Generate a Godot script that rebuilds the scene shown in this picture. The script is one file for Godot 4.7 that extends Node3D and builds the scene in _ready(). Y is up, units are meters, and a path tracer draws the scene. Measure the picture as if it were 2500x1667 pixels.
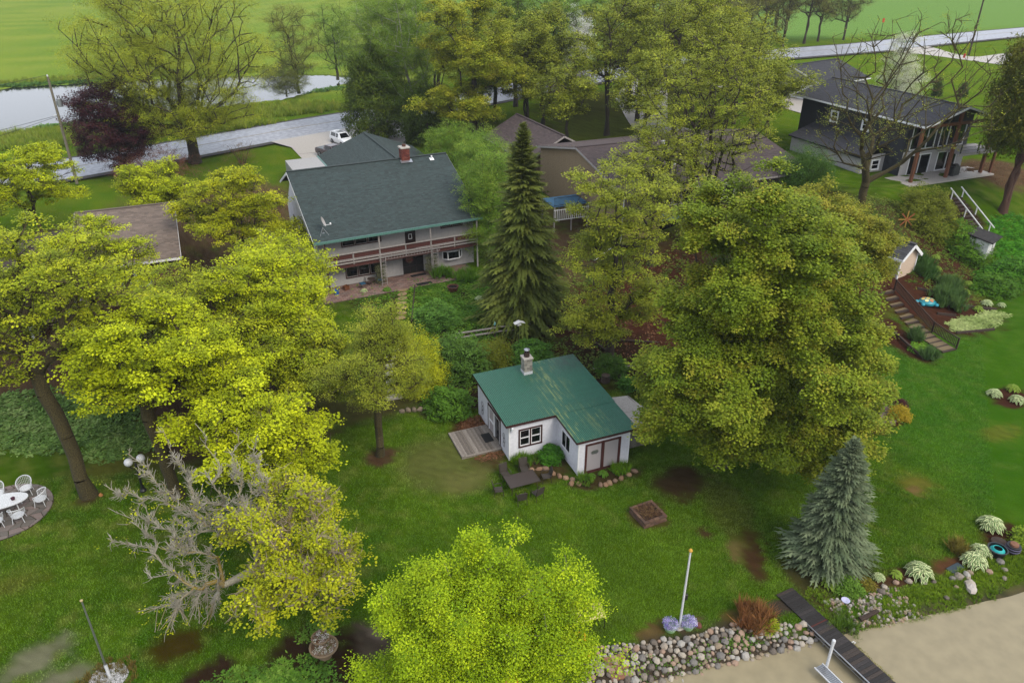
extends Node3D
# A lakeside lot seen from the air: x runs along the shore, -z away from the lake, y up, metres.

var M := {}
var T := {}
var used := {}
var rng := RandomNumberGenerator.new()
var wob := FastNoiseLite.new()
var fine := FastNoiseLite.new()

const TOE := [[-40.0, 46.0], [8.0, 45.0], [14.0, 44.0], [22.0, 41.5], [40.0, 38.0], [52.0, 37.5], [60.0, 39.0], [66.0, 41.0], [90.0, 44.0]]
const WID := [[-40.0, 14.0], [20.0, 15.0], [30.0, 18.0], [60.0, 18.0], [90.0, 16.0]]
const SHORE := [[0.0, 19.6], [13.0, 19.4], [21.0, 18.45], [27.0, 17.7], [35.0, 16.6], [50.0, 15.5]]
const WATER := -0.35


# ---------------------------------------------------------------- mesh builder
class MB:
	var v := PackedVector3Array()
	var n := PackedVector3Array()
	var c := PackedColorArray()
	var t := PackedVector2Array()
	var i := PackedInt32Array()
	var col := Color.WHITE

	func tri(a: Vector3, b: Vector3, d: Vector3) -> void:
		var k := v.size()
		var nn := (b - a).cross(d - a).normalized()
		for p: Vector3 in [a, b, d]:
			v.append(p)
			n.append(nn)
			c.append(col)
			t.append(Vector2(p.x, p.z))
		i.append_array([k, k + 2, k + 1])

	func quad(a: Vector3, b: Vector3, d: Vector3, e: Vector3) -> void:
		var k := v.size()
		var nn := (d - a).cross(e - b).normalized()
		v.append_array([a, b, d, e])
		n.append_array([nn, nn, nn, nn])
		c.append_array([col, col, col, col])
		t.append_array([Vector2(0, 0), Vector2(1, 0), Vector2(1, 1), Vector2(0, 1)])
		i.append_array([k, k + 2, k + 1, k, k + 3, k + 2])

	func hexa(p: Array) -> void:   # p: four bottom corners (ccw from above), four top
		quad(p[3], p[2], p[1], p[0])
		quad(p[4], p[5], p[6], p[7])
		for k in 4:
			var m := (k + 1) % 4
			quad(p[k], p[m], p[m + 4], p[k + 4])

	func box(o: Vector3, s: Vector3, b := Basis()) -> void:
		var h := s / 2.0
		var p := []
		for y in [-h.y, h.y]:
			for q in [[-1, 1], [1, 1], [1, -1], [-1, -1]]:
				p.append(o + b * Vector3(q[0] * h.x, y, q[1] * h.z))
		hexa(p)

	func bev(o: Vector3, s: Vector3, r: float, b := Basis()) -> void:   # box with chamfered upright and top edges
		var h := s / 2.0
		var rings := []
		for lv in [[-h.y, r], [h.y - r, r], [h.y, r * 2.0]]:
			var ring := []
			var e: float = lv[1]
			var x: float = h.x - (e - r)
			var z: float = h.z - (e - r)
			for q in [Vector2(-x + r, z), Vector2(x - r, z), Vector2(x, z - r), Vector2(x, -z + r), Vector2(x - r, -z), Vector2(-x + r, -z), Vector2(-x, -z + r), Vector2(-x, z - r)]:
				ring.append(o + b * Vector3(q.x, lv[0], q.y))
			rings.append(ring)
		for k in 2:
			for j in 8:
				var m := (j + 1) % 8
				quad(rings[k][j], rings[k][m], rings[k + 1][m], rings[k + 1][j])
		fan(rings[2])
		var low: Array = rings[0].duplicate()
		low.reverse()
		fan(low)

	func fan(p: Array) -> void:
		for k in range(1, p.size() - 1):
			tri(p[0], p[k], p[k + 1])

	func beam(p: Vector3, q: Vector3, w: float, h: float, up := Vector3.UP) -> void:
		var d := (q - p).normalized()
		if absf(d.dot(up)) > 0.98:
			up = Vector3.RIGHT if absf(d.x) < 0.9 else Vector3.BACK
		var x := d.cross(up).normalized()
		var y := x.cross(d).normalized()
		box((p + q) / 2.0, Vector3(w, h, p.distance_to(q)), Basis(x, y, -d))

	func tube(path: Array, rad: Array, sides := 6, cap := true) -> void:
		var k0 := v.size()
		var x := Vector3.ZERO
		for k in path.size():
			var p: Vector3 = path[k]
			var d: Vector3 = (path[mini(k + 1, path.size() - 1)] - path[maxi(k - 1, 0)]).normalized()
			if x == Vector3.ZERO:
				x = d.cross(Vector3.RIGHT if absf(d.x) < 0.8 else Vector3.UP).normalized()
			x = (x - d * x.dot(d)).normalized()
			var y := d.cross(x)
			for s in sides:
				var g := TAU * s / sides
				var e := x * cos(g) + y * sin(g)
				v.append(p + e * rad[k])
				n.append(e)
				c.append(col)
				t.append(Vector2(float(s) / sides, float(k)))
		for k in path.size() - 1:
			for s in sides:
				var a := k0 + k * sides + s
				var b := k0 + k * sides + (s + 1) % sides
				i.append_array([a, a + sides, b, b, a + sides, b + sides])
		if cap:
			var e := v.size() - sides
			for s in range(1, sides - 1):
				i.append_array([e, e + s + 1, e + s])

	func lathe(prof: Array, sides := 16, o := Vector3.ZERO) -> void:   # prof: Vector2(radius, y) bottom to top
		for k in prof.size() - 1:
			var a: Vector2 = prof[k]
			var b: Vector2 = prof[k + 1]
			var dn := Vector2(b.y - a.y, a.x - b.x).normalized()
			var k0 := v.size()
			for s in sides + 1:
				var g := TAU * s / sides
				var e := Vector3(sin(g), 0, cos(g))
				for q: Vector2 in [a, b]:
					v.append(o + e * q.x + Vector3.UP * q.y)
					n.append(e * dn.x + Vector3.UP * dn.y)
					c.append(col)
					t.append(Vector2(float(s) / sides, q.y))
			for s in sides:
				var j := k0 + s * 2
				i.append_array([j, j + 1, j + 2, j + 2, j + 1, j + 3])

	func loft(rings: Array, close := true) -> void:   # rings of equal size, ccw seen from the growing end
		var m: int = rings[0].size()
		for k in rings.size() - 1:
			for j in (m if close else m - 1):
				var q := (j + 1) % m
				quad(rings[k][j], rings[k][q], rings[k + 1][q], rings[k + 1][j])

	func mesh() -> ArrayMesh:
		var am := ArrayMesh.new()
		if i.is_empty():
			return am
		var arr := []
		arr.resize(Mesh.ARRAY_MAX)
		arr[Mesh.ARRAY_VERTEX] = v
		arr[Mesh.ARRAY_NORMAL] = n
		arr[Mesh.ARRAY_COLOR] = c
		arr[Mesh.ARRAY_TEX_UV] = t
		arr[Mesh.ARRAY_INDEX] = i
		am.add_surface_from_arrays(Mesh.PRIMITIVE_TRIANGLES, arr)
		return am


# ---------------------------------------------------------------- naming
func numbered(called: String) -> String:
	var k: int = used.get(called, 0)
	used[called] = k + 1
	return called if k == 0 else "%s_%03d" % [called, k]


func tag(o: Node, label: String, category: String, group := "") -> void:
	o.set_meta("label", label)
	o.set_meta("category", category)
	if group:
		o.set_meta("group", group)


func thing(called: String, label: String, category: String, at := Vector3.ZERO, turn := 0.0, group := "") -> Node3D:
	var o := Node3D.new()
	o.name = numbered(called)
	add_child(o)
	o.position = at
	o.rotation.y = turn
	tag(o, label, category, group)
	return o


func part(parent: Node, called: String, mesh: Mesh, mat: Material, at := Vector3.ZERO) -> MeshInstance3D:
	var o := MeshInstance3D.new()
	o.name = called
	o.mesh = mesh
	o.material_override = mat
	o.position = at
	parent.add_child(o, true)
	return o


func solo(called: String, mesh: Mesh, mat: Material, label: String, category: String, at := Vector3.ZERO, turn := 0.0, group := "") -> MeshInstance3D:
	var o := MeshInstance3D.new()
	o.name = numbered(called)
	o.mesh = mesh
	o.material_override = mat
	add_child(o)
	o.position = at
	o.rotation.y = turn
	tag(o, label, category, group)
	return o


func struct(called: String, mesh: Mesh, mat: Material, at := Vector3.ZERO) -> MeshInstance3D:
	var o := MeshInstance3D.new()
	o.name = numbered(called)
	o.mesh = mesh
	o.material_override = mat
	o.position = at
	o.set_meta("kind", "structure")
	add_child(o)
	return o


# ---------------------------------------------------------------- materials
func noise_tex(size: int, freq: float, lo: float, hi: float, oct := 4, kind := FastNoiseLite.TYPE_SIMPLEX_SMOOTH, sx := 1.0, sd := 1) -> ImageTexture:
	# grey picture that tiles: a noise on a torus would cost more; the picture is mirrored over its edges instead
	var nz := FastNoiseLite.new()
	nz.noise_type = kind
	nz.frequency = freq
	nz.fractal_octaves = oct
	nz.seed = sd
	var im := Image.create(size, size, false, Image.FORMAT_RGB8)
	var half := size / 2
	for y in half:
		for x in half:
			var q := clampf(0.5 + 0.75 * nz.get_noise_2d(x * sx, y), 0.0, 1.0)
			var g := lerpf(lo, hi, q)
			var k := Color(g, g, g)
			im.set_pixel(x, y, k)
			im.set_pixel(size - 1 - x, y, k)
			im.set_pixel(x, size - 1 - y, k)
			im.set_pixel(size - 1 - x, size - 1 - y, k)
	return ImageTexture.create_from_image(im)


func mk(called: String, col: Color, rough := 0.85, tex: Texture2D = null, scale := 1.0, more := {}) -> StandardMaterial3D:
	var m := StandardMaterial3D.new()
	m.resource_name = called
	m.albedo_color = col
	m.roughness = rough
	if tex:
		m.albedo_texture = tex
		m.uv1_triplanar = true
		m.uv1_world_triplanar = true
		m.uv1_scale = Vector3.ONE * scale
	for k in more:
		m.set(k, more[k])
	M[called] = m
	return m


func materials() -> void:
	T.grain = noise_tex(512, 0.28, 0.62, 1.0, 3)
	T.grass = noise_tex(1024, 0.16, 0.52, 1.0, 4)
	T.faint = noise_tex(256, 0.05, 0.92, 1.0, 4)
	T.soft = noise_tex(512, 0.03, 0.72, 1.0, 5)
	T.speck = noise_tex(512, 0.45, 0.3, 1.0, 2, FastNoiseLite.TYPE_CELLULAR)
	T.wood = noise_tex(512, 0.09, 0.55, 1.0, 4, FastNoiseLite.TYPE_SIMPLEX_SMOOTH, 0.12)
	T.blotch = noise_tex(512, 0.045, 0.35, 1.0, 6, FastNoiseLite.TYPE_SIMPLEX_SMOOTH, 1.0, 9)
	T.relief = noise_tex(256, 0.2, 0.0, 1.0, 4)
	var vc := {"vertex_color_use_as_albedo": true}
	# ground and water
	mk("earth", Color.WHITE, 0.95, T.grass, 0.30, {"vertex_color_use_as_albedo": true, "heightmap_enabled": true, "heightmap_texture": T.grass, "heightmap_scale": 6.0, "specular_mode": BaseMaterial3D.SPECULAR_DISABLED})
	mk("asphalt", Color(0.60, 0.61, 0.65), 0.42, T.soft, 0.06)
	mk("concrete", Color(0.72, 0.69, 0.66), 0.6, T.soft, 0.5)
	mk("gravel", Color(0.6, 0.57, 0.52), 0.9, T.speck, 1.2)
	mk("line_paint", Color(0.72, 0.66, 0.5), 0.7, T.blotch, 0.4)
	mk("lake", Color(0.55, 0.51, 0.41), 0.30, T.faint, 0.08, {"metallic_specular": 0.35})
	mk("pond", Color(0.12, 0.13, 0.13), 0.06, null, 1.0)
	# buildings
	mk("vinyl_grey", Color(0.61, 0.60, 0.60), 0.55, T.faint, 0.25)
	mk("vinyl_white", Color(0.80, 0.80, 0.83), 0.5, T.faint, 0.3)
	mk("vinyl_tan", Color(0.70, 0.62, 0.55), 0.6, T.faint, 0.3)
	mk("shingle_green", Color.WHITE, 0.9, T.grain, 1.4, vc)
	mk("metal_green", Color.WHITE, 0.42, T.soft, 0.6, vc)
	mk("trim_green", Color(0.36, 0.53, 0.50), 0.5, T.soft, 0.5)
	mk("trim_white", Color(0.85, 0.85, 0.86), 0.5)
	mk("trim_brown", Color(0.29, 0.14, 0.13), 0.6, T.wood, 1.0)
	mk("rail_grey", Color(0.72, 0.69, 0.68), 0.7, T.wood, 0.8)
	mk("deck_red", Color(0.36, 0.17, 0.15), 0.75, T.wood, 0.7)
	mk("glass_dark", Color(0.05, 0.06, 0.07), 0.08)
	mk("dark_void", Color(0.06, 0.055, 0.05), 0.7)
	mk("door_dark", Color(0.16, 0.08, 0.07), 0.5, T.wood, 0.9)
	mk("screen_grey", Color(0.66, 0.63, 0.64), 0.5, T.faint, 2.0)
	mk("paver", Color.WHITE, 0.9, T.grain, 1.5, vc)
	mk("brick", Color.WHITE, 0.9, T.grain, 3.0, vc)
	mk("plank_grey", Color.WHITE, 0.8, T.wood, 0.9, vc)
	mk("rubber", Color(0.09, 0.09, 0.095), 0.85, T.speck, 3.0)
	mk("cedar_post", Color(0.49, 0.29, 0.17), 0.7, T.wood, 0.8)
	mk("timber_dark", Color(0.26, 0.19, 0.15), 0.85, T.wood, 0.9)
	mk("timber_white", Color(0.88, 0.88, 0.88), 0.7, T.soft, 1.2)
	mk("any", Color.WHITE, 0.8, T.grain, 1.0, vc)
	mk("any_smooth", Color.WHITE, 0.4, null, 1.0, vc)
	mk("stone", Color.WHITE, 0.85, T.grain, 2.2, {"vertex_color_use_as_albedo": true})
	mk("white_paint", Color(0.87, 0.88, 0.9), 0.4, T.soft, 1.0)
	mk("steel", Color(0.62, 0.63, 0.65), 0.35, null, 1.0, {"metallic": 0.8})
	mk("black_metal", Color(0.06, 0.06, 0.07), 0.45)
	mk("bronze_metal", Color(0.24, 0.19, 0.16), 0.5, T.soft, 1.5)
	mk("sling", Color(0.27, 0.24, 0.21), 0.8, T.grain, 3.0)
	mk("car_white", Color(0.86, 0.87, 0.89), 0.2, null, 1.0, {"clearcoat_enabled": true, "clearcoat": 0.8})
	mk("car_brown", Color(0.30, 0.24, 0.25), 0.22, null, 1.0, {"clearcoat_enabled": true, "clearcoat": 0.8, "metallic": 0.3})
	mk("car_dark", Color(0.13, 0.15, 0.16), 0.25)
	mk("tyre", Color(0.05, 0.05, 0.055), 0.8)
	mk("leaf", Color.WHITE, 0.6, null, 1.0, {"vertex_color_use_as_albedo": true, "backlight_enabled": true, "backlight": Color(0.32, 0.34, 0.12), "metallic_specular": 0.25})
	mk("needle", Color.WHITE, 0.75, null, 1.0, {"vertex_color_use_as_albedo": true, "metallic_specular": 0.2})
	mk("bark_dark", Color(0.29, 0.25, 0.21), 0.95, T.wood, 0.6)
	mk("bark_brown", Color(0.36, 0.30, 0.25), 0.95, T.wood, 0.6)
	mk("bark_moss", Color(0.35, 0.31, 0.16), 0.95, T.blotch, 0.5)
	mk("bark_grey", Color(0.60, 0.57, 0.50), 0.95, T.blotch, 0.7)
	mk("bark_lichen", Color.WHITE, 0.95, T.soft, 0.8, vc)
	mk("bark_white", Color(0.80, 0.79, 0.74), 0.8, T.blotch, 0.5)
	mk("bark_red", Color(0.40, 0.27, 0.22), 0.9, T.wood, 0.8)


# ---------------------------------------------------------------- land
func lin(x: float, pts: Array) -> float:
	if x <= pts[0][0]:
		return pts[0][1]
	for k in pts.size() - 1:
		if x <= pts[k + 1][0]:
			return lerpf(pts[k][1], pts[k + 1][1], (x - pts[k][0]) / (pts[k + 1][0] - pts[k][0]))
	return pts[-1][1]


func sm(e0: float, e1: float, x: float) -> float:
	var q := clampf((x - e0) / (e1 - e0), 0.0, 1.0)
	return q * q * (3.0 - 2.0 * q)


func gy(a: float, b: float) -> float:
	var hill := 1.1 + 5.4 * sm(24, 62, a)
	var toe := lin(a, TOE)
	var y := 0.25 * sm(20, toe, b) + (hill - 0.25) * sm(toe, toe + lin(a, WID), b)
	y = lerpf(y, 2.0 + 5.0 * sm(20, 110, a), sm(74, 108, b))
	var sh := lin(a, SHORE)
	y -= 1.5 * (1.0 - sm(sh - 2.25, sh + 1.15, b))
	if b > 128.0:
		y -= 0.6 * sm(132, 146, b) * (1.0 - sm(20, 80, a))
	return y


func on(a: float, b: float, up := 0.0) -> Vector3:
	return Vector3(a, gy(a, b) + up, -b)


func lc(r: float, g: float, b: float) -> Color:   # linear colour for vertex colours, given as it looks (sRGB)
	return Color(r, g, b).srgb_to_linear()


const POND_NEAR := [[-90.0, 120.0], [-31.0, 146.5], [-19.0, 153.0], [-8.0, 154.5], [16.7, 161.0], [29.6, 172.0], [44.0, 184.0]]
const POND_FAR := [[-90.0, 190.0], [-39.0, 197.0], [-19.0, 199.0], [10.0, 196.0], [33.0, 189.0], [44.0, 186.0]]
const ROAD_NEAR := [[-200.0, 70.0], [-90.0, 92.0], [-24.6, 109.2], [-16.6, 110.9], [-2.3, 116.3], [13.0, 123.0], [30.0, 129.0], [60.0, 133.0], [122.0, 134.8], [148.0, 136.2], [166.0, 139.6], [199.0, 144.0], [400.0, 165.0]]
const ROAD_WIDE := [[-200.0, 12.5], [2.0, 13.5], [30.0, 14.0], [120.0, 14.0], [400.0, 14.0]]


func land_y(a: float, b: float) -> float:
	var y := gy(a, b)
	if b > 110.0 and a < 46.0 and b < 210.0:
		var e := minf(b - lin(a, POND_NEAR), lin(a, POND_FAR) - b) + 2.0 * wob.get_noise_2d(a * 2.0, b * 2.0)
		y -= 1.3 * sm(0.0, 4.0, e)
	return y


# matter lying in the grass: [a, b, ra, rb, turn, colour, hardness of the edge]
var PATCH := []


func patches() -> void:
	var mulch := lc(0.34, 0.22, 0.17)
	var litter := lc(0.44, 0.36, 0.27)
	var soil := lc(0.26, 0.2, 0.15)
	var dirt := lc(0.47, 0.4, 0.31)
	var weeds := lc(0.3, 0.42, 0.14)
	var pale := lc(0.56, 0.56, 0.44)
	var dry := lc(0.5, 0.5, 0.2)
	PATCH = [
		# wooded strip on the left and the ground about the left house
		[-8, 70, 17, 14, 0, litter, 0.5], [-1.5, 52, 7, 6, 0, litter, 0.5], [1.0, 46.0, 4.5, 3.5, 0, litter, 0.4], [-14, 58, 8, 6, 0, litter, 0.5], [-1, 62, 6, 12, 0, litter, 0.4],
		[4, 52, 4, 9, 0, lc(0.36, 0.36, 0.2), 0.3], [-4, 47, 5, 4, 0, litter, 0.3], [-22, 64, 10, 12, 0, litter, 0.6], [0, 90, 14, 14, 0, litter, 0.3],
		# slope and garden of the middle lot
		[17.5, 51, 7, 7.5, 0, soil, 0.5], [20, 44.6, 9, 2.4, 0, soil, 0.5], [17.8, 60, 5.6, 7, 0, weeds, 0.6], [12.3, 62.5, 3.6, 4.6, 0, lc(0.32, 0.36, 0.16), 0.5],
		[13, 64, 1.6, 0.9, 20, dirt, 0.3], [11.2, 60.5, 1.2, 0.7, 0, dirt, 0.3], [17.2, 64.0, 0.9, 0.7, 0, dirt, 0.4], [19.2, 60.0, 0.8, 0.8, 0, soil, 0.4],
		[10.4, 50, 2.2, 6, 8, lc(0.42, 0.38, 0.28), 0.4], [8, 46, 4, 2, 0, lc(0.36, 0.35, 0.2), 0.3],
		# neighbour's wooded slope to the right of the cottage
		[31, 49, 8.5, 10, 0, mulch, 0.6], [40, 53, 9, 8, 0, mulch, 0.5], [27, 46, 4, 5, 0, soil, 0.4], [48, 48, 9, 9, 0, mulch, 0.5], [50, 58, 12, 6, 0, lc(0.33, 0.28, 0.19), 0.4], [30, 66, 6, 9, 0, litter, 0.5], [44, 72, 12, 9, 0, litter, 0.4],
		# terraced garden on the right
		[58.5, 43, 5.6, 5.4, 0, mulch, 0.7], [62, 48, 7, 4.5, 0, mulch, 0.5], [60, 53, 5, 4, 0, lc(0.36, 0.33, 0.2), 0.5], [50.8, 38.6, 1.5, 3.2, -12, mulch, 0.7],
		[83, 58.5, 5, 4.5, 0, litter, 0.6], [72, 53, 2, 3, 0, soil, 0.4],
		# beds in the lower lawn
		[40.2, 31.9, 2.75, 1.75, 22, mulch, 0.85], [51.5, 29.9, 1.9, 1.1, 10, mulch, 0.8], [27.3, 21.9, 2.3, 1.9, 0, mulch, 0.6],
		[33.6, 19.1, 1.7, 0.7, -8, lc(0.47, 0.33, 0.23), 0.6], [29.6, 19.6, 2.0, 0.55, -8, lc(0.4, 0.3, 0.21), 0.5], [38, 19.6, 1.6, 1.2, 0, mulch, 0.5], [26.9, 20.4, 1.4, 1.0, 0, soil, 0.4],
		[7.0, 40.0, 1.15, 1.05, 0, lc(0.4, 0.31, 0.23), 0.6], [23.7, 30.5, 2.2, 1.7, 0, lc(0.33, 0.27, 0.18), 0.4], [24.1, 24.2, 0.75, 2.3, -32, lc(0.36, 0.27, 0.18), 0.5], [23.4, 24.9, 0.5, 1.5, -32, lc(0.55, 0.49, 0.3), 0.3], [22.4, 26.2, 0.35, 0.55, 0, lc(0.38, 0.3, 0.2), 0.4],
		[24.9, 27.6, 1.6, 3.4, -20, lc(0.36, 0.42, 0.14), 0.1], [25.2, 20.9, 0.9, 2.6, 0, lc(0.37, 0.36, 0.2), 0.3], [16.2, 21.5, 1.2, 0.5, 8, lc(0.5, 0.42, 0.26), 0.4], [17.9, 21.2, 0.9, 0.35, 0, dirt, 0.4], [20.3, 20.6, 1.1, 0.6, 0, lc(0.45, 0.4, 0.22), 0.3],
		[13.2, 37.3, 1.6, 1.4, 0, lc(0.37, 0.3, 0.2), 0.4], [13.4, 40.9, 1.5, 1.2, 0, lc(0.38, 0.27, 0.19), 0.5], [16.4, 34.9, 1.9, 1.5, 0, lc(0.36, 0.31, 0.2), 0.4], [19.7, 32.7, 2.6, 0.8, 0, lc(0.36, 0.31, 0.2), 0.5],
		[10.5, 38.0, 3.4, 3.2, 0, lc(0.46, 0.49, 0.25), 0.15], [11.2, 35.6, 2.0, 1.4, 0, lc(0.5, 0.51, 0.28), 0.12], [20.1, 28.7, 1.25, 1.25, 45, lc(0.4, 0.36, 0.2), 0.4],
		[3.1, 26.1, 0.95, 1.35, 8, lc(0.42, 0.37, 0.31), 0.75], [3.4, 26.6, 0.5, 0.75, 0, lc(0.58, 0.52, 0.45), 0.3], [0.3, 25.6, 2.2, 2.5, 0, soil, 0.6], [-4.4, 26.5, 1.7, 1.2, 30, soil, 0.6], [-2.0, 24.8, 3.2, 2.0, 0, lc(0.25, 0.27, 0.13), 0.5],
		[-5.5, 29.2, 1.7, 1.2, 0, lc(0.31, 0.27, 0.1), 0.15], [-11.6, 30.9, 1.9, 1.0, 30, pale, 0.12], [-10.2, 29.3, 1.6, 0.8, 0, pale, 0.12], [-10.2, 42.5, 0.8, 0.6, 0, lc(0.36, 0.31, 0.2), 0.3],
		[37.2, 25.2, 1.3, 1.2, 0, dry, 0.12], [36.5, 24.6, 0.5, 0.4, 0, lc(0.58, 0.48, 0.3), 0.2], [-13.5, 36.5, 2.0, 1.0, 0, lc(0.4, 0.45, 0.15), 0.1], [-9, 45.5, 3, 1.2, 0, lc(0.45, 0.47, 0.2), 0.1],
		[47.0, 27.0, 2.0, 1.0, 0, lc(0.45, 0.5, 0.18), 0.12], [13.8, 23.2, 2.2, 1.2, 0, lc(0.35, 0.45, 0.12), 0.1],
		[32.5, 18.1, 5.0, 0.8, -6, lc(0.42, 0.52, 0.13), 0.5],
		# verges beyond the houses
		[38, 118, 8, 12, 0, lc(0.38, 0.40, 0.2), 0.3], [60, 105, 16, 14, 0, lc(0.40, 0.44, 0.18), 0.3], [70, 118, 20, 12, 0, lc(0.36, 0.37, 0.18), 0.3], [100, 134, 14, 10, 0, lc(0.33, 0.36, 0.14), 0.3],
		[-30, 200.5, 22, 2.0, 0, lc(0.45, 0.43, 0.25), 0.3], [40, 158, 12, 8, 0, lc(0.4, 0.46, 0.16), 0.2],
	]


func land_col(a: float, b: float) -> Color:
	var n1 := wob.get_noise_2d(a, b)
	var n2 := wob.get_noise_2d(a * 4.0 + 300.0, b * 4.0)
	var n3 := fine.get_noise_2d(a * 3.0, b * 3.0)
	var lawn := lc(0.34, 0.46, 0.09)
	var lush := lc(0.27, 0.42, 0.07)
	var bright := lc(0.40, 0.53, 0.12)
	var worn := lc(0.53, 0.55, 0.27)
	var k := lawn.lerp(lush, clampf(0.5 + n1 * 1.2, 0, 1)).lerp(bright, clampf(0.25 + n2 * 0.9 + n3 * 0.3, 0, 0.8)).lerp(worn, clampf(n3 * 0.8 + n1 * 0.4 - 0.12 + 0.22 * sm(30.0, 40.0, b), 0, 0.55))
	k = k * (1.0 + 0.20 * fine.get_noise_2d(a * 8.0, b * 8.0) + 0.16 * fine.get_noise_2d(a * 17.0 + 9.0, b * 17.0))
	if a > 36.0 and b < 42.0:
		k = k.lerp(lc(0.28, 0.5, 0.12), 0.55 * sm(36, 42, a))
	if b > 60.0:
		var meadow := lc(0.47, 0.55, 0.16).lerp(lc(0.38, 0.52, 0.13), clampf(0.5 + n2, 0, 1))
		k = k.lerp(meadow, sm(70, 100, b))
	if b > 150.0:
		var field := lc(0.60, 0.67, 0.27).lerp(lc(0.50, 0.62, 0.23), clampf(0.5 + 1.3 * wob.get_noise_2d(a * 0.35, b * 1.1), 0, 1))
		var fr := lc(0.50, 0.65, 0.33)
		k = k.lerp(field.lerp(fr, sm(60, 140, a)), sm(152, 168, b))
	# patches
	var wa := a + 0.35 * n3 + 0.25 * fine.get_noise_2d(a * 9.0, b * 9.0)
	var wb := b + 0.35 * fine.get_noise_2d(a * 3.0 + 50.0, b * 3.0) + 0.25 * fine.get_noise_2d(a * 9.0 + 70.0, b * 9.0)
	for q in PATCH:
		var dx: float = wa - q[0]
		var dz: float = wb - q[1]
		var m: float = maxf(q[2], q[3]) * 1.3
		if absf(dx) > m or absf(dz) > m:
			continue
		if q[4] != 0:
			var r := deg_to_rad(q[4])
			var ox := dx
			dx = ox * cos(r) + dz * sin(r)
			dz = -ox * sin(r) + dz * cos(r)
		var d := sqrt(dx * dx / (q[2] * q[2]) + dz * dz / (q[3] * q[3]))
		var w := 1.0 - sm(0.35 + 0.55 * q[6], 1.15, d + 0.35 * n3)
		if w > 0.0:
			var pc: Color = q[5]
			pc = pc * (1.0 + 0.35 * fine.get_noise_2d(a * 11.0, b * 11.0 + 90.0))
			k = k.lerp(pc, w)
	var sh := lin(a, SHORE)
	if b < sh + 1.6:   # wet mud and sand at the water's edge
		k = k.lerp(lc(0.42, 0.38, 0.28).lerp(lc(0.26, 0.27, 0.2), clampf(0.5 + 2.0 * n3, 0, 1)), 1.0 - sm(sh + 0.1, sh + 1.0 + 0.6 * n3, b))
	if a > 10.8 and a < 24.2 and b < sh + 2.6:   # dark gravel under the riprap
		k = k.lerp(lc(0.36, 0.32, 0.27), 1.0 - sm(sh + 1.7, sh + 2.3 - 0.9 * sm(20.5, 23.5, a), b + 0.3 * n3))
	return k


func axis(pts: Array) -> PackedFloat32Array:   # [from, to, step] runs
	var o := PackedFloat32Array()
	for q in pts:
		var x: float = q[0]
		while x < q[1] - 0.001:
			o.append(x)
			x += q[2]
	o.append(pts[-1][1])
	return o


func land() -> void:
	patches()
	var xs := axis([[-1500, -300, 100], [-300, -120, 12], [-120, -40, 2.5], [-40, -18, 0.8], [-18, 60, 0.3], [60, 90, 0.7], [90, 220, 2.5], [220, 500, 14], [500, 1800, 100]])
	var zs := axis([[-200, 0, 20], [0, 15, 2], [15, 50, 0.3], [50, 72, 0.5], [72, 110, 1.2], [110, 210, 2.0], [210, 500, 8], [500, 2500, 100]])
	var nx := xs.size()
	var nz := zs.size()
	var v := PackedVector3Array()
	var n := PackedVector3Array()
	var c := PackedColorArray()
	var t := PackedVector2Array()
	var ix := PackedInt32Array()
	v.resize(nx * nz)
	n.resize(nx * nz)
	c.resize(nx * nz)
	t.resize(nx * nz)
	for j in nz:
		for i in nx:
			var a := xs[i]
			var b := zs[j]
			var k := j * nx + i
			var y := land_y(a, b)
			var rough := 0.03 + 0.05 * sm(44, 50, b) + 0.2 * sm(150, 175, b)
			y += rough * fine.get_noise_2d(a * 2.0, b * 2.0)
			var rn := lin(a, ROAD_NEAR)
			var road := sm(rn - 6.0, rn - 1.5, b) * (1.0 - sm(rn + 15.0, rn + 19.0, b))
			v[k] = Vector3(a, y - 0.25 * road, -b)
			c[k] = land_col(a, b)
			t[k] = Vector2(a, b)
	for j in nz:
		for i in nx:
			var l := v[j * nx + maxi(i - 1, 0)]
			var r := v[j * nx + mini(i + 1, nx - 1)]
			var d := v[maxi(j - 1, 0) * nx + i]
			var u := v[mini(j + 1, nz - 1) * nx + i]
			n[j * nx + i] = (r - l).cross(u - d).normalized()
	for j in nz - 1:
		for i in nx - 1:
			var k := j * nx + i
			ix.append_array([k, k + nx, k + 1, k + 1, k + nx, k + nx + 1])
	var arr := []
	arr.resize(Mesh.ARRAY_MAX)
	arr[Mesh.ARRAY_VERTEX] = v
	arr[Mesh.ARRAY_NORMAL] = n
	arr[Mesh.ARRAY_COLOR] = c
	arr[Mesh.ARRAY_TEX_UV] = t
	arr[Mesh.ARRAY_INDEX] = ix
	var am := ArrayMesh.new()
	am.add_surface_from_arrays(Mesh.PRIMITIVE_TRIANGLES, arr)
	struct("ground", am, M.earth)


func ribbon(near: Array, wide: Array, from: float, to: float, step: float, off0: float, off1: float, up: float) -> ArrayMesh:
	# a strip that follows the road; off0 and off1 are shares of its width
	var mb := MB.new()
	var last := []
	var a := from
	while a <= to:
		var b0 := lin(a, near)
		var w := lin(a, wide)
		var row := []
		for k in 5:
			var b: float = b0 + w * lerpf(off0, off1, k / 4.0)
			var crown: float = 0.12 * (1.0 - pow(2.0 * lerpf(off0, off1, k / 4.0) - 1.0, 2.0))
			row.append(Vector3(a, gy(a, b0 + w * 0.5) + up + crown, -b))
		if last:
			for k in 4:
				mb.quad(last[k], row[k], row[k + 1], last[k + 1])
		last = row
		a += step
	return mb.mesh()


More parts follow.
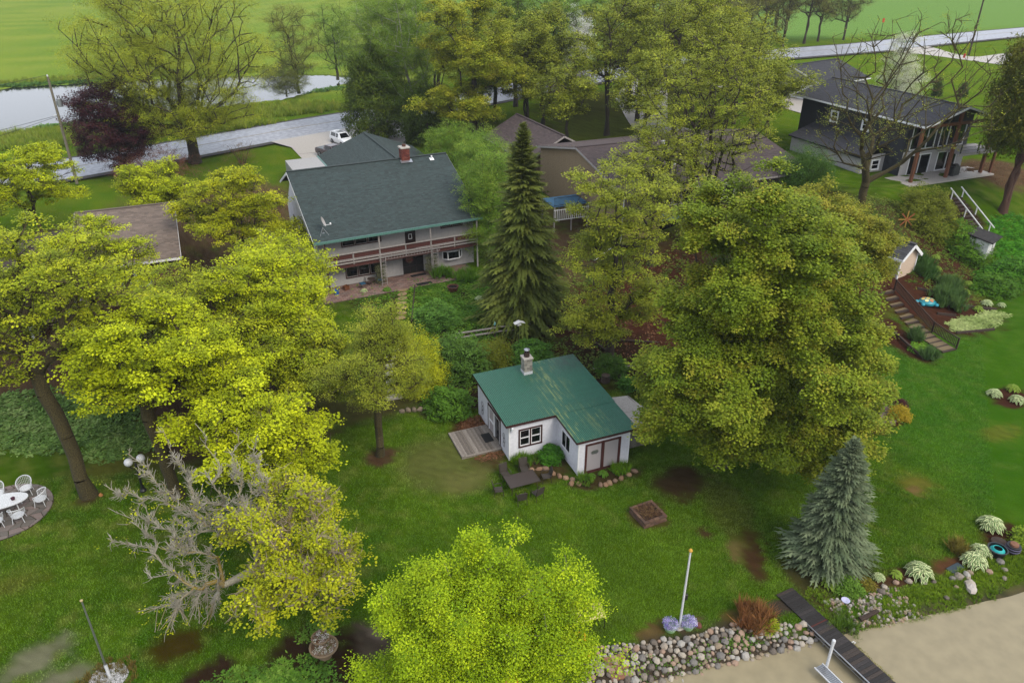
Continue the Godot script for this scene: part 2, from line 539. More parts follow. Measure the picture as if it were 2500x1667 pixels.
func sheet(pts: Array, up: float, cell: float) -> ArrayMesh:
	# a flat area of any outline laid over the land: cells clipped to the outline
	var poly := PackedVector2Array()
	var lo := Vector2(INF, INF)
	var hi := Vector2(-INF, -INF)
	for p in pts:
		var q := Vector2(p[0], p[1])
		poly.append(q)
		lo = lo.min(q)
		hi = hi.max(q)
	var mb := MB.new()
	var x := lo.x
	while x < hi.x:
		var z := lo.y
		while z < hi.y:
			var sq := PackedVector2Array([Vector2(x, z), Vector2(x + cell, z), Vector2(x + cell, z + cell), Vector2(x, z + cell)])
			for piece in Geometry2D.intersect_polygons(poly, sq):
				var tris := Geometry2D.triangulate_polygon(piece)
				for k in range(0, tris.size(), 3):
					var q := []
					for m in 3:
						var e: Vector2 = piece[tris[k + m]]
						q.append(Vector3(e.x, gy(e.x, e.y) + up, -e.y))
					if (q[1] - q[0]).cross(q[2] - q[0]).y < 0.0:
						mb.tri(q[0], q[2], q[1])
					else:
						mb.tri(q[0], q[1], q[2])
			z += cell
		x += cell
	return mb.mesh()


func roads_and_water() -> void:
	var r := struct("road", ribbon(ROAD_NEAR, ROAD_WIDE, -160, 330, 3.0, 0.07, 0.93, 0.02), M.asphalt)
	part(r, "road_shoulder", ribbon(ROAD_NEAR, ROAD_WIDE, -160, 330, 3.0, -0.02, 0.07, 0.005), M.gravel)
	part(r, "road_shoulder", ribbon(ROAD_NEAR, ROAD_WIDE, -160, 330, 3.0, 0.93, 1.02, 0.005), M.gravel)
	part(r, "centre_line", ribbon(ROAD_NEAR, ROAD_WIDE, -160, 330, 3.0, 0.49, 0.51, 0.03), M.line_paint)
	# driveway of the middle house, in poured slabs
	var d := struct("driveway", MB.new().mesh(), M.concrete)
	d.mesh = sheet([[12.6, 100.0], [14.2, 100.0], [14.2, 103.5], [21.5, 103.5], [27.0, 108], [29.5, 118], [32.5, 131.0], [9.4, 122.4], [11.9, 117.5], [12.5, 109.0]], 0.10, 2.0)
	for q in [[12.4, 113.0, 28.2, 113.0], [12.5, 107.0, 26.0, 107.0], [18.8, 103.6, 19.6, 126.0]]:
		var mb := MB.new()
		var p := on(q[0], q[1], 0.106)
		var e := on(q[2], q[3], 0.106)
		var sd := (e - p).cross(Vector3.UP).normalized() * 0.035
		mb.quad(p + sd, e + sd, e - sd, p - sd)
		part(d, "slab_joint", mb.mesh(), M.timber_dark)
	# concrete drive at the upper right, forking off the road
	struct("driveway", sheet([[147, 137.0], [161.5, 139.0], [159.4, 133.6], [157.0, 128.9], [155.6, 123.2], [157.3, 121.9], [171.8, 124.4], [190, 127], [190, 112], [168, 108], [151.5, 111.6], [150.5, 120], [149.9, 125.5], [148.4, 132.6]], 0.06, 4.0), M.concrete)
	struct("driveway", sheet([[58, 84], [64, 84], [66, 100], [76, 116], [88, 136.6], [80, 136], [68, 120], [60, 100]], 0.10, 3.0), M.concrete)
	struct("driveway", sheet([[84, 88], [91, 88], [93, 110], [96, 136], [88, 136.4], [86, 110]], 0.10, 3.0), M.concrete)
	# lake
	var mb := MB.new()
	mb.quad(Vector3(-400, WATER, 0), Vector3(-400, WATER, 200), Vector3(400, WATER, 200), Vector3(400, WATER, 0))
	mb.quad(Vector3(-400, WATER, -24), Vector3(-400, WATER, 0), Vector3(400, WATER, 0), Vector3(400, WATER, -24))
	struct("lake_water", mb.mesh(), M.lake)
	mb = MB.new()
	mb.quad(Vector3(-95, 1.15, -205), Vector3(-95, 1.15, -118), Vector3(46, 1.15, -118), Vector3(46, 1.15, -205))
	struct("pond_water", mb.mesh(), M.pond)


# ---------------------------------------------------------------- plants
var CL := {}   # leaf clump meshes


func clump(called: String, count: int, spread: float, flat: float, length: float, width: float, droop: float, sd: int) -> void:
	# a handful of small folded leaves about a twig end
	var r := RandomNumberGenerator.new()
	r.seed = sd
	var mb := MB.new()
	for k in count:
		var g := r.randf() * TAU
		var d := spread * sqrt(r.randf())
		var o := Vector3(cos(g) * d, r.randf_range(-flat, flat), sin(g) * d)
		var h := g + r.randf_range(-1.0, 1.0)
		var f := Vector3(cos(h), r.randf_range(-droop, droop * 0.5), sin(h)).normalized()
		var s := f.cross(Vector3.UP).normalized()
		s = (s + Vector3.UP * r.randf_range(-0.5, 0.5)).normalized()
		var l := length * r.randf_range(0.7, 1.25)
		var w := width * r.randf_range(0.7, 1.25)
		var m := o + f * l * 0.45
		var dip := f.cross(s).normalized() * w * 0.18
		mb.tri(o, m + s * w * 0.5 + dip, o + f * l)
		mb.tri(o, o + f * l, m - s * w * 0.5 + dip)
	CL[called] = mb.mesh()


func bough() -> ArrayMesh:
	# a flat conifer branch one metre long, along +x, with side sprays that hang a little
	var r := RandomNumberGenerator.new()
	r.seed = 77
	var mb := MB.new()
	var needle := func(p: Vector3, q: Vector3, w: float) -> void:
		var d := (q - p).normalized()
		var s := d.cross(Vector3.UP).normalized() * w
		var m := p.lerp(q, 0.4)
		mb.tri(p, m + s, q)
		mb.tri(p, q, m - s)
	for k in 9:
		var x := 0.12 + k * 0.1
		var y := -0.04 * x + 0.10 * x * x
		var len := 0.40 * (1.0 - x * 0.62) * r.randf_range(0.8, 1.2)
		for s in [-1, 1]:
			var o := Vector3(x, y, 0)
			var e := o + Vector3(0.62 * len, -0.14 * len - r.randf() * 0.05, s * len)
			needle.call(o, e, 0.05)
			var m := o.lerp(e, 0.5)
			needle.call(m, m + Vector3(0.16, -0.05 - r.randf() * 0.05, s * 0.03), 0.035)
			needle.call(m, m + Vector3(0.03, -0.04 - r.randf() * 0.05, s * 0.14), 0.035)
	needle.call(Vector3(0, 0, 0), Vector3(1.05, -0.07, 0), 0.05)
	needle.call(Vector3(0.7, -0.01, 0), Vector3(1.0, 0.05, 0.06), 0.03)
	return mb.mesh()


func clumps() -> void:
	clump("maple", 17, 0.30, 0.10, 0.145, 0.12, 0.6, 3)
	clump("broad", 20, 0.32, 0.17, 0.15, 0.125, 0.9, 5)
	clump("fine", 20, 0.34, 0.22, 0.10, 0.065, 0.9, 8)
	clump("small", 10, 0.20, 0.13, 0.10, 0.07, 0.8, 9)
	clump("fan", 12, 0.16, 0.26, 0.22, 0.07, 1.6, 13)
	clump("bud", 5, 0.16, 0.10, 0.10, 0.07, 0.6, 15)
	clump("herb", 11, 0.22, 0.10, 0.22, 0.12, 0.3, 21)
	CL["bough"] = bough()
	# blades of grass, thin and upright
	var r := RandomNumberGenerator.new()
	r.seed = 4
	for kind in [["tuft", 14, 0.12, 0.32, 0.022], ["reed", 16, 0.16, 0.8, 0.03]]:
		var mb := MB.new()
		for k in kind[1]:
			var g := r.randf() * TAU
			var o: Vector3 = Vector3(cos(g), 0, sin(g)) * r.randf() * kind[2]
			var h: float = kind[3] * r.randf_range(0.6, 1.2)
			var q := o + Vector3(cos(g) * h * r.randf_range(0.1, 0.6), h, sin(g) * h * r.randf_range(0.1, 0.6))
			var s: Vector3 = Vector3(-sin(g), 0, cos(g)) * kind[4]
			mb.tri(o - s, o + s, q)
		CL[kind[0]] = mb.mesh()


func swarm(parent: Node, called: String, mesh: Mesh, mat: Material, xf: Array, cols: PackedColorArray) -> MultiMeshInstance3D:
	var mm := MultiMesh.new()
	mm.transform_format = MultiMesh.TRANSFORM_3D
	mm.use_colors = true
	mm.mesh = mesh
	mm.instance_count = xf.size()
	for k in xf.size():
		mm.set_instance_transform(k, xf[k])
		mm.set_instance_color(k, cols[k])
	var o := MultiMeshInstance3D.new()
	o.name = called
	o.multimesh = mm
	o.material_override = mat
	parent.add_child(o, true)
	return o


func leaf_xf(p: Vector3, s: float, r: RandomNumberGenerator, tilt := 0.5) -> Transform3D:
	var b := Basis(Vector3.UP, r.randf() * TAU)
	b = Basis(Vector3(r.randf_range(-1, 1), 0, r.randf_range(-1, 1)).normalized(), r.randf_range(-tilt, tilt)) * b
	return Transform3D(b.scaled(Vector3.ONE * s * r.randf_range(0.75, 1.3)), p)


func pick(cols: Array, r: RandomNumberGenerator, q: float) -> Color:
	var f := clampf(q + r.randf_range(-0.28, 0.28), 0.0, 0.999) * (cols.size() - 1)
	var k := int(f)
	var c: Color = cols[k].lerp(cols[mini(k + 1, cols.size() - 1)], f - k)
	return c * r.randf_range(0.82, 1.16)


func tree(o: Dictionary) -> Node3D:
	# o: name, label, group, a, b, h, r (crown radius), and shape settings
	var r := RandomNumberGenerator.new()
	r.seed = o.seed
	var h: float = o.h
	var cr: float = o.r
	var bole: float = o.get("bole", 0.3) * h
	var lean: Vector3 = o.get("lean", Vector3.ZERO)
	var tr: float = o.get("trunk", h * 0.017)
	var root := thing(o.name, o.label, o.get("category", "tree"), on(o.a, o.b, -0.05), 0.0, o.get("group", ""))
	# crown volume: ellipsoids [offset x, y, z, radius across, radius up]
	var vols: Array = o.get("vols", [])
	if vols.is_empty():
		var low: float = o.get("low", bole * 0.8)
		vols = [[lean.x, (h + low) / 2.0, lean.z, cr, (h - low) / 2.0]]
	for q in o.get("spires", []):   # pointed leaders that rise out of the crown
		var c0 := Vector3(q[0] * 0.25, minf(3.4, q[1] * 0.6), q[2] * 0.25)
		var c1 := Vector3(q[0], q[1], q[2])
		var sr: float = o.get("spire", 1.0)
		for e in [[0.35, 1.15], [0.6, 0.9], [0.8, 0.58], [0.95, 0.3]]:
			var p := c0.lerp(c1, e[0])
			vols.append([p.x, p.y, p.z, e[1] * sr, e[1] * sr * 1.1])
	var lobes: int = o.get("lobes", 0)
	if lobes > 0:   # a crown of separate leafy masses round a core
		var parts := []
		for q in vols:
			parts.append([q[0], q[1], q[2], q[3] * 0.6, q[4] * 0.6])
			for k in lobes:
				var fy := 1.0 - 1.55 * (k + 0.5) / lobes
				var fr := sqrt(maxf(0.0, 1.0 - fy * fy))
				var g := k * 2.39996 + r.randf_range(-0.4, 0.4)
				var far := r.randf_range(0.66, 0.86)
				var big := r.randf_range(0.26, 0.42)
				parts.append([q[0] + cos(g) * fr * q[3] * far, q[1] + fy * q[4] * far, q[2] + sin(g) * fr * q[3] * far, q[3] * big, q[4] * big * 0.75])
		vols = parts
	var npts: int = o.get("nodes", 260)
	var gap: float = o.get("gap", 0.0)
	var shell: float = o.get("shell", 0.35)
	var gn := FastNoiseLite.new()
	gn.seed = o.seed
	gn.frequency = o.get("gapfreq", 0.22)
	var pts := PackedVector3Array()
	var total := 0.0
	for q in vols:
		total += pow(q[3] * q[3] * q[4], 0.62)
	var guard := 0
	while pts.size() < npts and guard < npts * 30:
		guard += 1
		var pickv := r.randf() * total
		var vol: Array = vols[0]
		for q in vols:
			pickv -= pow(q[3] * q[3] * q[4], 0.62)
			if pickv <= 0.0:
				vol = q
				break
		var u := Vector3(r.randfn(), r.randfn(), r.randfn()).normalized() * pow(r.randf(), lerpf(0.5, 0.12, shell))
		u *= 1.0 + 0.35 * gn.get_noise_3dv(u * 9.0)
		var p := Vector3(vol[0] + u.x * vol[3], vol[1] + u.y * vol[4], vol[2] + u.z * vol[3])
		if p.y < 0.5 or gn.get_noise_3dv(p) < gap - 0.5:
			continue
		pts.append(p)
	# skeleton: trunk, then each point joins the nearest branch, short ways to the root preferred
	var pos := PackedVector3Array()
	var par := PackedInt32Array()
	var way := PackedFloat32Array()
	var forks: int = o.get("forks", 1)
	var steps := 5
	pos.append(Vector3.ZERO)
	par.append(-1)
	way.append(0.0)
	var tips := PackedInt32Array()
	for fk in forks:
		var dirx := Vector3(r.randf_range(-1, 1), 0, r.randf_range(-1, 1)) * (cr * 0.16 if forks > 1 else 0.0)
		var prev := 0
		var top: float = bole if o.get("leader", true) == false else maxf(bole, h * o.get("leader_top", 0.62))
		for k in range(1, steps + 4):
			var f := float(k) / (steps + 3)
			var w: Vector3 = Vector3(r.randf_range(-1, 1), 0, r.randf_range(-1, 1)) * top * o.get("wiggle", 0.018)
			pos.append(Vector3(lean.x * f * top / h + dirx.x * f, top * f, lean.z * f * top / h + dirx.z * f) + w)
			par.append(prev)
			way.append(way[prev] + pos[-1].distance_to(pos[prev]))
			prev = pos.size() - 1
	var order := []
	for p in pts:
		order.append([p.distance_to(Vector3(lean.x * 0.3, bole, lean.z * 0.3)), p])
	order.sort_custom(func(x, y): return x[0] < y[0])
	var bf: float = o.get("bf", 0.25)
	var rise: float = o.get("rise", 0.35)
	for q in order:
		var p: Vector3 = q[1]
		var best := 0
		var bd := INF
		for k in range(1, pos.size()):
			var e := pos[k]
			if e.y < bole * 0.75:
				continue
			var d := p - e
			var cost := d.length() + bf * way[k]
			if d.y < 0.0:
				cost -= d.y * rise * 2.0   # limbs climb rather than fall
			if cost < bd:
				bd = cost
				best = k
		if best == 0:
			best = 4
		var e0 := pos[best]
		var len := e0.distance_to(p)
		var cuts := clampi(int(len / 1.2), 1, 4)
		for k in range(1, cuts + 1):
			var f := float(k) / cuts
			var m := e0.lerp(p, f) + Vector3(0, 0.10 * len * f * (1.0 - f), 0) + (Vector3(r.randf_range(-1, 1), r.randf_range(-1, 1), r.randf_range(-1, 1)) * 0.06 * len if k < cuts else Vector3.ZERO)
			pos.append(m)
			par.append(best)
			way.append(way[best] + m.distance_to(pos[best]))
			best = pos.size() - 1
		tips.append(best)
	# thickness from what each branch carries
	var burden := PackedFloat32Array()
	burden.resize(pos.size())
	for k in tips:
		burden[k] += 1.0
	for k in range(pos.size() - 1, 0, -1):
		burden[par[k]] += burden[k]
	var rt: float = o.get("twig", 0.016)
	var all := maxf(burden[0], 1.0)
	var rad := PackedFloat32Array()
	rad.resize(pos.size())
	for k in pos.size():
		rad[k] = maxf(rt, tr * pow(burden[k] / all, o.get("taper", 0.5)))
	rad[0] = tr * 1.35
	var mb := MB.new()
	var bc: Array = o.get("bark_cols", [])
	for k in range(1, pos.size()):
		if burden[k] <= 0.0:
			continue
		var j := par[k]
		var rj := minf(rad[j], rad[k] * 1.8) if j > 0 and burden[j] > burden[k] * 1.5 else rad[j]
		if bc:
			mb.col = bc[0].lerp(bc[1], clampf(0.5 + 1.4 * gn.get_noise_3dv(pos[k] * 2.2) + (0.3 if rad[k] < 0.05 else -0.2), 0, 1))
		mb.tube([pos[j], pos[k]], [rj, rad[k]], 7 if rad[k] > 0.1 else (4 if rad[k] > 0.03 else 3), false)
	if o.get("twigs", 0) > 0:   # fine bare twigs at the branch ends
		for q in int(o.twigs):
			var k: int = tips[r.randi() % tips.size()]
			for up in r.randi() % 3:
				if par[k] > 8:
					k = par[k]
			var j := par[k]
			var along := (pos[k] - pos[j]).normalized()
			var from := pos[j].lerp(pos[k], r.randf())
			var d := (along * 0.9 + Vector3(r.randf_range(-1, 1), r.randf_range(-0.6, 0.9), r.randf_range(-1, 1)) * 0.75).normalized()
			var l: float = o.get("twig_len", 0.8) * r.randf_range(0.3, 1.2)
			var m := from + d * l * 0.5 + Vector3(r.randf_range(-0.15, 0.15), r.randf_range(-0.05, 0.12), r.randf_range(-0.15, 0.15)) * l
			if bc:
				mb.col = bc[1]
			mb.tube([from, m, from + d * l], [rt, rt * 0.75, rt * 0.45], 3, false)
	part(root, "trunk", mb.mesh(), M[o.get("bark", "bark_brown")])
	# leaves
	var nl: int = o.get("leaves", 2500)
	if nl > 0:
		var xf := []
		var cols := PackedColorArray()
		var sig: float = o.get("sig", 0.55)
		var size: float = o.get("size", 1.0)
		var tones: Array = o.cols
		var bare: float = o.get("bare", 0.0)
		if bare > 0.0:
			var leafy := PackedInt32Array()
			for k in tips:
				if r.randf() > bare:
					leafy.append(k)
			tips = leafy
		for q in nl:
			var k: int = tips[r.randi() % tips.size()]
			if r.randf() < 0.15:
				k = par[k]
			var p := pos[k] + Vector3(r.randfn() * sig, r.randfn() * sig * o.get("squash", 0.45), r.randfn() * sig)
			xf.append(leaf_xf(p, size, r, o.get("tilt", 0.5)))
			cols.append(pick(tones, r, 0.5 + 0.45 * gn.get_noise_3dv(p * 2.0) + 0.5 * (fposmod(sin(k * 12.9898) * 43758.5453, 1.0) - 0.5)))
		swarm(root, "crown", CL[o.get("leaf", "maple")], M.leaf, xf, cols).set_meta("kind", "stuff")
	return root


func spruce(o: Dictionary) -> Node3D:
	var r := RandomNumberGenerator.new()
	r.seed = o.seed
	var h: float = o.h
	var root := thing(o.name, o.label, "tree", on(o.a, o.b, -0.05), 0.0, o.get("group", ""))
	var mb := MB.new()
	mb.tube([Vector3.ZERO, Vector3(0, h * 0.5, 0), Vector3(0, h * 0.98, 0)], [h * 0.018, h * 0.011, 0.015], 7)
	part(root, "trunk", mb.mesh(), M.bark_brown)
	var xf := []
	var cols := PackedColorArray()
	var y: float = o.get("skirt", 0.04) * h
	while y < h * 0.985:
		var f := y / h
		var reach: float = o.r * pow(1.0 - f, o.get("shape", 0.85)) * (1.0 + 0.10 * r.randf_range(-1, 1)) + 0.06
		var count := int(clampf((5.0 + reach * 5.0) * o.get("dense", 1.0), 5, 60))
		var g0 := r.randf() * TAU
		for k in count:
			var g := g0 + TAU * k / count + r.randf_range(-0.25, 0.25)
			var l: float = reach * r.randf_range(o.get("ragged", 0.62), 1.12)
			var dip: float = lerpf(o.get("dip", -0.42), 0.6, pow(f, 3.0)) + r.randf_range(-0.16, 0.16)
			var b := Basis(Vector3.UP, g) * Basis(Vector3.BACK, dip) * Basis(Vector3.RIGHT, r.randf_range(-0.4, 0.4))
			var lw: float = clampf(0.45 + 0.35 * l, 0.3, 1.5) * o.get("broad", 1.0)
			xf.append(Transform3D(b * Basis.from_scale(Vector3(l, lw, lw)), Vector3(0, y + r.randf_range(-0.1, 0.1), 0)))
			cols.append(pick(o.cols, r, 0.5))
			if l > 1.1:   # a shorter second bough above fills the inside
				xf.append(Transform3D(Basis(Vector3.UP, g + 0.2) * Basis(Vector3.BACK, dip + 0.25) * Basis.from_scale(Vector3(l * 0.66, lw * 0.8, lw * 0.8)), Vector3(0, y + 0.14, 0)))
				cols.append(pick(o.cols, r, 0.3))
		y += clampf(reach * 0.11, 0.10, 0.34) * o.get("tier", 1.0)
	swarm(root, "crown", CL.bough, M.needle, xf, cols).set_meta("kind", "stuff")
	return root


func bush(called: String, label: String, a: float, b: float, rx: float, h: float, leaf: String, count: int, size: float, tones: Array, sd: int, group := "", bark := "bark_brown", rz := 0.0, category := "shrub", tilt := 0.7) -> Node3D:
	var r := RandomNumberGenerator.new()
	r.seed = sd
	if rz == 0.0:
		rz = rx
	var root := thing(called, label, category, on(a, b, -0.03), 0.0, group)
	var gn := FastNoiseLite.new()
	gn.seed = sd
	gn.frequency = 0.6
	var mb := MB.new()
	var stems := clampi(int(rx * 7.0), 4, 22)
	for k in stems:
		var g := r.randf() * TAU
		var q := Vector3(cos(g) * rx, 0, sin(g) * rz) * r.randf_range(0.3, 0.85)
		var t := Vector3(q.x, h * r.randf_range(0.55, 0.9), q.z)
		mb.tube([Vector3(q.x * 0.2, 0, q.z * 0.2), Vector3(q.x * 0.55, t.y * 0.55, q.z * 0.55), t], [0.035, 0.022, 0.01], 4, false)
	part(root, "stem", mb.mesh(), M[bark])
	var xf := []
	var cols := PackedColorArray()
	var guard := 0
	while xf.size() < count and guard < count * 8:
		guard += 1
		var u := Vector3(r.randfn(), r.randfn(), r.randfn()).normalized()
		u.y = absf(u.y)
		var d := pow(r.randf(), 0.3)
		var lump := 1.0 + 0.55 * gn.get_noise_3dv(u * 3.4)
		var p := Vector3(u.x * rx, 0.12 * h + u.y * h * 0.88, u.z * rz) * d * lump
		var sl := gy(a + p.x, b - p.z) - gy(a, b)
		p.y = maxf(p.y, 0.05) + sl
		if gn.get_noise_3dv(p * 1.6 + Vector3(40, 0, 0)) < -0.2:
			continue
		xf.append(leaf_xf(p, size, r, tilt))
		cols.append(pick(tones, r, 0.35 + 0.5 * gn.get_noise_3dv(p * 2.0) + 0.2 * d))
	swarm(root, "crown" if category == "tree" else "foliage", CL[leaf], M.leaf, xf, cols).set_meta("kind", "stuff")
	return root


func hosta_mesh(sd: int, blades: int, edge: Color, mid: Color) -> ArrayMesh:
	# a mound of pointed leaves; edge and mid give the two-tone leaf
	var r := RandomNumberGenerator.new()
	r.seed = sd
	var mb := MB.new()
	for k in blades:
		var g := TAU * k * 0.381966 + r.randf_range(-0.3, 0.3)
		var f := sqrt((k + 0.5) / blades)
		var d := Vector3(cos(g), 0, sin(g))
		var s := Vector3(-sin(g), 0, cos(g)) + d * r.randf_range(-0.5, 0.5)
		var o := d * f * 0.62 + Vector3.UP * (0.62 * sqrt(maxf(0.0, 1.0 - f * f * 0.92)) + r.randf_range(-0.04, 0.04))
		var l := r.randf_range(0.26, 0.38)
		var dir := (d * (0.55 + 0.3 * (1.0 - f)) + Vector3(-sin(g), 0, cos(g)) * r.randf_range(-0.8, 0.8) + Vector3.UP * lerpf(0.35, -0.3, f)).normalized()
		var last := []
		for q in 4:
			var e := q / 3.0
			var p := o + dir * l * (e - 0.4) - Vector3.UP * 0.10 * e * e
			var w := 0.085 * sin(PI * clampf(e * 0.9 + 0.1, 0, 1))
			var row := [p - s * w + Vector3.UP * 0.015, p - s * w * 0.45, p + s * w * 0.45, p + s * w + Vector3.UP * 0.015]
			if last:
				for m in 3:
					mb.col = mid if m == 1 else edge
					mb.quad(last[m], last[m + 1], row[m + 1], row[m])
			last = row
	return mb.mesh()


func hosta(a: float, b: float, size: float, key: String, label: String, group := "hostas in the garden beds", lift := 0.0) -> void:
	var o := solo("hosta_plant", CL[key], M.leaf, label, "plant", on(a, b, lift), rng.randf() * TAU, group)
	o.scale = Vector3.ONE * size


func scatter(called: String, label: String, category: String, leaf: String, spots: Array, size: float, tones: Array, sd: int, tilt := 0.4) -> void:
	# ground cover that nobody could count; spots: [a, b, ra, rb, count]
	var r := RandomNumberGenerator.new()
	r.seed = sd
	var xf := []
	var cols := PackedColorArray()
	for q in spots:
		for k in q[4]:
			var g := r.randf() * TAU
			var d := sqrt(r.randf()) * (1.0 + 0.25 * fine.get_noise_2d(cos(g) * 30.0 + q[0], sin(g) * 30.0 + q[1]))
			var a: float = q[0] + cos(g) * d * q[2]
			var b: float = q[1] + sin(g) * d * q[3]
			var den := fine.get_noise_2d(a * 5.0, b * 5.0 + sd)
			if den < -0.28:
				continue
			xf.append(leaf_xf(Vector3(a, land_y(a, b) + 0.06 * size * r.randf(), -b), size * (1.0 + 0.6 * den), r, tilt))
			cols.append(pick(tones, r, 0.5 + 0.7 * wob.get_noise_2d(a * 6.0, b * 6.0)))
	var o := swarm(self, numbered(called), CL[leaf], M.leaf, xf, cols)
	o.set_meta("kind", "stuff")
	tag(o, label, category)


# ---------------------------------------------------------------- building helpers
func clap(mb: MB, o: Vector3, ux: Vector3, w: float, h: float, lap: float, holes := [], peak := 0.0, up := 0.0) -> void:
	# lapped boards; o is the lower left corner seen from outside, ux runs right; a gable of height up stands on h with its peak at x = peak
	var nrm := ux.cross(Vector3.UP).normalized()
	var y := 0.0
	while y < h + up - 0.01:
		var y1 := minf(y + lap, h + up)
		var x0 := 0.0
		var x1 := w
		if y1 > h and up > 0.0:
			var f := (minf((y + y1) / 2.0, h + up) - h) / up
			x0 = peak * maxf(f, 0.0)
			x1 = w - (w - peak) * maxf(f, 0.0)
		var runs := [[x0, x1]]
		for q in holes:
			if q[3] > y + 0.02 and q[1] < y1 - 0.02:
				var next := []
				for e in runs:
					if q[0] >= e[1] or q[2] <= e[0]:
						next.append(e)
						continue
					if q[0] > e[0]:
						next.append([e[0], q[0]])
					if q[2] < e[1]:
						next.append([q[2], e[1]])
				runs = next
		for e in runs:
			var a: Vector3 = o + ux * e[0] + Vector3.UP * y
			var b: Vector3 = o + ux * e[1] + Vector3.UP * y
			var lift := Vector3.UP * (y1 - y)
			var out := nrm * 0.03
			mb.quad(a + out, b + out, b + lift, a + lift)
			mb.quad(a, b, b + out, a + out)
		y = y1


func window(parent: Node, o: Vector3, ux: Vector3, w: float, h: float, cols: int, rows: int, trim: Material, sash: Material, tw := 0.09, glass: Material = null) -> void:
	# o: lower left corner of the opening seen from outside
	var nrm := ux.cross(Vector3.UP).normalized()
	var bs := Basis(ux, Vector3.UP, nrm)
	var mb := MB.new()
	mb.box(o + ux * w / 2 + Vector3.UP * (h + tw / 2) + nrm * 0.02, Vector3(w + tw * 2, tw, 0.07), bs)
	mb.box(o + ux * w / 2 - Vector3.UP * tw / 2 + nrm * 0.03, Vector3(w + tw * 2, tw, 0.09), bs)
	for x in [-tw / 2, w + tw / 2]:
		mb.box(o + ux * x + Vector3.UP * h / 2 + nrm * 0.02, Vector3(tw, h, 0.068), bs)
	for k in range(1, cols):
		mb.box(o + ux * (w * k / cols) + Vector3.UP * h / 2 + nrm * 0.018, Vector3(tw, h, 0.062), bs)
	var f := part(parent, "window", mb.mesh(), trim)
	var sb := MB.new()
	var cw := w / cols
	for k in cols:
		var x0 := cw * k + (tw / 2 if k > 0 else 0.0)
		var x1 := cw * (k + 1) - (tw / 2 if k < cols - 1 else 0.0)
		var c := o + ux * (x0 + x1) / 2 + Vector3.UP * h / 2
		for x in [x0 + 0.025, x1 - 0.025]:
			sb.box(o + ux * x + Vector3.UP * h / 2 + nrm * 0.004, Vector3(0.05, h, 0.05), bs)
		for q in rows + 1:
			var y := clampf(h * q / rows, 0.025, h - 0.025)
			sb.box(o + ux * (x0 + x1) / 2 + Vector3.UP * y + nrm * 0.003, Vector3(x1 - x0 - 0.1, 0.05, 0.05), bs)
		var gm := MB.new()
		gm.box(c - nrm * 0.03, Vector3(x1 - x0, h, 0.012), bs)
		part(f, "pane", gm.mesh(), glass if glass else M.glass_dark)
	part(f, "sash_frame", sb.mesh(), sash)


func shingles(mb: MB, p: Array, course: float, tab: float, base: Color, sd: int, amount := 0.3) -> void:
	# p: eave left, eave right, ridge right, ridge left seen from outside; overlapping courses of tabs
	var r := RandomNumberGenerator.new()
	r.seed = sd
	var up: float = ((p[3] + p[2]) / 2.0).distance_to((p[0] + p[1]) / 2.0)
	var nrm: Vector3 = (p[1] - p[0]).cross(p[3] - p[0]).normalized()
	var rows := int(ceil(up / course))
	for k in rows:
		var f0 := float(k) / rows
		var f1 := float(k + 1) / rows
		var a: Vector3 = p[0].lerp(p[3], f0)
		var b: Vector3 = p[1].lerp(p[2], f0)
		var c: Vector3 = p[1].lerp(p[2], f1)
		var d: Vector3 = p[0].lerp(p[3], f1)
		var n := maxi(1, int(a.distance_to(b) / tab))
		var g0 := 0.0
		var rowtone := r.randf_range(-0.06, 0.06)
		var lift := nrm * 0.016
		while g0 < 1.0:
			var g1 := minf(1.0, g0 + r.randf_range(0.6, 1.5) / n)
			var q := r.randf_range(-1, 1)
			mb.col = base * (1.0 + rowtone + amount * q * absf(q))
			mb.quad(a.lerp(b, g0) + lift, a.lerp(b, g1) + lift, d.lerp(c, g1), d.lerp(c, g0))
			g0 = g1
		mb.col = base * 0.8
		mb.quad(a, b, b + lift, a + lift)


func slab(mb: MB, p: Array, thick: float) -> void:   # solid under a roof plane
	var nrm: Vector3 = (p[1] - p[0]).cross(p[3] - p[0]).normalized() * thick
	var q := []
	for e in p:
		q.append(e - nrm)
	for e in p:
		q.append(e)
	mb.hexa(q)


func bricks(parent: Node, o: Vector3, w: float, d: float, h: float, bl: float, bh: float, tones: Array, sd: int, called := "brick") -> void:
	# a stack of bricks round a core of mortar, each brick a piece of its own
	var r := RandomNumberGenerator.new()
	r.seed = sd
	var core := MB.new()
	core.col = lc(0.55, 0.52, 0.48)
	core.box(o + Vector3(0, h / 2, 0), Vector3(w - 0.03, h, d - 0.03))
	part(parent, "mortar", core.mesh(), M.brick)
	var kinds := []
	for t in tones:
		for q in [bl, bl * 0.5]:
			var mb := MB.new()
			mb.col = t
			mb.box(Vector3.ZERO, Vector3(q - 0.012, bh - 0.012, 0.05))
			kinds.append(mb.mesh())
	var rows := int(h / bh)
	for k in rows:
		var y := (k + 0.5) * bh
		for side in 4:
			var wide := w if side % 2 == 0 else d - 0.08
			var x := -wide / 2.0
			var half := k % 2 == 1
			while x < wide / 2.0 - 0.02:
				var use := bl * 0.5 if half or x + bl > wide / 2.0 + 0.02 else bl
				half = false
				var m: Mesh = kinds[(r.randi() % tones.size()) * 2 + (0 if use == bl else 1)]
				var b := part(parent, called, m, M.brick)
				var dist := (d if side % 2 == 0 else w) / 2.0 - 0.02
				var bs := Basis(Vector3.UP, side * PI / 2.0)
				b.transform = Transform3D(bs, o + Vector3(0, y, 0) + bs * Vector3(x + use / 2.0, 0, dist + r.randf_range(0, 0.006)))
				x += use


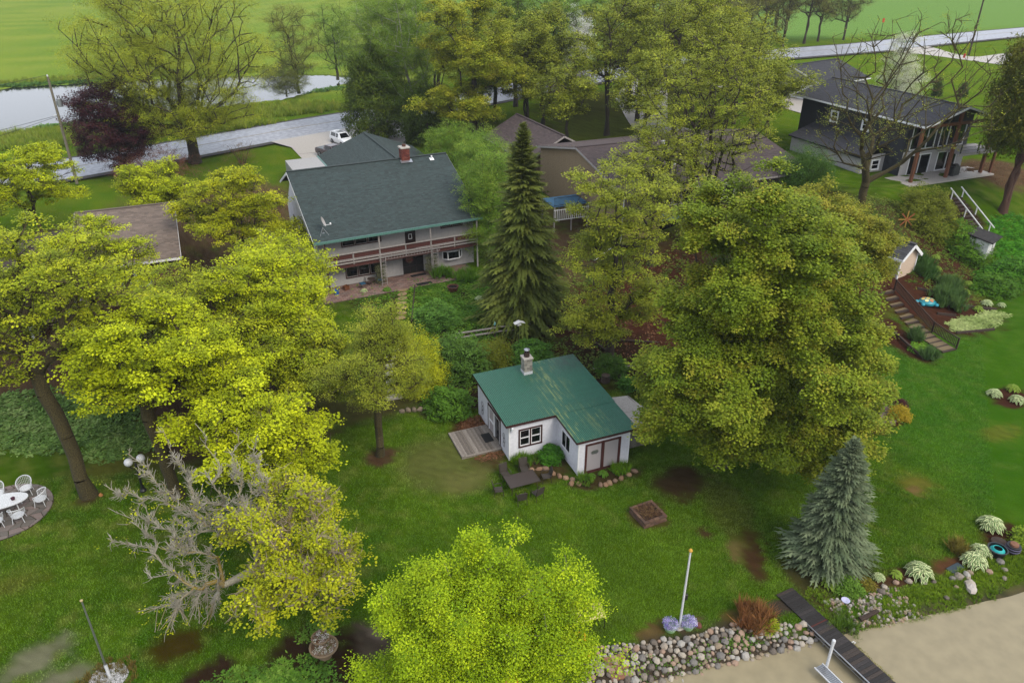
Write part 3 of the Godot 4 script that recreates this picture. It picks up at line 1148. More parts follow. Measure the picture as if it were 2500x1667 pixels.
func main_house() -> void:
	var t := thing("lake_house", "two storey grey sided house with dark green shingle roof and long balcony", "house", Vector3(7.6, 1.08, -66.0), deg_to_rad(4.0))
	var X := Vector3.RIGHT
	var w := 15.4
	var dep := 11.8
	var eh := 4.95
	# front wall, with openings
	var holes := [[2.5, 0.75, 5.9, 1.75], [8.0, 0.0, 10.1, 2.05], [12.1, 0.95, 14.1, 1.75], [2.4, 3.85, 6.0, 4.6], [8.4, 2.55, 9.45, 4.6], [12.1, 4.15, 14.2, 4.62]]
	var mb := MB.new()
	clap(mb, Vector3.ZERO, X, w, eh, 0.125, holes)
	var f := part(t, "front_wall", mb.mesh(), M.vinyl_grey)
	window(t, Vector3(2.5, 0.75, 0), X, 3.4, 1.0, 3, 1, M.trim_brown, M.rail_grey)
	window(t, Vector3(2.4, 3.85, 0), X, 3.6, 0.75, 3, 1, M.trim_brown, M.rail_grey)
	window(t, Vector3(12.1, 4.15, 0), X, 2.1, 0.47, 2, 1, M.trim_brown, M.rail_grey)
	# bay window, projecting
	mb = MB.new()
	var bay := [Vector3(12.1, 0, 0), Vector3(12.5, 0, 0.4), Vector3(13.7, 0, 0.4), Vector3(14.1, 0, 0)]
	for k in 3:
		var p: Vector3 = bay[k]
		var q: Vector3 = bay[k + 1]
		for y in [0.92, 1.72]:
			mb.beam(p + Vector3.UP * y, q + Vector3.UP * y, 0.08, 0.1)
		mb.beam(p + Vector3.UP * 0.97, p + Vector3.UP * 1.67, 0.09, 0.09)
	mb.beam(bay[3] + Vector3.UP * 0.97, bay[3] + Vector3.UP * 1.67, 0.09, 0.09)
	mb.fan([bay[0] + Vector3.UP * 1.775, bay[1] + Vector3.UP * 1.775, bay[2] + Vector3.UP * 1.775, bay[3] + Vector3.UP * 1.775])
	mb.fan([bay[3] + Vector3.UP * 0.865, bay[2] + Vector3.UP * 0.865, bay[1] + Vector3.UP * 0.865, bay[0] + Vector3.UP * 0.865])
	var bw := part(t, "bay_window", mb.mesh(), M.trim_white)
	for k in 3:
		mb = MB.new()
		mb.quad(bay[k] + Vector3.UP * 0.97, bay[k + 1] + Vector3.UP * 0.97, bay[k + 1] + Vector3.UP * 1.67, bay[k] + Vector3.UP * 1.67)
		part(bw, "pane", mb.mesh(), M.glass_dark)
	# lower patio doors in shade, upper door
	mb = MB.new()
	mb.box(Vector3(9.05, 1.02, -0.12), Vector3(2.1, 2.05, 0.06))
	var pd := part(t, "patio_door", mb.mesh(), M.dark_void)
	mb = MB.new()
	for x in [8.04, 8.75, 9.4, 10.06]:
		mb.box(Vector3(x, 1.02, -0.06), Vector3(0.07, 2.05, 0.06))
	for y in [0.05, 0.75, 1.4, 2.0]:
		mb.box(Vector3(9.05, y, -0.062), Vector3(2.0, 0.06, 0.05))
	part(pd, "door_frame", mb.mesh(), M.door_dark)
	mb = MB.new()
	mb.box(Vector3(8.92, 3.57, -0.03), Vector3(1.05, 2.05, 0.06))
	var ud := part(t, "balcony_door", mb.mesh(), M.door_dark)
	mb = MB.new()
	for q in [[8.92, 4.0, 0.34, 0.05], [8.92, 3.55, 0.34, 0.05], [8.77, 3.775, 0.05, 0.5], [9.07, 3.775, 0.05, 0.5]]:
		mb.box(Vector3(q[0], q[1], 0.012), Vector3(q[2], q[3], 0.03))
	part(ud, "pet_door_frame", mb.mesh(), M.trim_white)
	# side and rear walls
	var gp := 7.6
	mb = MB.new()
	clap(mb, Vector3(0, 0, -dep), Vector3.BACK, dep, eh, 0.125, [[9.8, 3.2, 11.0, 4.6], [2.6, 3.2, 3.8, 4.4]], dep - 7.6, 4.1)
	var lw := part(t, "side_wall", mb.mesh(), M.vinyl_white)
	window(t, Vector3(0, 3.2, -dep + 9.8), Vector3.BACK, 1.2, 1.4, 1, 2, M.trim_brown, M.trim_brown)
	window(t, Vector3(0, 3.2, -dep + 2.6), Vector3.BACK, 1.2, 1.2, 1, 2, M.trim_brown, M.trim_brown)
	mb = MB.new()
	mb.box(Vector3(-0.05, 3.6, -4.2), Vector3(0.1, 0.36, 0.3))
	part(lw, "meter_box", mb.mesh(), M.steel)
	mb = MB.new()
	clap(mb, Vector3(w, 0, 0), Vector3.FORWARD, dep, eh, 0.125, [], 7.6, 4.1)
	part(t, "side_wall", mb.mesh(), M.vinyl_grey)
	mb = MB.new()
	clap(mb, Vector3(w, 0, -dep), Vector3.LEFT, w, eh, 0.125)
	mb.box(Vector3(w / 2, 2.4, -dep / 2), Vector3(w - 0.2, 4.7, dep - 0.4))
	part(t, "rear_wall", mb.mesh(), M.vinyl_grey)
	# roof
	var e0 := Vector3(-0.4, 5.12, 1.45)
	var e1 := Vector3(w + 0.4, 5.12, 1.45)
	var r0 := Vector3(-0.4, 9.2, -7.6)
	var r1 := Vector3(w + 0.4, 9.2, -7.6)
	var k0 := Vector3(-0.4, 7.2, -12.1)
	var k1 := Vector3(w + 0.4, 7.2, -12.1)
	var green := lc(0.235, 0.29, 0.29)
	mb = MB.new()
	shingles(mb, [e0, e1, r1, r0], 0.16, 0.33, green, 1, 0.3)
	shingles(mb, [k1, k0, r0, r1], 0.32, 0.6, green, 2, 0.3)
	slab(mb, [e0 - Vector3(0, 0.02, 0), e1 - Vector3(0, 0.02, 0), r1 - Vector3(0, 0.02, 0), r0 - Vector3(0, 0.02, 0)], 0.1)
	slab(mb, [k1 - Vector3(0, 0.02, 0), k0 - Vector3(0, 0.02, 0), r0 - Vector3(0, 0.02, 0), r1 - Vector3(0, 0.02, 0)], 0.1)
	var roof := part(t, "roof", mb.mesh(), M.shingle_green)
	mb = MB.new()
	mb.col = green * 0.7
	mb.beam(r0 + Vector3(0, 0.03, 0), r1 + Vector3(0, 0.03, 0), 0.34, 0.05)
	part(roof, "ridge_cap", mb.mesh(), M.shingle_green)
	mb = MB.new()
	mb.beam(e0 + Vector3(0, -0.1, 0.05), e1 + Vector3(0, -0.1, 0.05), 0.1, 0.22)
	part(roof, "gutter", mb.mesh(), M.trim_green)
	for x in [-0.4, w + 0.4]:
		for z in [1.44, -12.1]:
			mb = MB.new()
			mb.beam(Vector3(x, 4.98 if z > 0.0 else 7.06, z), Vector3(x, 9.06, -7.6), 0.05, 0.2)
			part(roof, "rake_board", mb.mesh(), M.trim_white)
	mb = MB.new()
	mb.box(Vector3(w / 2, 4.93, 0.65), Vector3(w + 0.6, 0.03, 1.5))
	part(roof, "soffit", mb.mesh(), M.rail_grey)
	mb = MB.new()
	mb.lathe([Vector2(0.09, 0), Vector2(0.08, 0.42), Vector2(0.0, 0.43)], 8, Vector3(14.0, 8.85, -7.0))
	mb.box(Vector3(14.0, 8.93, -6.98), Vector3(0.42, 0.03, 0.42), Basis(X, deg_to_rad(24)))
	part(roof, "vent_pipe", mb.mesh(), M.trim_white)
	# chimney on the ridge
	var ch := Node3D.new()
	ch.name = "chimney"
	t.add_child(ch)
	ch.position = Vector3(11.3, 8.75, -7.45)
	bricks(ch, Vector3.ZERO, 0.85, 0.85, 1.5, 0.24, 0.1, [lc(0.46, 0.2, 0.16), lc(0.40, 0.18, 0.15), lc(0.52, 0.27, 0.21)], 5)
	mb = MB.new()
	mb.bev(Vector3(0, 1.57, 0), Vector3(1.0, 0.14, 1.0), 0.03)
	part(ch, "cap", mb.mesh(), M.concrete)
	mb = MB.new()
	mb.lathe([Vector2(0.2, 1.64), Vector2(0.2, 1.86), Vector2(0.15, 1.86), Vector2(0.15, 1.7)], 12)
	part(ch, "flue", mb.mesh(), M.bark_red)
	mb = MB.new()
	mb.box(Vector3(0, 0.28, 0.5), Vector3(1.2, 0.02, 0.5), Basis(X, deg_to_rad(24)))
	part(ch, "flashing", mb.mesh(), M.steel)
	# balcony
	mb = MB.new()
	mb.col = lc(0.36, 0.17, 0.15)
	for k in 9:
		mb.box(Vector3(w / 2 + 0.1, 2.5, 0.1 + k * 0.145), Vector3(w - 0.2, 0.04, 0.135))
	mb.box(Vector3(w / 2 + 0.1, 2.38, 1.33), Vector3(w - 0.2, 0.2, 0.05))
	mb.box(Vector3(w / 2 + 0.1, 2.38, 0.05), Vector3(w - 0.2, 0.2, 0.05))
	for k in 12:
		mb.box(Vector3(0.3 + k * 1.36, 2.38, 0.69), Vector3(0.05, 0.18, 1.2))
	var bal := part(t, "balcony", mb.mesh(), M.deck_red)
	for k in 7:
		var x: float = [0.55, 3.0, 5.5, 8.0, 10.5, 12.9, 15.25][k]
		var full: bool = k % 2 == 0
		mb = MB.new()
		if full:
			mb.bev(Vector3(x, 2.5, 1.3), Vector3(0.13, 4.98, 0.13), 0.015)
			part(t, "post", mb.mesh(), M.trim_brown if k == 0 else M.rail_grey)
		else:
			mb.bev(Vector3(x, 3.05, 1.3), Vector3(0.1, 1.1, 0.1), 0.012)
			part(bal, "rail_post", mb.mesh(), M.rail_grey)
	for q in [[3.62, 0.14, 0.05], [2.98, 0.05, 0.12], [2.72, 0.05, 0.12]]:
		mb = MB.new()
		mb.box(Vector3(7.9, q[0], 1.385), Vector3(14.8, q[2], q[1]))
		part(bal, "rail", mb.mesh(), M.rail_grey)
		mb = MB.new()
		mb.box(Vector3(0.5, q[0] - 0.003, 0.68), Vector3(q[1], q[2], 1.3))
		part(bal, "rail", mb.mesh(), M.rail_grey)
	for k in 6:   # brown boards between the rails
		var xa: float = [0.55, 3.0, 5.5, 8.0, 10.5, 12.9][k] + 0.08
		var xb: float = [3.0, 5.5, 8.0, 10.5, 12.9, 15.25][k] - 0.08
		mb = MB.new()
		mb.box(Vector3((xa + xb) / 2, 3.32, 1.33), Vector3(xb - xa, 0.42, 0.03))
		part(bal, "rail_panel", mb.mesh(), M.deck_red)
	# trellis along the balcony edge and the two climbing frames
	for q in [[5.3, 11.3, 2.95, 1.5, 0], [5.35, 5.85, 0.1, 1.72, 1], [10.5, 11.0, 0.1, 1.72, 1]]:
		mb = MB.new()
		if q[4] == 0:
			for y in [2.5, 2.86]:
				mb.box(Vector3((q[0] + q[1]) / 2, y, q[3]), Vector3(q[1] - q[0], 0.03, 0.03))
			for k in 22:
				mb.box(Vector3(q[0] + 0.1 + k * 0.278, 2.68, q[3] + 0.025), Vector3(0.025, 0.4, 0.02))
		else:
			for x in [q[0], q[1]]:
				mb.box(Vector3(x, 1.5, q[3]), Vector3(0.04, 2.9, 0.04))
			for k in 8:
				mb.box(Vector3((q[0] + q[1]) / 2, 0.3 + k * 0.36, q[3] + 0.03), Vector3(q[1] - q[0] + 0.1, 0.03, 0.02))
		part(t, "trellis", mb.mesh(), M.rail_grey)
	# patio of clay pavers, each laid for itself along the front, joined further off
	var pt := struct("patio", MB.new().mesh(), M.gravel)
	mb = MB.new()
	mb.box(Vector3(7.0, 0.03, 1.75), Vector3(15.0, 0.06, 3.4))
	pt.mesh = mb.mesh()
	pt.position = t.position
	pt.rotation = t.rotation
	var vm := []
	for k in 5:
		mb = MB.new()
		mb.col = [lc(0.52, 0.41, 0.37), lc(0.56, 0.44, 0.40), lc(0.47, 0.37, 0.34), lc(0.58, 0.48, 0.44), lc(0.5, 0.42, 0.39)][k]
		mb.bev(Vector3(0, 0.02, 0), Vector3(0.48, 0.05, 0.24), 0.012)
		vm.append(mb.mesh())
	var r := RandomNumberGenerator.new()
	r.seed = 12
	var rest := MB.new()
	for j in 13:
		for k in 29:
			var p := Vector3(-0.2 + k * 0.5 + (0.25 if j % 2 else 0.0), 0.06, 3.3 - j * 0.25)
			var m: ArrayMesh = vm[r.randi() % 5]
			if j < 10:
				part(pt, "paver", m, M.paver, p)
			else:
				rest.col = [lc(0.52, 0.41, 0.37), lc(0.56, 0.44, 0.40), lc(0.47, 0.37, 0.34)][r.randi() % 3]
				rest.bev(p + Vector3(0, 0.02, 0), Vector3(0.48, 0.05, 0.24), 0.012)
	var ro := part(pt, "paver_field", rest.mesh(), M.paver)
	ro.set_meta("kind", "stuff")
	# things on and about the house
	var to := func(x: float, y: float, z: float) -> Vector3: return t.transform * Vector3(x, y, z)
	var turn := deg_to_rad(4.0)
	for q in [[9.2, 1.9, "black rubber doormat lying at the house patio doors"], [9.0, 3.05, "black rubber mat at the patio edge where the stone path begins"]]:
		mb = MB.new()
		mb.bev(Vector3(0, 0.012, 0), Vector3(1.5, 0.024, 0.5), 0.005)
		for k in 12:
			mb.box(Vector3(-0.66 + k * 0.12, 0.027, 0), Vector3(0.06, 0.01, 0.42))
		solo("doormat", mb.mesh(), M.rubber, q[2], "mat", to.call(q[0], 0.107, q[1] - (1.0 if q[1] < 2 else 0.0)), turn, "black doormats")
	dish(to.call(0.75, 5.65, 0.45), turn)
	# bistro set
	var bt := thing("bistro_table", "small round dark metal table below the house's lower window", "table", to.call(4.45, 0.105, 1.35), turn)
	mb = MB.new()
	mb.lathe([Vector2(0.0, 0.69), Vector2(0.36, 0.69), Vector2(0.38, 0.705), Vector2(0.36, 0.72), Vector2(0.0, 0.72)], 20)
	part(bt, "tabletop", mb.mesh(), M.bronze_metal)
	for k in 3:
		mb = MB.new()
		var g := TAU * k / 3
		mb.tube([Vector3(cos(g) * 0.3, 0, sin(g) * 0.3), Vector3(cos(g) * 0.05, 0.35, sin(g) * 0.05), Vector3(cos(g) * 0.25, 0.69, sin(g) * 0.25)], [0.015, 0.015, 0.015], 5)
		part(bt, "leg", mb.mesh(), M.black_metal)
	for q in [[3.55, 1.5, -1.4, "blue cushioned metal chair left of the small patio table"], [5.3, 1.25, 1.2, "blue cushioned metal chair right of the small patio table"]]:
		var c := thing("bistro_chair", q[3], "chair", to.call(q[0], 0.105, q[1]), turn + q[2], "bistro chairs on the paver patio")
		mb = MB.new()
		mb.col = lc(0.13, 0.32, 0.44)
		mb.bev(Vector3(0, 0.47, 0), Vector3(0.48, 0.09, 0.48), 0.03)
		part(c, "cushion", mb.mesh(), M.any)
		mb = MB.new()
		for x in [-0.22, 0.22]:
			mb.tube([Vector3(x, 0.43, -0.22), Vector3(x, 0.7, -0.26), Vector3(x * 0.7, 0.95, -0.3)], [0.014, 0.014, 0.014], 5)
		for k in 5:
			mb.tube([Vector3(-0.16 + k * 0.08, 0.5, -0.23), Vector3((-0.16 + k * 0.08) * 0.75, 0.93, -0.3)], [0.008, 0.008], 4)
		mb.tube([Vector3(-0.16, 0.95, -0.3), Vector3(0, 1.0, -0.31), Vector3(0.16, 0.95, -0.3)], [0.014, 0.014, 0.014], 5)
		part(c, "backrest", mb.mesh(), M.black_metal)
		for x in [-0.21, 0.21]:
			for z in [-0.21, 0.21]:
				mb = MB.new()
				mb.tube([Vector3(x * 1.15, 0, z * 1.15), Vector3(x, 0.43, z)], [0.013, 0.013], 5)
				part(c, "leg", mb.mesh(), M.black_metal)
	# hanging basket
	var hb := thing("hanging_basket", "dark red hanging flower basket below the balcony", "planter", to.call(8.15, 2.05, 1.6), turn)
	mb = MB.new()
	mb.lathe([Vector2(0.0, -0.2), Vector2(0.14, -0.18), Vector2(0.24, 0.0), Vector2(0.22, 0.0)], 12)
	part(hb, "basket", mb.mesh(), M.bark_red)
	mb = MB.new()
	for k in 3:
		var g := TAU * k / 3
		mb.tube([Vector3(cos(g) * 0.23, 0, sin(g) * 0.23), Vector3(0, 0.5, 0)], [0.006, 0.006], 3)
	part(hb, "wire", mb.mesh(), M.black_metal)
	var xf := []
	var cs := PackedColorArray()
	for k in 110:
		xf.append(leaf_xf(Vector3(r.randfn() * 0.15, 0.08 + r.randfn() * 0.09, r.randfn() * 0.15), 0.5, r, 1.2))
		cs.append([lc(0.3, 0.1, 0.14), lc(0.24, 0.12, 0.12), lc(0.2, 0.22, 0.1)][k % 3])
	swarm(hb, "flowers", CL.small, M.leaf, xf, cs).set_meta("kind", "stuff")
	# crate and blue tub at the left corner of the patio
	mb = MB.new()
	mb.col = lc(0.1, 0.32, 0.62)
	mb.lathe([Vector2(0.0, 0.02), Vector2(0.2, 0.0), Vector2(0.26, 0.42), Vector2(0.28, 0.42), Vector2(0.24, 0.42), Vector2(0.19, 0.06), Vector2(0.0, 0.06)], 14)
	solo("plastic_tub", mb.mesh(), M.any_smooth, "blue plastic tub at the left corner of the paver patio", "tub", to.call(1.0, 0.105, 1.8), turn)
	mb = MB.new()
	for k in 4:
		mb.box(Vector3(0, 0.06 + k * 0.1, 0.2), Vector3(0.5, 0.08, 0.02))
		mb.box(Vector3(0, 0.06 + k * 0.1, -0.2), Vector3(0.5, 0.08, 0.02))
		mb.box(Vector3(0.24, 0.06 + k * 0.1, 0), Vector3(0.02, 0.08, 0.38))
		mb.box(Vector3(-0.24, 0.06 + k * 0.1, 0), Vector3(0.02, 0.08, 0.38))
	for x in [-0.22, 0.22]:
		for z in [-0.18, 0.18]:
			mb.box(Vector3(x, 0.21, z), Vector3(0.03, 0.42, 0.03))
	solo("wooden_crate", mb.mesh(), M.cedar_post, "reddish wooden crate on the patio by the lower window", "crate", to.call(2.05, 0.105, 1.2), turn + 0.4)


func dish(at: Vector3, turn: float) -> void:
	var t := thing("satellite_dish", "grey satellite dish on the green shingle roof's lower left corner", "satellite dish", at, turn)
	var mb := MB.new()
	mb.tube([Vector3(0, -0.12, 0), Vector3(0, 0.5, 0), Vector3(0, 0.75, 0.02)], [0.025, 0.025, 0.025], 7)
	mb.tube([Vector3(-0.4, -0.3, 0.35), Vector3(0, 0.45, 0)], [0.014, 0.014], 5)
	mb.tube([Vector3(0.45, -0.3, 0.35), Vector3(0, 0.45, 0)], [0.014, 0.014], 5)
	mb.box(Vector3(0, -0.09, 0.02), Vector3(0.2, 0.02, 0.2), Basis(Vector3.RIGHT, deg_to_rad(24)))
	part(t, "mast", mb.mesh(), M.steel)
	mb = MB.new()
	var prof := []
	for k in 7:
		prof.append(Vector2(0.4 * k / 6.0, 0.12 * pow(k / 6.0, 2.0)))
	mb.lathe(prof, 22)
	prof.reverse()
	var back := []
	for p in prof:
		back.append(Vector2(p.x, p.y - 0.012))
	mb.lathe(back, 22)
	var d := part(t, "reflector", mb.mesh(), M.vinyl_grey)
	d.transform = Transform3D(Basis(Vector3.UP, deg_to_rad(65)) * Basis(Vector3.RIGHT, deg_to_rad(68)) * Basis.from_scale(Vector3(0.85, 1, 1.15)), Vector3(0.02, 0.95, 0.02))
	mb = MB.new()
	mb.beam(Vector3(0.03, 0.62, 0.03), Vector3(0.62, 0.72, 0.28), 0.035, 0.035)
	mb.bev(Vector3(0.66, 0.8, 0.3), Vector3(0.14, 0.16, 0.1), 0.02)
	part(t, "feed_arm", mb.mesh(), M.trim_white)


func garage() -> void:
	var t := thing("garage", "low garage with green shingle gable roof behind the lake house", "garage", Vector3(9.2, 1.9, -84.0), deg_to_rad(3.0))
	var mb := MB.new()
	var w := 13.0
	var d := 19.4
	mb.box(Vector3(7.3, 1.0, -d / 2), Vector3(12.2, 2.0, d - 0.8))
	part(t, "wall", mb.mesh(), M.vinyl_grey)
	var green := lc(0.235, 0.29, 0.29)
	var ridge0 := Vector3(12.2, 4.55, 0.5)
	var ridge1 := Vector3(12.2, 4.55, -d)
	var l0 := Vector3(5.6, 2.05, 0.5)
	var l1 := Vector3(5.6, 2.05, -d)
	var q0 := Vector3(18.8, 2.05, 0.5)
	var q1 := Vector3(18.8, 2.05, -d)
	mb = MB.new()
	shingles(mb, [l1, l0, ridge0, ridge1], 0.17, 0.34, green, 31, 0.28)
	shingles(mb, [q0, q1, ridge1, ridge0], 0.17, 0.34, green, 32, 0.28)
	var dn := Vector3(0, 0.025, 0)
	slab(mb, [l1 - dn, l0 - dn, ridge0 - dn, ridge1 - dn], 0.09)
	slab(mb, [q0 - dn, q1 - dn, ridge1 - dn, ridge0 - dn], 0.09)
	var roof := part(t, "roof", mb.mesh(), M.shingle_green)
	mb = MB.new()
	mb.col = green * 0.85
	mb.beam(ridge0 + Vector3(0, 0.03, 0), ridge1 + Vector3(0, 0.03, 0), 0.5, 0.05)
	part(roof, "ridge_cap", mb.mesh(), M.shingle_green)
	mb = MB.new()
	mb.beam(l0 + Vector3(-0.07, -0.06, 0), l1 + Vector3(-0.07, -0.06, 0), 0.22, 0.14)
	part(roof, "gutter", mb.mesh(), M.trim_green)
	for p in [l1, q1]:
		mb = MB.new()
		mb.beam(p + Vector3(0, -0.1, -0.03), ridge1 + Vector3(0, -0.1, -0.03), 0.05, 0.18)
		part(roof, "rake_board", mb.mesh(), M.trim_green)
	mb = MB.new()
	clap(mb, Vector3(13.4 + 5.0, 0, -d + 0.45), Vector3.LEFT, 12.2, 2.0, 0.13, [[1.5, 0, 6.5, 1.9]], 6.2, 2.2)
	part(t, "gable_wall", mb.mesh(), M.vinyl_grey)
	mb = MB.new()
	for k in 4:
		mb.box(Vector3(18.4 - 4.0, 0.25 + k * 0.47, -d + 0.43), Vector3(5.0, 0.45, 0.05))
	part(t, "garage_door", mb.mesh(), M.trim_white)


func cottage() -> void:
	# lake cottage with a low metal roof; corners in lot coordinates
	var g := 0.12
	var t := thing("lake_cottage", "small white sided cottage with ribbed green metal roof on the lawn", "cottage", Vector3(14.6, g, -36.6))
	var X := Vector3.RIGHT
	var top := func(z: float) -> float: return 2.86 - g + 0.052 * (3.25 - z)   # roof height over z (z = 0 at the inner front wall)
	var h0: float = top.call(0.0) - 0.1
	var mb := MB.new()
	clap(mb, Vector3(0, 0, 0), X, 3.4, h0, 0.115, [[0.72, 0.98, 2.18, 2.18]])
	part(t, "wall", mb.mesh(), M.vinyl_white)
	mb = MB.new()
	clap(mb, Vector3(3.4, 0, 0), Vector3.BACK, 3.0, top.call(3.0) - 0.1, 0.115, [[0.75, 0.95, 1.85, 2.05]])
	part(t, "wall", mb.mesh(), M.vinyl_white)
	mb = MB.new()
	clap(mb, Vector3(3.4, 0, 3.0), X, 3.55, top.call(3.0) - 0.1, 0.115, [[0.55, 0.12, 2.85, 2.16]])
	part(t, "wall", mb.mesh(), M.vinyl_white)
	mb = MB.new()
	clap(mb, Vector3(6.95, 0, 3.0), Vector3.FORWARD, 8.8, top.call(3.0) - 0.1, 0.115)
	part(t, "wall", mb.mesh(), M.vinyl_white)
	mb = MB.new()
	clap(mb, Vector3(0, 0, -5.8), Vector3.BACK, 5.8, top.call(0.0) - 0.1, 0.115, [[2.15, 0.1, 4.25, 2.15]])
	part(t, "wall", mb.mesh(), M.vinyl_white)
	mb = MB.new()
	mb.box(Vector3(3.475, 1.3, -2.95), Vector3(6.7, 2.6, 5.5))
	mb.box(Vector3(5.175, 1.3, 1.3), Vector3(3.3, 2.6, 3.1))
	part(t, "interior", mb.mesh(), M.dark_void)
	# corner boards
	for p in [Vector3(0, 0, 0), Vector3(3.4, 0, 3.0), Vector3(6.95, 0, 3.0), Vector3(3.4, 0, 0)]:
		mb = MB.new()
		var ht: float = top.call(p.z) - 0.12
		var inn: bool = p.x == 3.4 and p.z == 0.0
		mb.box(p + Vector3(0.0, ht / 2, 0.0) + (Vector3(-0.03, 0, 0.03) if inn else Vector3.ZERO), Vector3(0.08, ht, 0.08))
		part(t, "corner_board", mb.mesh(), M.trim_white)
	window(t, Vector3(0.72, 0.98, 0), X, 1.46, 1.2, 2, 2, M.trim_brown, M.trim_white, 0.1)
	window(t, Vector3(3.4, 0.95, 0.75), Vector3.BACK, 1.1, 1.1, 2, 1, M.trim_white, M.black_metal, 0.05)
	window(t, Vector3(3.95, 0.12, 3.0), X, 2.3, 2.04, 2, 1, M.deck_red, M.deck_red, 0.1, M.screen_grey)
	mb = MB.new()   # rounded sticker pane on the left leaf
	var pts := []
	for k in 20:
		var q := TAU * k / 20.0
		pts.append(Vector3(4.55 + 0.26 * sign(cos(q)) * pow(absf(cos(q)), 0.5), 1.5 + 0.14 * sin(q), 3.012 - 0.03))
	mb.fan(pts)
	part(t, "oval_vent", mb.mesh(), M.steel)
	# sliding door on the left wall
	mb = MB.new()
	var z0 := -3.65
	for q in [[z0 - 0.05, 1.1, 0.1, 2.2], [z0 + 2.15, 1.1, 0.1, 2.2]]:
		mb.box(Vector3(-0.02, q[1], q[0]), Vector3(0.1, q[3], q[2]))
	mb.box(Vector3(-0.02, 2.2, z0 + 1.05), Vector3(0.1, 0.12, 2.3))
	var sd := part(t, "sliding_door", mb.mesh(), M.trim_brown)
	mb = MB.new()
	for z in [z0 + 0.05, z0 + 1.0, z0 + 1.1, z0 + 2.05]:
		mb.box(Vector3(-0.03, 1.12, z), Vector3(0.06, 2.0, 0.09))
	for y in [0.14, 1.1, 2.1]:
		mb.box(Vector3(-0.032, y, z0 + 0.5), Vector3(0.05, 0.09, 0.9))
	for y in [0.14, 2.1]:
		mb.box(Vector3(-0.031, y, z0 + 1.55), Vector3(0.05, 0.09, 0.9))
	part(sd, "door_frame", mb.mesh(), M.trim_white)
	mb = MB.new()
	mb.box(Vector3(0.0, 1.12, z0 + 0.52), Vector3(0.02, 1.95, 0.95))
	part(sd, "pane", mb.mesh(), M.screen_grey)
	mb = MB.new()
	mb.box(Vector3(0.03, 1.12, z0 + 1.55), Vector3(0.02, 1.95, 0.95))
	part(sd, "pane", mb.mesh(), M.glass_dark)
	# ribbed roof in two lapped fields
	var ry := func(z: float) -> float: return top.call(z)
	for fld in [[-0.3, 7.35, -6.05, 0.22], [3.12, 7.3, 0.10, 3.25]]:
		mb = MB.new()
		var x: float = fld[0]
		var lift := 0.012 if fld[2] < 0.0 else 0.0
		var r := RandomNumberGenerator.new()
		r.seed = 8
		var cells := 26
		var rib := 0.0
		while x < fld[1] - 0.01:
			# one rib and the flat beside it: 0.115 m pitch
			var xs := [x, x + 0.02, x + 0.038, x + 0.058, x + 0.115]
			var ys := [0.0, 0.034, 0.034, 0.0, 0.0]
			for k in cells:
				var za: float = lerpf(fld[3], fld[2], float(k) / cells)
				var zb: float = lerpf(fld[3], fld[2], float(k + 1) / cells)
				var wx := x
				var zm := (za + zb) / 2.0
				var moss := 0.0
				# yellow lichen streaks that run down the slope, with their own ragged grain
				var st := wob.get_noise_2d(wx * 55.0 + 11.0, zm * 1.6) * 0.9 + 0.7 * fine.get_noise_2d(wx * 60.0, zm * 4.0)
				var band := clampf(1.0 - absf(wx - (3.6 - zm * 0.16 + 0.5 * wob.get_noise_2d(zm * 9.0, 3.0))) / 1.5, 0, 1)
				band = maxf(band, maxf(clampf(1.0 - absf(wx - 5.3) / 1.0, 0, 1) * clampf(1.0 - absf(zm - 1.3) / 2.2, 0, 1), 1.3 * clampf(1.0 - absf(wx - 4.5) / 0.8, 0, 1) * clampf(1.0 - absf(zm + 5.2) / 1.3, 0, 1)))
				moss = clampf(st * 2.4 + 0.05, 0, 1) * minf(band, 1.0)
				var base := lc(0.215, 0.42, 0.345)
				var k2 := base.lerp(lc(0.56, 0.62, 0.40), moss * 0.75)
				var grime := clampf((wx - 4.7) / 1.8, 0, 1) * clampf((-zm - 3.6) / 1.7, 0, 1) * clampf(0.75 + fine.get_noise_2d(wx * 9.0, zm * 6.0), 0, 1)
				k2 = k2.lerp(lc(0.26, 0.31, 0.29), grime * 0.85)
				mb.col = k2 * (1.0 + 0.08 * fine.get_noise_2d(wx * 30.0, zm * 3.0))
				var ya: float = ry.call(za) + lift
				var yb: float = ry.call(zb) + lift
				for m in 4:
					mb.quad(Vector3(xs[m], ya + ys[m], za), Vector3(xs[m + 1], ya + ys[m + 1], za), Vector3(xs[m + 1], yb + ys[m + 1], zb), Vector3(xs[m], yb + ys[m], zb))
			x += 0.115
		var under := MB.new()
		part(t, "metal_roof", mb.mesh(), M.metal_green)
	# fascia boards
	mb = MB.new()
	var fy := func(z: float) -> float: return top.call(z) - 0.09
	mb.beam(Vector3(-0.28, fy.call(0.2), 0.2), Vector3(3.14, fy.call(0.2), 0.2), 0.04, 0.15)
	mb.beam(Vector3(3.14, fy.call(0.2), 0.22), Vector3(3.14, fy.call(3.22), 3.22), 0.04, 0.15)
	mb.beam(Vector3(3.16, fy.call(3.22), 3.22), Vector3(7.3, fy.call(3.22), 3.22), 0.04, 0.15)
	mb.beam(Vector3(7.3, fy.call(3.2), 3.2), Vector3(7.3, fy.call(-6.0), -6.0), 0.04, 0.15)
	mb.beam(Vector3(-0.28, fy.call(0.22), 0.22), Vector3(-0.28, fy.call(-6.0), -6.0), 0.04, 0.15)
	mb.beam(Vector3(-0.28, fy.call(-6.02), -6.02), Vector3(7.3, fy.call(-6.02), -6.02), 0.04, 0.15)
	part(t, "fascia", mb.mesh(), M.trim_brown)
	mb = MB.new()
	mb.box(Vector3(3.4, 2.42, -5.82), Vector3(6.8, 0.9, 0.05))
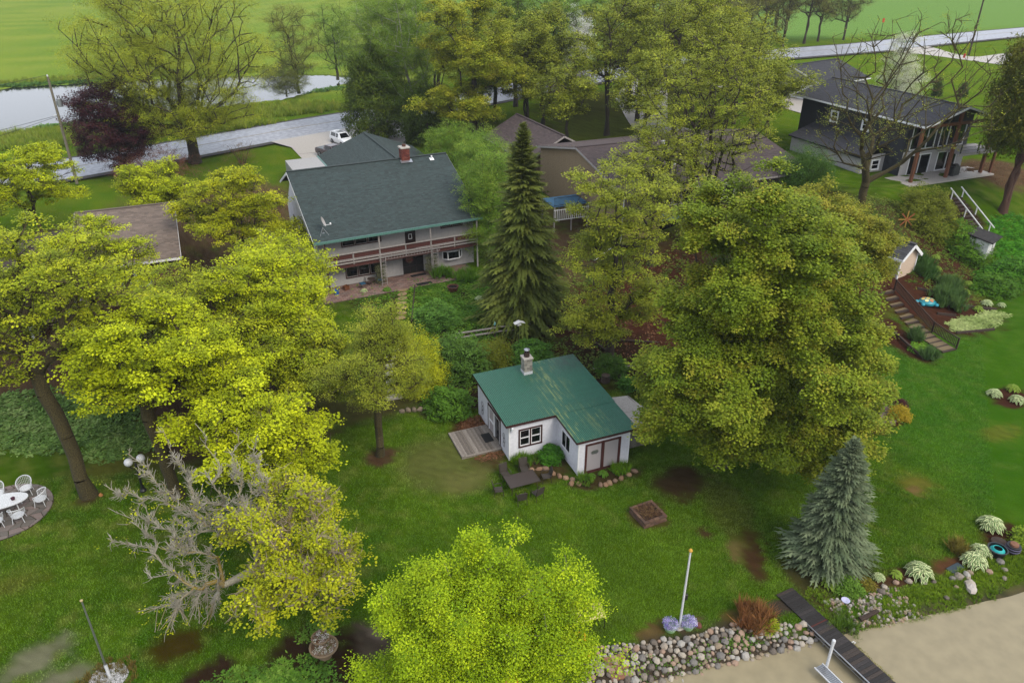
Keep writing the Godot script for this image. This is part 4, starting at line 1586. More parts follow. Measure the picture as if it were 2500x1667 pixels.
	mb.box(Vector3(3.4, 1.0, -5.82), Vector3(6.8, 2.0, 0.05))
	part(t, "rear_wall", mb.mesh(), M.vinyl_white)
	# block chimney
	var ch := Node3D.new()
	ch.name = "chimney"
	t.add_child(ch)
	ch.position = Vector3(3.3, top.call(-5.0) - 0.1, -5.0)
	bricks(ch, Vector3(0, 0.32, 0), 0.6, 0.6, 0.96, 0.4, 0.16, [lc(0.66, 0.64, 0.6), lc(0.72, 0.7, 0.66), lc(0.58, 0.56, 0.53)], 6, "block")
	mb = MB.new()
	mb.box(Vector3(0, 0.16, 0), Vector3(0.64, 0.34, 0.64))
	part(ch, "painted_base", mb.mesh(), M.white_paint)
	mb = MB.new()
	mb.bev(Vector3(0, 1.33, 0), Vector3(0.72, 0.12, 0.72), 0.03)
	part(ch, "cap", mb.mesh(), M.concrete)
	mb = MB.new()
	mb.lathe([Vector2(0.2, 1.38), Vector2(0.2, 1.72), Vector2(0.14, 1.72), Vector2(0.14, 1.5)], 12)
	part(ch, "flue", mb.mesh(), M.timber_dark)
	mb = MB.new()
	mb.lathe([Vector2(0.0, 2.02), Vector2(0.2, 1.94), Vector2(0.22, 1.9), Vector2(0.0, 1.93)], 12)
	mb.tube([Vector3(0, 1.6, 0), Vector3(0, 1.95, 0)], [0.02, 0.02], 5)
	part(ch, "rain_cap", mb.mesh(), M.steel)
	# outdoor light at the corner and wall ornaments
	mb = MB.new()
	mb.box(Vector3(0.14, h0 - 0.06, 0.08), Vector3(0.1, 0.1, 0.12))
	mb.lathe([Vector2(0.03, 0.0), Vector2(0.1, -0.1), Vector2(0.11, -0.28), Vector2(0.06, -0.33), Vector2(0.0, -0.34)], 10, Vector3(0.14, h0 - 0.08, 0.2))
	part(t, "wall_lamp", mb.mesh(), M.white_paint)
	for z in [-0.85, -4.9]:
		mb = MB.new()
		for k in 3:
			var ring := []
			var rr := []
			for m in 13:
				var q := TAU * m / 12.0
				ring.append(Vector3(-0.04, 1.45 - k * 0.33 + 0.2 * sin(q), z + 0.16 * cos(q) + (0.05 if k == 1 else 0.0)))
				rr.append(0.012)
			mb.tube(ring, rr, 4)
		part(t, "wall_ornament", mb.mesh(), M.bronze_metal)
	# platform of boards in front of the sliding door
	var pl := thing("wooden_platform", "weathered grey board platform beside the cottage's sliding door", "deck", Vector3(11.8, 0.2, -37.75))
	var tones := [lc(0.58, 0.54, 0.5), lc(0.52, 0.48, 0.44), lc(0.63, 0.59, 0.55), lc(0.47, 0.43, 0.39)]
	var r2 := RandomNumberGenerator.new()
	r2.seed = 3
	var vm := []
	for k in 4:
		mb = MB.new()
		mb.col = tones[k]
		mb.bev(Vector3(0, 0, 0), Vector3(0.128, 0.035, 2.76), 0.006)
		vm.append(mb.mesh())
	for k in 20:
		part(pl, "plank", vm[r2.randi() % 4], M.plank_grey, Vector3(0.21 + k * 0.134, 0.17, -1.5))
	mb = MB.new()
	mb.col = tones[2]
	mb.box(Vector3(1.42, 0.075, -0.06), Vector3(2.84, 0.2, 0.05))
	mb.box(Vector3(1.42, 0.075, -2.94), Vector3(2.84, 0.2, 0.05))
	mb.box(Vector3(0.03, 0.075, -1.5), Vector3(0.05, 0.2, 2.83))
	mb.box(Vector3(0.09, 0.165, -1.5), Vector3(0.12, 0.04, 2.93))
	mb.box(Vector3(1.6, 0.165, -0.05), Vector3(2.7, 0.04, 0.12))
	part(pl, "border_board", mb.mesh(), M.plank_grey)
	mb = MB.new()
	mb.bev(Vector3(0, 0.012, 0), Vector3(0.62, 0.024, 1.0), 0.005)
	solo("doormat", mb.mesh(), M.rubber, "black doormat on the grey board platform at the sliding door", "mat", Vector3(14.05, 0.39, -39.2), 0.0, "black doormats")


func lean_to() -> void:
	# low wooden shed against the right side of the cottage, under the big maple
	var t := thing("lean_to_shed", "low weathered wooden shed beside the cottage under the big maple", "shed", Vector3(21.8, 0.1, -36.3))
	var mb := MB.new()
	for k in 11:
		mb.col = [lc(0.52, 0.5, 0.44), lc(0.57, 0.55, 0.5), lc(0.47, 0.45, 0.4)][k % 3]
		mb.box(Vector3(0.1 + k * 0.215, 0.85, 1.5), Vector3(0.2, 1.7, 0.03))
	mb.box(Vector3(2.4, 0.85, -0.3), Vector3(0.03, 1.7, 3.6))
	part(t, "board_wall", mb.mesh(), M.plank_grey)
	mb = MB.new()
	mb.col = lc(0.60, 0.58, 0.54)
	slab(mb, [Vector3(-0.05, 1.72, 1.75), Vector3(2.6, 1.55, 1.75), Vector3(2.6, 1.75, 0.0), Vector3(-0.05, 2.05, 0.0)], 0.04)
	slab(mb, [Vector3(-0.05, 2.06, 0.0), Vector3(2.6, 1.76, 0.0), Vector3(2.5, 1.6, -2.2), Vector3(-0.05, 1.9, -2.2)], 0.04)
	part(t, "roof_sheet", mb.mesh(), M.concrete)


func wall_box(mb: MB, x0: float, x1: float, z0: float, z1: float, h: float) -> void:
	mb.box(Vector3((x0 + x1) / 2, h / 2, (z0 + z1) / 2), Vector3(absf(x1 - x0), h, absf(z1 - z0)))


func gable_roof(t: Node, x0: float, x1: float, z0: float, z1: float, ye: float, yr: float, along_x: bool, col: Color, sd: int, trim: Material, mat: Material) -> Node3D:
	# x0 < x1, z1 (far) < z0 (near); shingled both ways
	var mb := MB.new()
	var a: Array
	var b: Array
	if along_x:
		var zm := (z0 + z1) / 2
		a = [Vector3(x0, ye, z0), Vector3(x1, ye, z0), Vector3(x1, yr, zm), Vector3(x0, yr, zm)]
		b = [Vector3(x1, ye, z1), Vector3(x0, ye, z1), Vector3(x0, yr, zm), Vector3(x1, yr, zm)]
	else:
		var xm := (x0 + x1) / 2
		a = [Vector3(x0, ye, z1), Vector3(x0, ye, z0), Vector3(xm, yr, z0), Vector3(xm, yr, z1)]
		b = [Vector3(x1, ye, z0), Vector3(x1, ye, z1), Vector3(xm, yr, z1), Vector3(xm, yr, z0)]
	for p in [a, b]:
		shingles(mb, p, 0.2, 0.4, col, sd, 0.3)
		var q := []
		for e in p:
			q.append(e - Vector3(0, 0.025, 0))
		slab(mb, q, 0.12)
	var roof := part(t, "roof", mb.mesh(), mat)
	mb = MB.new()
	mb.col = col * 0.8
	mb.beam(a[3] + Vector3(0, 0.03, 0), a[2] + Vector3(0, 0.03, 0), 0.3, 0.05)
	part(roof, "ridge_cap", mb.mesh(), mat)
	for p in [a, b]:
		for q in [["gutter", 0, 1, 0.12, 0.18], ["rake_board", 0, 3, 0.06, 0.2], ["rake_board", 1, 2, 0.06, 0.2]]:
			mb = MB.new()
			mb.beam(p[q[1]] + Vector3(0, -0.12, 0), p[q[2]] + Vector3(0, -0.12, 0), q[3], q[4])
			part(roof, q[0], mb.mesh(), trim)
	return roof


func right_house() -> void:
	var t := thing("timber_house", "dark roofed house with tall rust brown timber posts and upper deck", "house", Vector3(69.4, 6.4, -58.0))
	var X := Vector3.RIGHT
	mk("siding_dark", Color(0.13, 0.14, 0.17), 0.7, T.wood, 0.6)
	var dark: StandardMaterial3D = M.siding_dark
	var roofc := lc(0.225, 0.225, 0.255)
	var mb := MB.new()
	clap(mb, Vector3(1.2, 0, -2.6), X, 9.4, 2.7, 0.2, [[1.2, 0.0, 4.2, 2.2], [5.4, 0.2, 8.2, 2.2]])
	part(t, "lower_wall", mb.mesh(), M.vinyl_grey)
	mb = MB.new()
	clap(mb, Vector3(1.2, 2.7, -2.6), X, 9.4, 3.3, 0.2, [[0.8, 0.2, 4.2, 2.6], [5.0, 0.2, 8.6, 2.6], [3.0, 2.8, 6.4, 3.6]], 4.7, 1.5)
	part(t, "upper_wall", mb.mesh(), dark)
	window(t, Vector3(2.0, 2.9, -2.6), X, 3.4, 2.4, 3, 1, M.trim_white, M.steel)
	window(t, Vector3(6.2, 2.9, -2.6), X, 3.6, 2.4, 3, 1, M.trim_white, M.steel)
	window(t, Vector3(6.6, 0.2, -2.6), X, 2.8, 2.0, 2, 1, M.trim_white, M.steel)
	window(t, Vector3(2.4, 0.0, -2.6), X, 3.0, 2.2, 2, 1, M.trim_white, M.steel)
	mb = MB.new()
	wall_box(mb, 1.3, 10.5, -2.8, -19.0, 5.9)
	part(t, "interior", mb.mesh(), M.dark_void)
	mb = MB.new()
	clap(mb, Vector3(1.2, 0, -19.2), Vector3.BACK, 16.6, 6.0, 0.2, [[5.2, 3.9, 6.2, 5.0], [10.2, 3.9, 11.2, 5.0]])
	part(t, "side_wall", mb.mesh(), dark)
	for z in [-14.0, -9.0]:   # two white framed windows in the dark side wall
		window(t, Vector3(1.2, 3.9, z), Vector3.BACK, 1.0, 1.1, 1, 2, M.trim_white, M.trim_white, 0.14)
	mb = MB.new()
	clap(mb, Vector3(10.6, 0, -2.6), Vector3.FORWARD, 16.6, 6.0, 0.2)
	clap(mb, Vector3(10.6, 0, -19.2), Vector3.LEFT, 9.4, 6.0, 0.2, [], 4.7, 1.5)
	part(t, "side_wall", mb.mesh(), dark)
	gable_roof(t, 0.3, 11.5, 0.3, -19.8, 6.1, 7.75, false, roofc, 40, M.trim_white, M.shingle_green)
	# lower roof on the left side
	mb = MB.new()
	var lo := [Vector3(-2.6, 2.0, -16.5), Vector3(-2.6, 2.0, -4.8), Vector3(1.2, 3.3, -4.8), Vector3(1.2, 3.3, -16.5)]
	shingles(mb, lo, 0.2, 0.4, roofc, 41, 0.3)
	slab(mb, [lo[0] - Vector3(0, 0.03, 0), lo[1] - Vector3(0, 0.03, 0), lo[2] - Vector3(0, 0.03, 0), lo[3] - Vector3(0, 0.03, 0)], 0.12)
	part(t, "lower_roof", mb.mesh(), M.shingle_green)
	mb = MB.new()
	clap(mb, Vector3(-2.1, -0.6, -4.9), X, 3.3, 2.7, 0.2, [[1.6, 1.0, 2.6, 2.0]])
	clap(mb, Vector3(-2.1, -0.6, -16.4), Vector3.BACK, 11.5, 2.6, 0.2)
	part(t, "lower_wall", mb.mesh(), M.vinyl_grey)
	window(t, Vector3(-0.5, 0.4, -4.9), X, 1.0, 1.0, 1, 2, M.trim_white, M.trim_white, 0.12)
	# posts and beam
	for p in [Vector3(0.5, 3.05, -0.2), Vector3(5.6, 3.75, -0.2), Vector3(10.9, 3.05, -0.2)]:
		mb = MB.new()
		mb.bev(p, Vector3(0.34, p.y * 2.0, 0.34), 0.05)
		part(t, "timber_post", mb.mesh(), M.cedar_post)
	mb = MB.new()
	mb.beam(Vector3(0.3, 5.95, -0.2), Vector3(11.2, 5.95, -0.2), 0.24, 0.3)
	mb.beam(Vector3(0.5, 5.9, -0.4), Vector3(0.5, 5.9, -2.6), 0.2, 0.3)
	part(t, "timber_beam", mb.mesh(), M.cedar_post)
	# deck on the right with dark rail posts
	mb = MB.new()
	for k in 16:
		mb.box(Vector3(6.2 + k * 0.37, 2.7, -1.2), Vector3(0.355, 0.06, 3.0))
	mb.box(Vector3(9.0, 2.55, 0.28), Vector3(6.0, 0.24, 0.06))
	var dk := part(t, "deck", mb.mesh(), M.rail_grey)
	for x in [6.4, 9.0, 11.9]:
		mb = MB.new()
		mb.box(Vector3(x, 3.2, 0.2), Vector3(0.1, 1.0, 0.1))
		part(dk, "rail_post", mb.mesh(), M.black_metal)
	for y in [3.0, 3.35, 3.68]:
		mb = MB.new()
		mb.box(Vector3(9.15, y, 0.2), Vector3(5.6, 0.03, 0.03))
		part(dk, "rail", mb.mesh(), M.black_metal)
	mb = MB.new()
	mb.bev(Vector3(11.9, 1.25, 0.2), Vector3(0.26, 2.5, 0.26), 0.03)
	part(dk, "deck_post", mb.mesh(), M.cedar_post)
	mb = MB.new()
	mb.box(Vector3(5.6, 0.02, -0.9), Vector3(12.6, 0.16, 3.4))
	part(t, "patio_slab", mb.mesh(), M.concrete)
	# covered grill on the patio
	mb = MB.new()
	mb.bev(Vector3(0, 0.5, 0), Vector3(1.5, 1.0, 0.65), 0.12)
	mb.bev(Vector3(0, 1.05, 0), Vector3(0.95, 0.36, 0.55), 0.12)
	solo("covered_grill", mb.mesh(), M.black_metal, "grill under a black cover below the timber house's deck", "grill", Vector3(76.6, 6.5, -58.6), 0.2)
	# its garage
	var g := thing("garage", "grey garage with dark shingle gable roof and white trim by the road lawn", "garage", Vector3(91.6, 6.6, -96.4), deg_to_rad(14.0))
	mb = MB.new()
	clap(mb, Vector3(0.4, 0, -0.4), X, 12.4, 2.55, 0.2, [[2.0, 1.2, 3.2, 2.2]])
	clap(mb, Vector3(0.4, 0, -12.6), Vector3.BACK, 12.2, 2.55, 0.2, [[6.4, 0.0, 11.2, 2.3]], 6.1, 2.1)
	clap(mb, Vector3(12.8, 0, -0.4), Vector3.FORWARD, 12.2, 2.55, 0.2, [], 6.1, 2.1)
	part(g, "wall", mb.mesh(), M.vinyl_grey)
	window(g, Vector3(2.4, 1.2, -0.4), X, 1.2, 1.0, 1, 2, M.trim_white, M.trim_white)
	mb = MB.new()
	for k in 4:
		mb.box(Vector3(0.38, 0.29 + k * 0.575, -3.8), Vector3(0.05, 0.56, 4.8))
	part(g, "garage_door", mb.mesh(), M.trim_white)
	gable_roof(g, 0.0, 13.2, 0.1, -13.0, 2.6, 4.9, true, roofc, 44, M.trim_white, M.shingle_green)


func middle_house() -> void:
	var t := thing("brown_house", "brown roofed two storey neighbour house half hidden behind maples", "house", Vector3(36.9, 2.7, -62.2))
	var X := Vector3.RIGHT
	mk("shake", Color(0.47, 0.43, 0.37), 0.9, T.wood, 0.8)
	mk("board_tan", Color(0.62, 0.53, 0.41), 0.85, T.wood, 0.7)
	var brown := lc(0.345, 0.29, 0.285)
	var mb := MB.new()
	clap(mb, Vector3(0, 0, 0), X, 22.0, 2.7, 0.25, [[4.2, 0.1, 7.0, 2.1], [9.0, 0.6, 12.0, 2.0]])
	part(t, "lower_wall", mb.mesh(), M.board_tan)
	mb = MB.new()
	clap(mb, Vector3(0, 2.7, 0.02), X, 22.0, 2.6, 0.18, [[4.6, 0.7, 7.6, 2.1], [10.4, 0.7, 13.0, 2.1]])
	part(t, "upper_wall", mb.mesh(), M.shake)
	window(t, Vector3(4.6, 3.4, 0.02), X, 3.0, 1.4, 3, 1, M.timber_dark, M.trim_white)
	window(t, Vector3(10.4, 3.4, 0.02), X, 2.6, 1.4, 2, 1, M.timber_dark, M.trim_white)
	window(t, Vector3(4.2, 0.1, 0), X, 2.8, 2.0, 2, 1, M.timber_dark, M.black_metal)
	window(t, Vector3(9.0, 0.6, 0), X, 3.0, 1.4, 2, 1, M.timber_dark, M.trim_white)
	mb = MB.new()
	wall_box(mb, 0.1, 21.9, -0.2, -19.6, 5.2)
	part(t, "interior", mb.mesh(), M.dark_void)
	mb = MB.new()
	clap(mb, Vector3(0, 0, -20.0), Vector3.BACK, 20.0, 5.3, 0.2, [], 10.0, 2.2)
	part(t, "side_wall", mb.mesh(), M.board_tan)
	mb = MB.new()
	mb.col = lc(0.36, 0.5, 0.56)
	slab(mb, [Vector3(3.9, 2.25, 0.95), Vector3(7.3, 2.25, 0.95), Vector3(7.3, 2.62, 0.0), Vector3(3.9, 2.62, 0.0)], 0.04)
	part(t, "awning", mb.mesh(), M.any)
	gable_roof(t, -0.5, 22.5, 0.7, -20.4, 5.3, 7.5, true, brown, 50, M.rail_grey, M.shingle_green)
	for p in [Vector3(9.5, 7.25, -8.6), Vector3(13.5, 6.95, -7.0), Vector3(8.1, 6.25, -4.0)]:
		mb = MB.new()
		mb.lathe([Vector2(0.16, -0.1), Vector2(0.14, 0.25), Vector2(0.22, 0.3), Vector2(0.0, 0.42)], 9, p)
		part(t, "roof_vent", mb.mesh(), M.trim_white)
	mb = MB.new()
	mb.tube([Vector3(-0.05, 5.2, 0.12), Vector3(-0.05, 0.9, 0.12), Vector3(-0.3, 0.55, 0.4), Vector3(-4.6, 0.15, 3.1)], [0.06, 0.06, 0.06, 0.06], 6)
	part(t, "downspout", mb.mesh(), M.trim_white)
	# rear wing, its ridge running to the road
	var g := thing("garage", "brown shingle roofed building between the green roof and the maples", "garage", Vector3(35.6, 3.0, -83.5), deg_to_rad(2.0))
	mb = MB.new()
	wall_box(mb, 0.5, 9.5, -0.4, -13.6, 3.0)
	part(g, "wall", mb.mesh(), M.board_tan)
	gable_roof(g, 0.0, 10.0, 0.2, -14.0, 3.0, 5.6, false, brown, 52, M.rail_grey, M.shingle_green)
	# raised deck with a blue floor to the left of the house
	var d := thing("raised_deck", "blue floored raised deck with black railing beside the brown house", "deck", Vector3(32.6, 2.2, -69.0))
	mb = MB.new()
	for k in 14:
		mb.col = lc(0.22, 0.42, 0.55) * (1.0 + 0.1 * (k % 3 - 1))
		mb.box(Vector3(0.14 + k * 0.29, 2.8, -1.6), Vector3(0.28, 0.06, 3.2))
	part(d, "deck_floor", mb.mesh(), M.any)
	mb = MB.new()
	for x in [0.1, 2.1, 4.0]:
		mb.box(Vector3(x, 1.4, -0.05), Vector3(0.12, 2.8, 0.12))
		mb.box(Vector3(x, 1.4, -3.1), Vector3(0.12, 2.8, 0.12))
	part(d, "deck_post", mb.mesh(), M.rail_grey)
	mb = MB.new()
	for y in [2.95, 3.75]:
		mb.box(Vector3(2.05, y, 0.0), Vector3(4.1, 0.05, 0.05))
	for k in 30:
		mb.box(Vector3(0.05 + k * 0.138, 3.35, 0.0), Vector3(0.022, 0.78, 0.022))
	part(d, "railing", mb.mesh(), M.black_metal)
	mb = MB.new()
	for k in 18:
		mb.box(Vector3(0.15 + k * 0.225, 1.9, 0.06), Vector3(0.05, 1.1, 0.04))
	for y in [1.35, 2.45]:
		mb.box(Vector3(2.05, y, 0.02), Vector3(4.1, 0.07, 0.05))
	part(d, "balustrade", mb.mesh(), M.trim_white)


func left_house() -> void:
	var t := thing("tan_house", "tan roofed brick house half hidden under the yellow maples", "house", Vector3(-11.2, 1.1, -69.2))
	var X := Vector3.RIGHT
	mk("brick_tan", Color(0.50, 0.37, 0.25), 0.9, T.blotch, 1.5)
	var tan := lc(0.50, 0.44, 0.40)
	var mb := MB.new()
	clap(mb, Vector3(0, 0, 0), X, 4.9, 4.0, 0.2, [[2.4, 1.6, 4.6, 3.7]])
	part(t, "wall", mb.mesh(), M.board_tan if M.has("board_tan") else M.vinyl_tan)
	mb = MB.new()
	clap(mb, Vector3(4.9, 0, 0), X, 2.0, 4.0, 0.1)
	clap(mb, Vector3(6.9, 0, 0), Vector3.FORWARD, 15.0, 4.0, 0.1, [], 7.5, 2.4)
	part(t, "brick_wall", mb.mesh(), M.brick_tan)
	window(t, Vector3(2.4, 1.6, 0.02), X, 2.2, 2.1, 4, 1, M.trim_green, M.trim_white)
	mb = MB.new()
	wall_box(mb, 0.1, 6.7, -0.2, -14.6, 3.9)
	part(t, "interior", mb.mesh(), M.dark_void)
	gable_roof(t, -1.0, 7.5, 0.8, -16.0, 4.05, 6.5, true, tan, 60, M.trim_white, M.shingle_green)
	mk("roof_pale", Color.WHITE, 0.9, T.speck, 0.8, {"vertex_color_use_as_albedo": true})
	mb = MB.new()
	wall_box(mb, -11.0, -0.6, 2.0, -14.0, 2.9)
	part(t, "side_wing", mb.mesh(), M.vinyl_tan)
	gable_roof(t, -12.0, -0.4, 4.6, -14.6, 2.95, 4.6, true, lc(0.60, 0.50, 0.45), 62, M.trim_white, M.roof_pale)
	for x in [-7.5, -4.5, -1.5]:
		mb = MB.new()
		mb.bev(Vector3(x, 1.4, 4.2), Vector3(0.22, 2.8, 0.22), 0.03)
		part(t, "porch_post", mb.mesh(), M.trim_white)


func small_buildings() -> void:
	# playhouse on the terrace
	var p := thing("playhouse", "small tan sided playhouse with a blue door on the garden terrace", "playhouse", on(56.2, 45.7, -0.1), deg_to_rad(12.0))
	p.scale = Vector3.ONE * 1.28
	var X := Vector3.RIGHT
	var mb := MB.new()
	clap(mb, Vector3(0, 0, 0), X, 2.0, 1.7, 0.11, [], 1.0, 0.75)
	clap(mb, Vector3(2.0, 0, 0), Vector3.FORWARD, 2.6, 1.7, 0.11)
	clap(mb, Vector3(2.0, 0, -2.6), Vector3.LEFT, 2.0, 1.7, 0.11, [], 1.0, 0.75)
	clap(mb, Vector3(0, 0, -2.6), Vector3.BACK, 2.6, 1.7, 0.11)
	part(p, "wall", mb.mesh(), M.vinyl_tan)
	mb = MB.new()
	for q in [Vector3(0, 0.85, 0.02), Vector3(2.0, 0.85, 0.02), Vector3(0, 0.85, -2.62), Vector3(2, 0.85, -2.62)]:
		mb.box(q, Vector3(0.09, 1.7, 0.09))
	part(p, "corner_board", mb.mesh(), M.trim_white)
	mk("blue_paint", Color(0.10, 0.42, 0.62), 0.6, T.wood, 1.5)
	mb = MB.new()
	for k in 12:
		mb.box(Vector3(-0.035, 0.13 + k * 0.12, -1.25), Vector3(0.05, 0.112, 1.05))
	part(p, "door", mb.mesh(), M.blue_paint)
	var grey := lc(0.33, 0.33, 0.34)
	gable_roof(p, -0.2, 2.2, 0.25, -2.85, 1.65, 2.55, false, grey, 70, M.trim_white, M.shingle_green)
	# old white shed with a split door
	var s := thing("old_shed", "leaning old white wooden shed with dark curled shingle roof", "shed", on(69.2, 47.8, -0.05), deg_to_rad(20.0))
	for k in 8:
		mb = MB.new()
		if k != 5:
			mb.box(Vector3(-0.9 + k * 0.24, 0.95, 0.9), Vector3(0.232, 1.9, 0.03), Basis(Vector3.BACK, 0.03 if k < 5 else -0.07))
			part(s, "board", mb.mesh(), M.timber_white)
	for k in 8:
		mb = MB.new()
		mb.box(Vector3(0.98, 0.95, 0.82 - k * 0.235), Vector3(0.03, 1.9, 0.225))
		part(s, "board", mb.mesh(), M.timber_white)
	mb = MB.new()
	mb.box(Vector3(0, 0.92, -0.9), Vector3(1.9, 1.84, 0.03))
	mb.box(Vector3(-1.0, 0.92, 0), Vector3(0.03, 1.84, 1.8))
	part(s, "rear_wall", mb.mesh(), M.timber_white)
	mb = MB.new()
	shingles(mb, [Vector3(-1.3, 1.82, 1.3), Vector3(1.35, 1.9, 1.25), Vector3(1.3, 2.25, -1.1), Vector3(-1.25, 2.2, -1.1)], 0.2, 0.3, lc(0.21, 0.2, 0.205), 71, 0.5)
	slab(mb, [Vector3(-1.3, 1.79, 1.3), Vector3(1.35, 1.87, 1.25), Vector3(1.3, 2.22, -1.1), Vector3(-1.25, 2.17, -1.1)], 0.07)
	part(s, "roof", mb.mesh(), M.shingle_green)


# ---------------------------------------------------------------- vehicles
func vehicle(t: Node3D, st: Array, wheels: Array, wr: float, paint: Material, glassx: Array) -> void:
	# st: [x, half width, bottom, waist, belt, half width of roof, roof]; front is +x
	var rings := []
	for s in st:
		var x: float = s[0]
		var w: float = s[1]
		rings.append([Vector3(x, s[2], -w * 0.92), Vector3(x, s[3], -w), Vector3(x, s[4], -w * 0.95), Vector3(x, s[6], -s[5]), Vector3(x, s[6] + 0.02, 0), Vector3(x, s[6], s[5]), Vector3(x, s[4], w * 0.95), Vector3(x, s[3], w), Vector3(x, s[2], w * 0.92)])
	var mb := MB.new()
	for k in rings.size() - 1:
		for j in 8:
			mb.quad(rings[k][j], rings[k][j + 1], rings[k + 1][j + 1], rings[k + 1][j])
	var first: Array = rings[0].duplicate()
	var last: Array = rings[-1].duplicate()
	first.reverse()
	mb.fan(first)
	mb.fan(last)
	part(t, "body", mb.mesh(), paint)
	# glass: [from station, to station, kind] kind 0 = sides, 1 = across
	for g in glassx:
		var a: Array = rings[g[0]]
		var b: Array = rings[g[1]]
		if g[2] == 0:
			for q in [[2, 3], [6, 5]]:
				mb = MB.new()
				var o := Vector3(0, 0.005, -0.012 if q[0] == 2 else 0.012)
				var p := [a[q[0]].lerp(a[q[1]], 0.15).lerp(b[q[0]].lerp(b[q[1]], 0.15), 0.06) + o, b[q[0]].lerp(b[q[1]], 0.15).lerp(a[q[0]].lerp(a[q[1]], 0.15), 0.06) + o, b[q[0]].lerp(b[q[1]], 0.85).lerp(a[q[0]].lerp(a[q[1]], 0.85), 0.06) + o, a[q[0]].lerp(a[q[1]], 0.85).lerp(b[q[0]].lerp(b[q[1]], 0.85), 0.06) + o]
				mb.quad(p[0], p[1], p[2], p[3])
				part(t, "side_window", mb.mesh(), M.glass_dark)
		else:
			mb = MB.new()
			var up := Vector3(0, 0.014, 0) + (Vector3(0.01, 0, 0) if g[1] > g[0] else Vector3(-0.01, 0, 0))
			var p := [a[3].lerp(a[5], 0.08).lerp(b[3], 0.06), a[5].lerp(a[3], 0.08).lerp(b[5], 0.06), b[5].lerp(b[3], 0.04).lerp(a[5], 0.06), b[3].lerp(b[5], 0.04).lerp(a[3], 0.06)]
			mb.quad(p[0] + up, p[1] + up, p[2] + up, p[3] + up)
			part(t, "windshield" if g[1] > g[0] else "rear_window", mb.mesh(), M.glass_dark)
	for w in wheels:
		var o := Node3D.new()
		o.name = "wheel"
		t.add_child(o, true)
		o.position = Vector3(w[0], wr, w[1])
		o.rotation.x = PI / 2 if w[1] > 0 else -PI / 2
		mb = MB.new()
		mb.lathe([Vector2(wr * 0.62, -0.12), Vector2(wr * 0.95, -0.12), Vector2(wr, -0.06), Vector2(wr, 0.08), Vector2(wr * 0.94, 0.12), Vector2(wr * 0.62, 0.12)], 20)
		part(o, "tyre", mb.mesh(), M.tyre)
		mb = MB.new()
		mb.lathe([Vector2(wr * 0.64, 0.09), Vector2(wr * 0.2, 0.07), Vector2(0.0, 0.1)], 20)
		for k in 5:
			mb.box(Vector3(0, 0.1, wr * 0.35).rotated(Vector3.UP, TAU * k / 5), Vector3(0.06, 0.03, wr * 0.5), Basis(Vector3.UP, TAU * k / 5))
		part(o, "rim", mb.mesh(), M.steel)


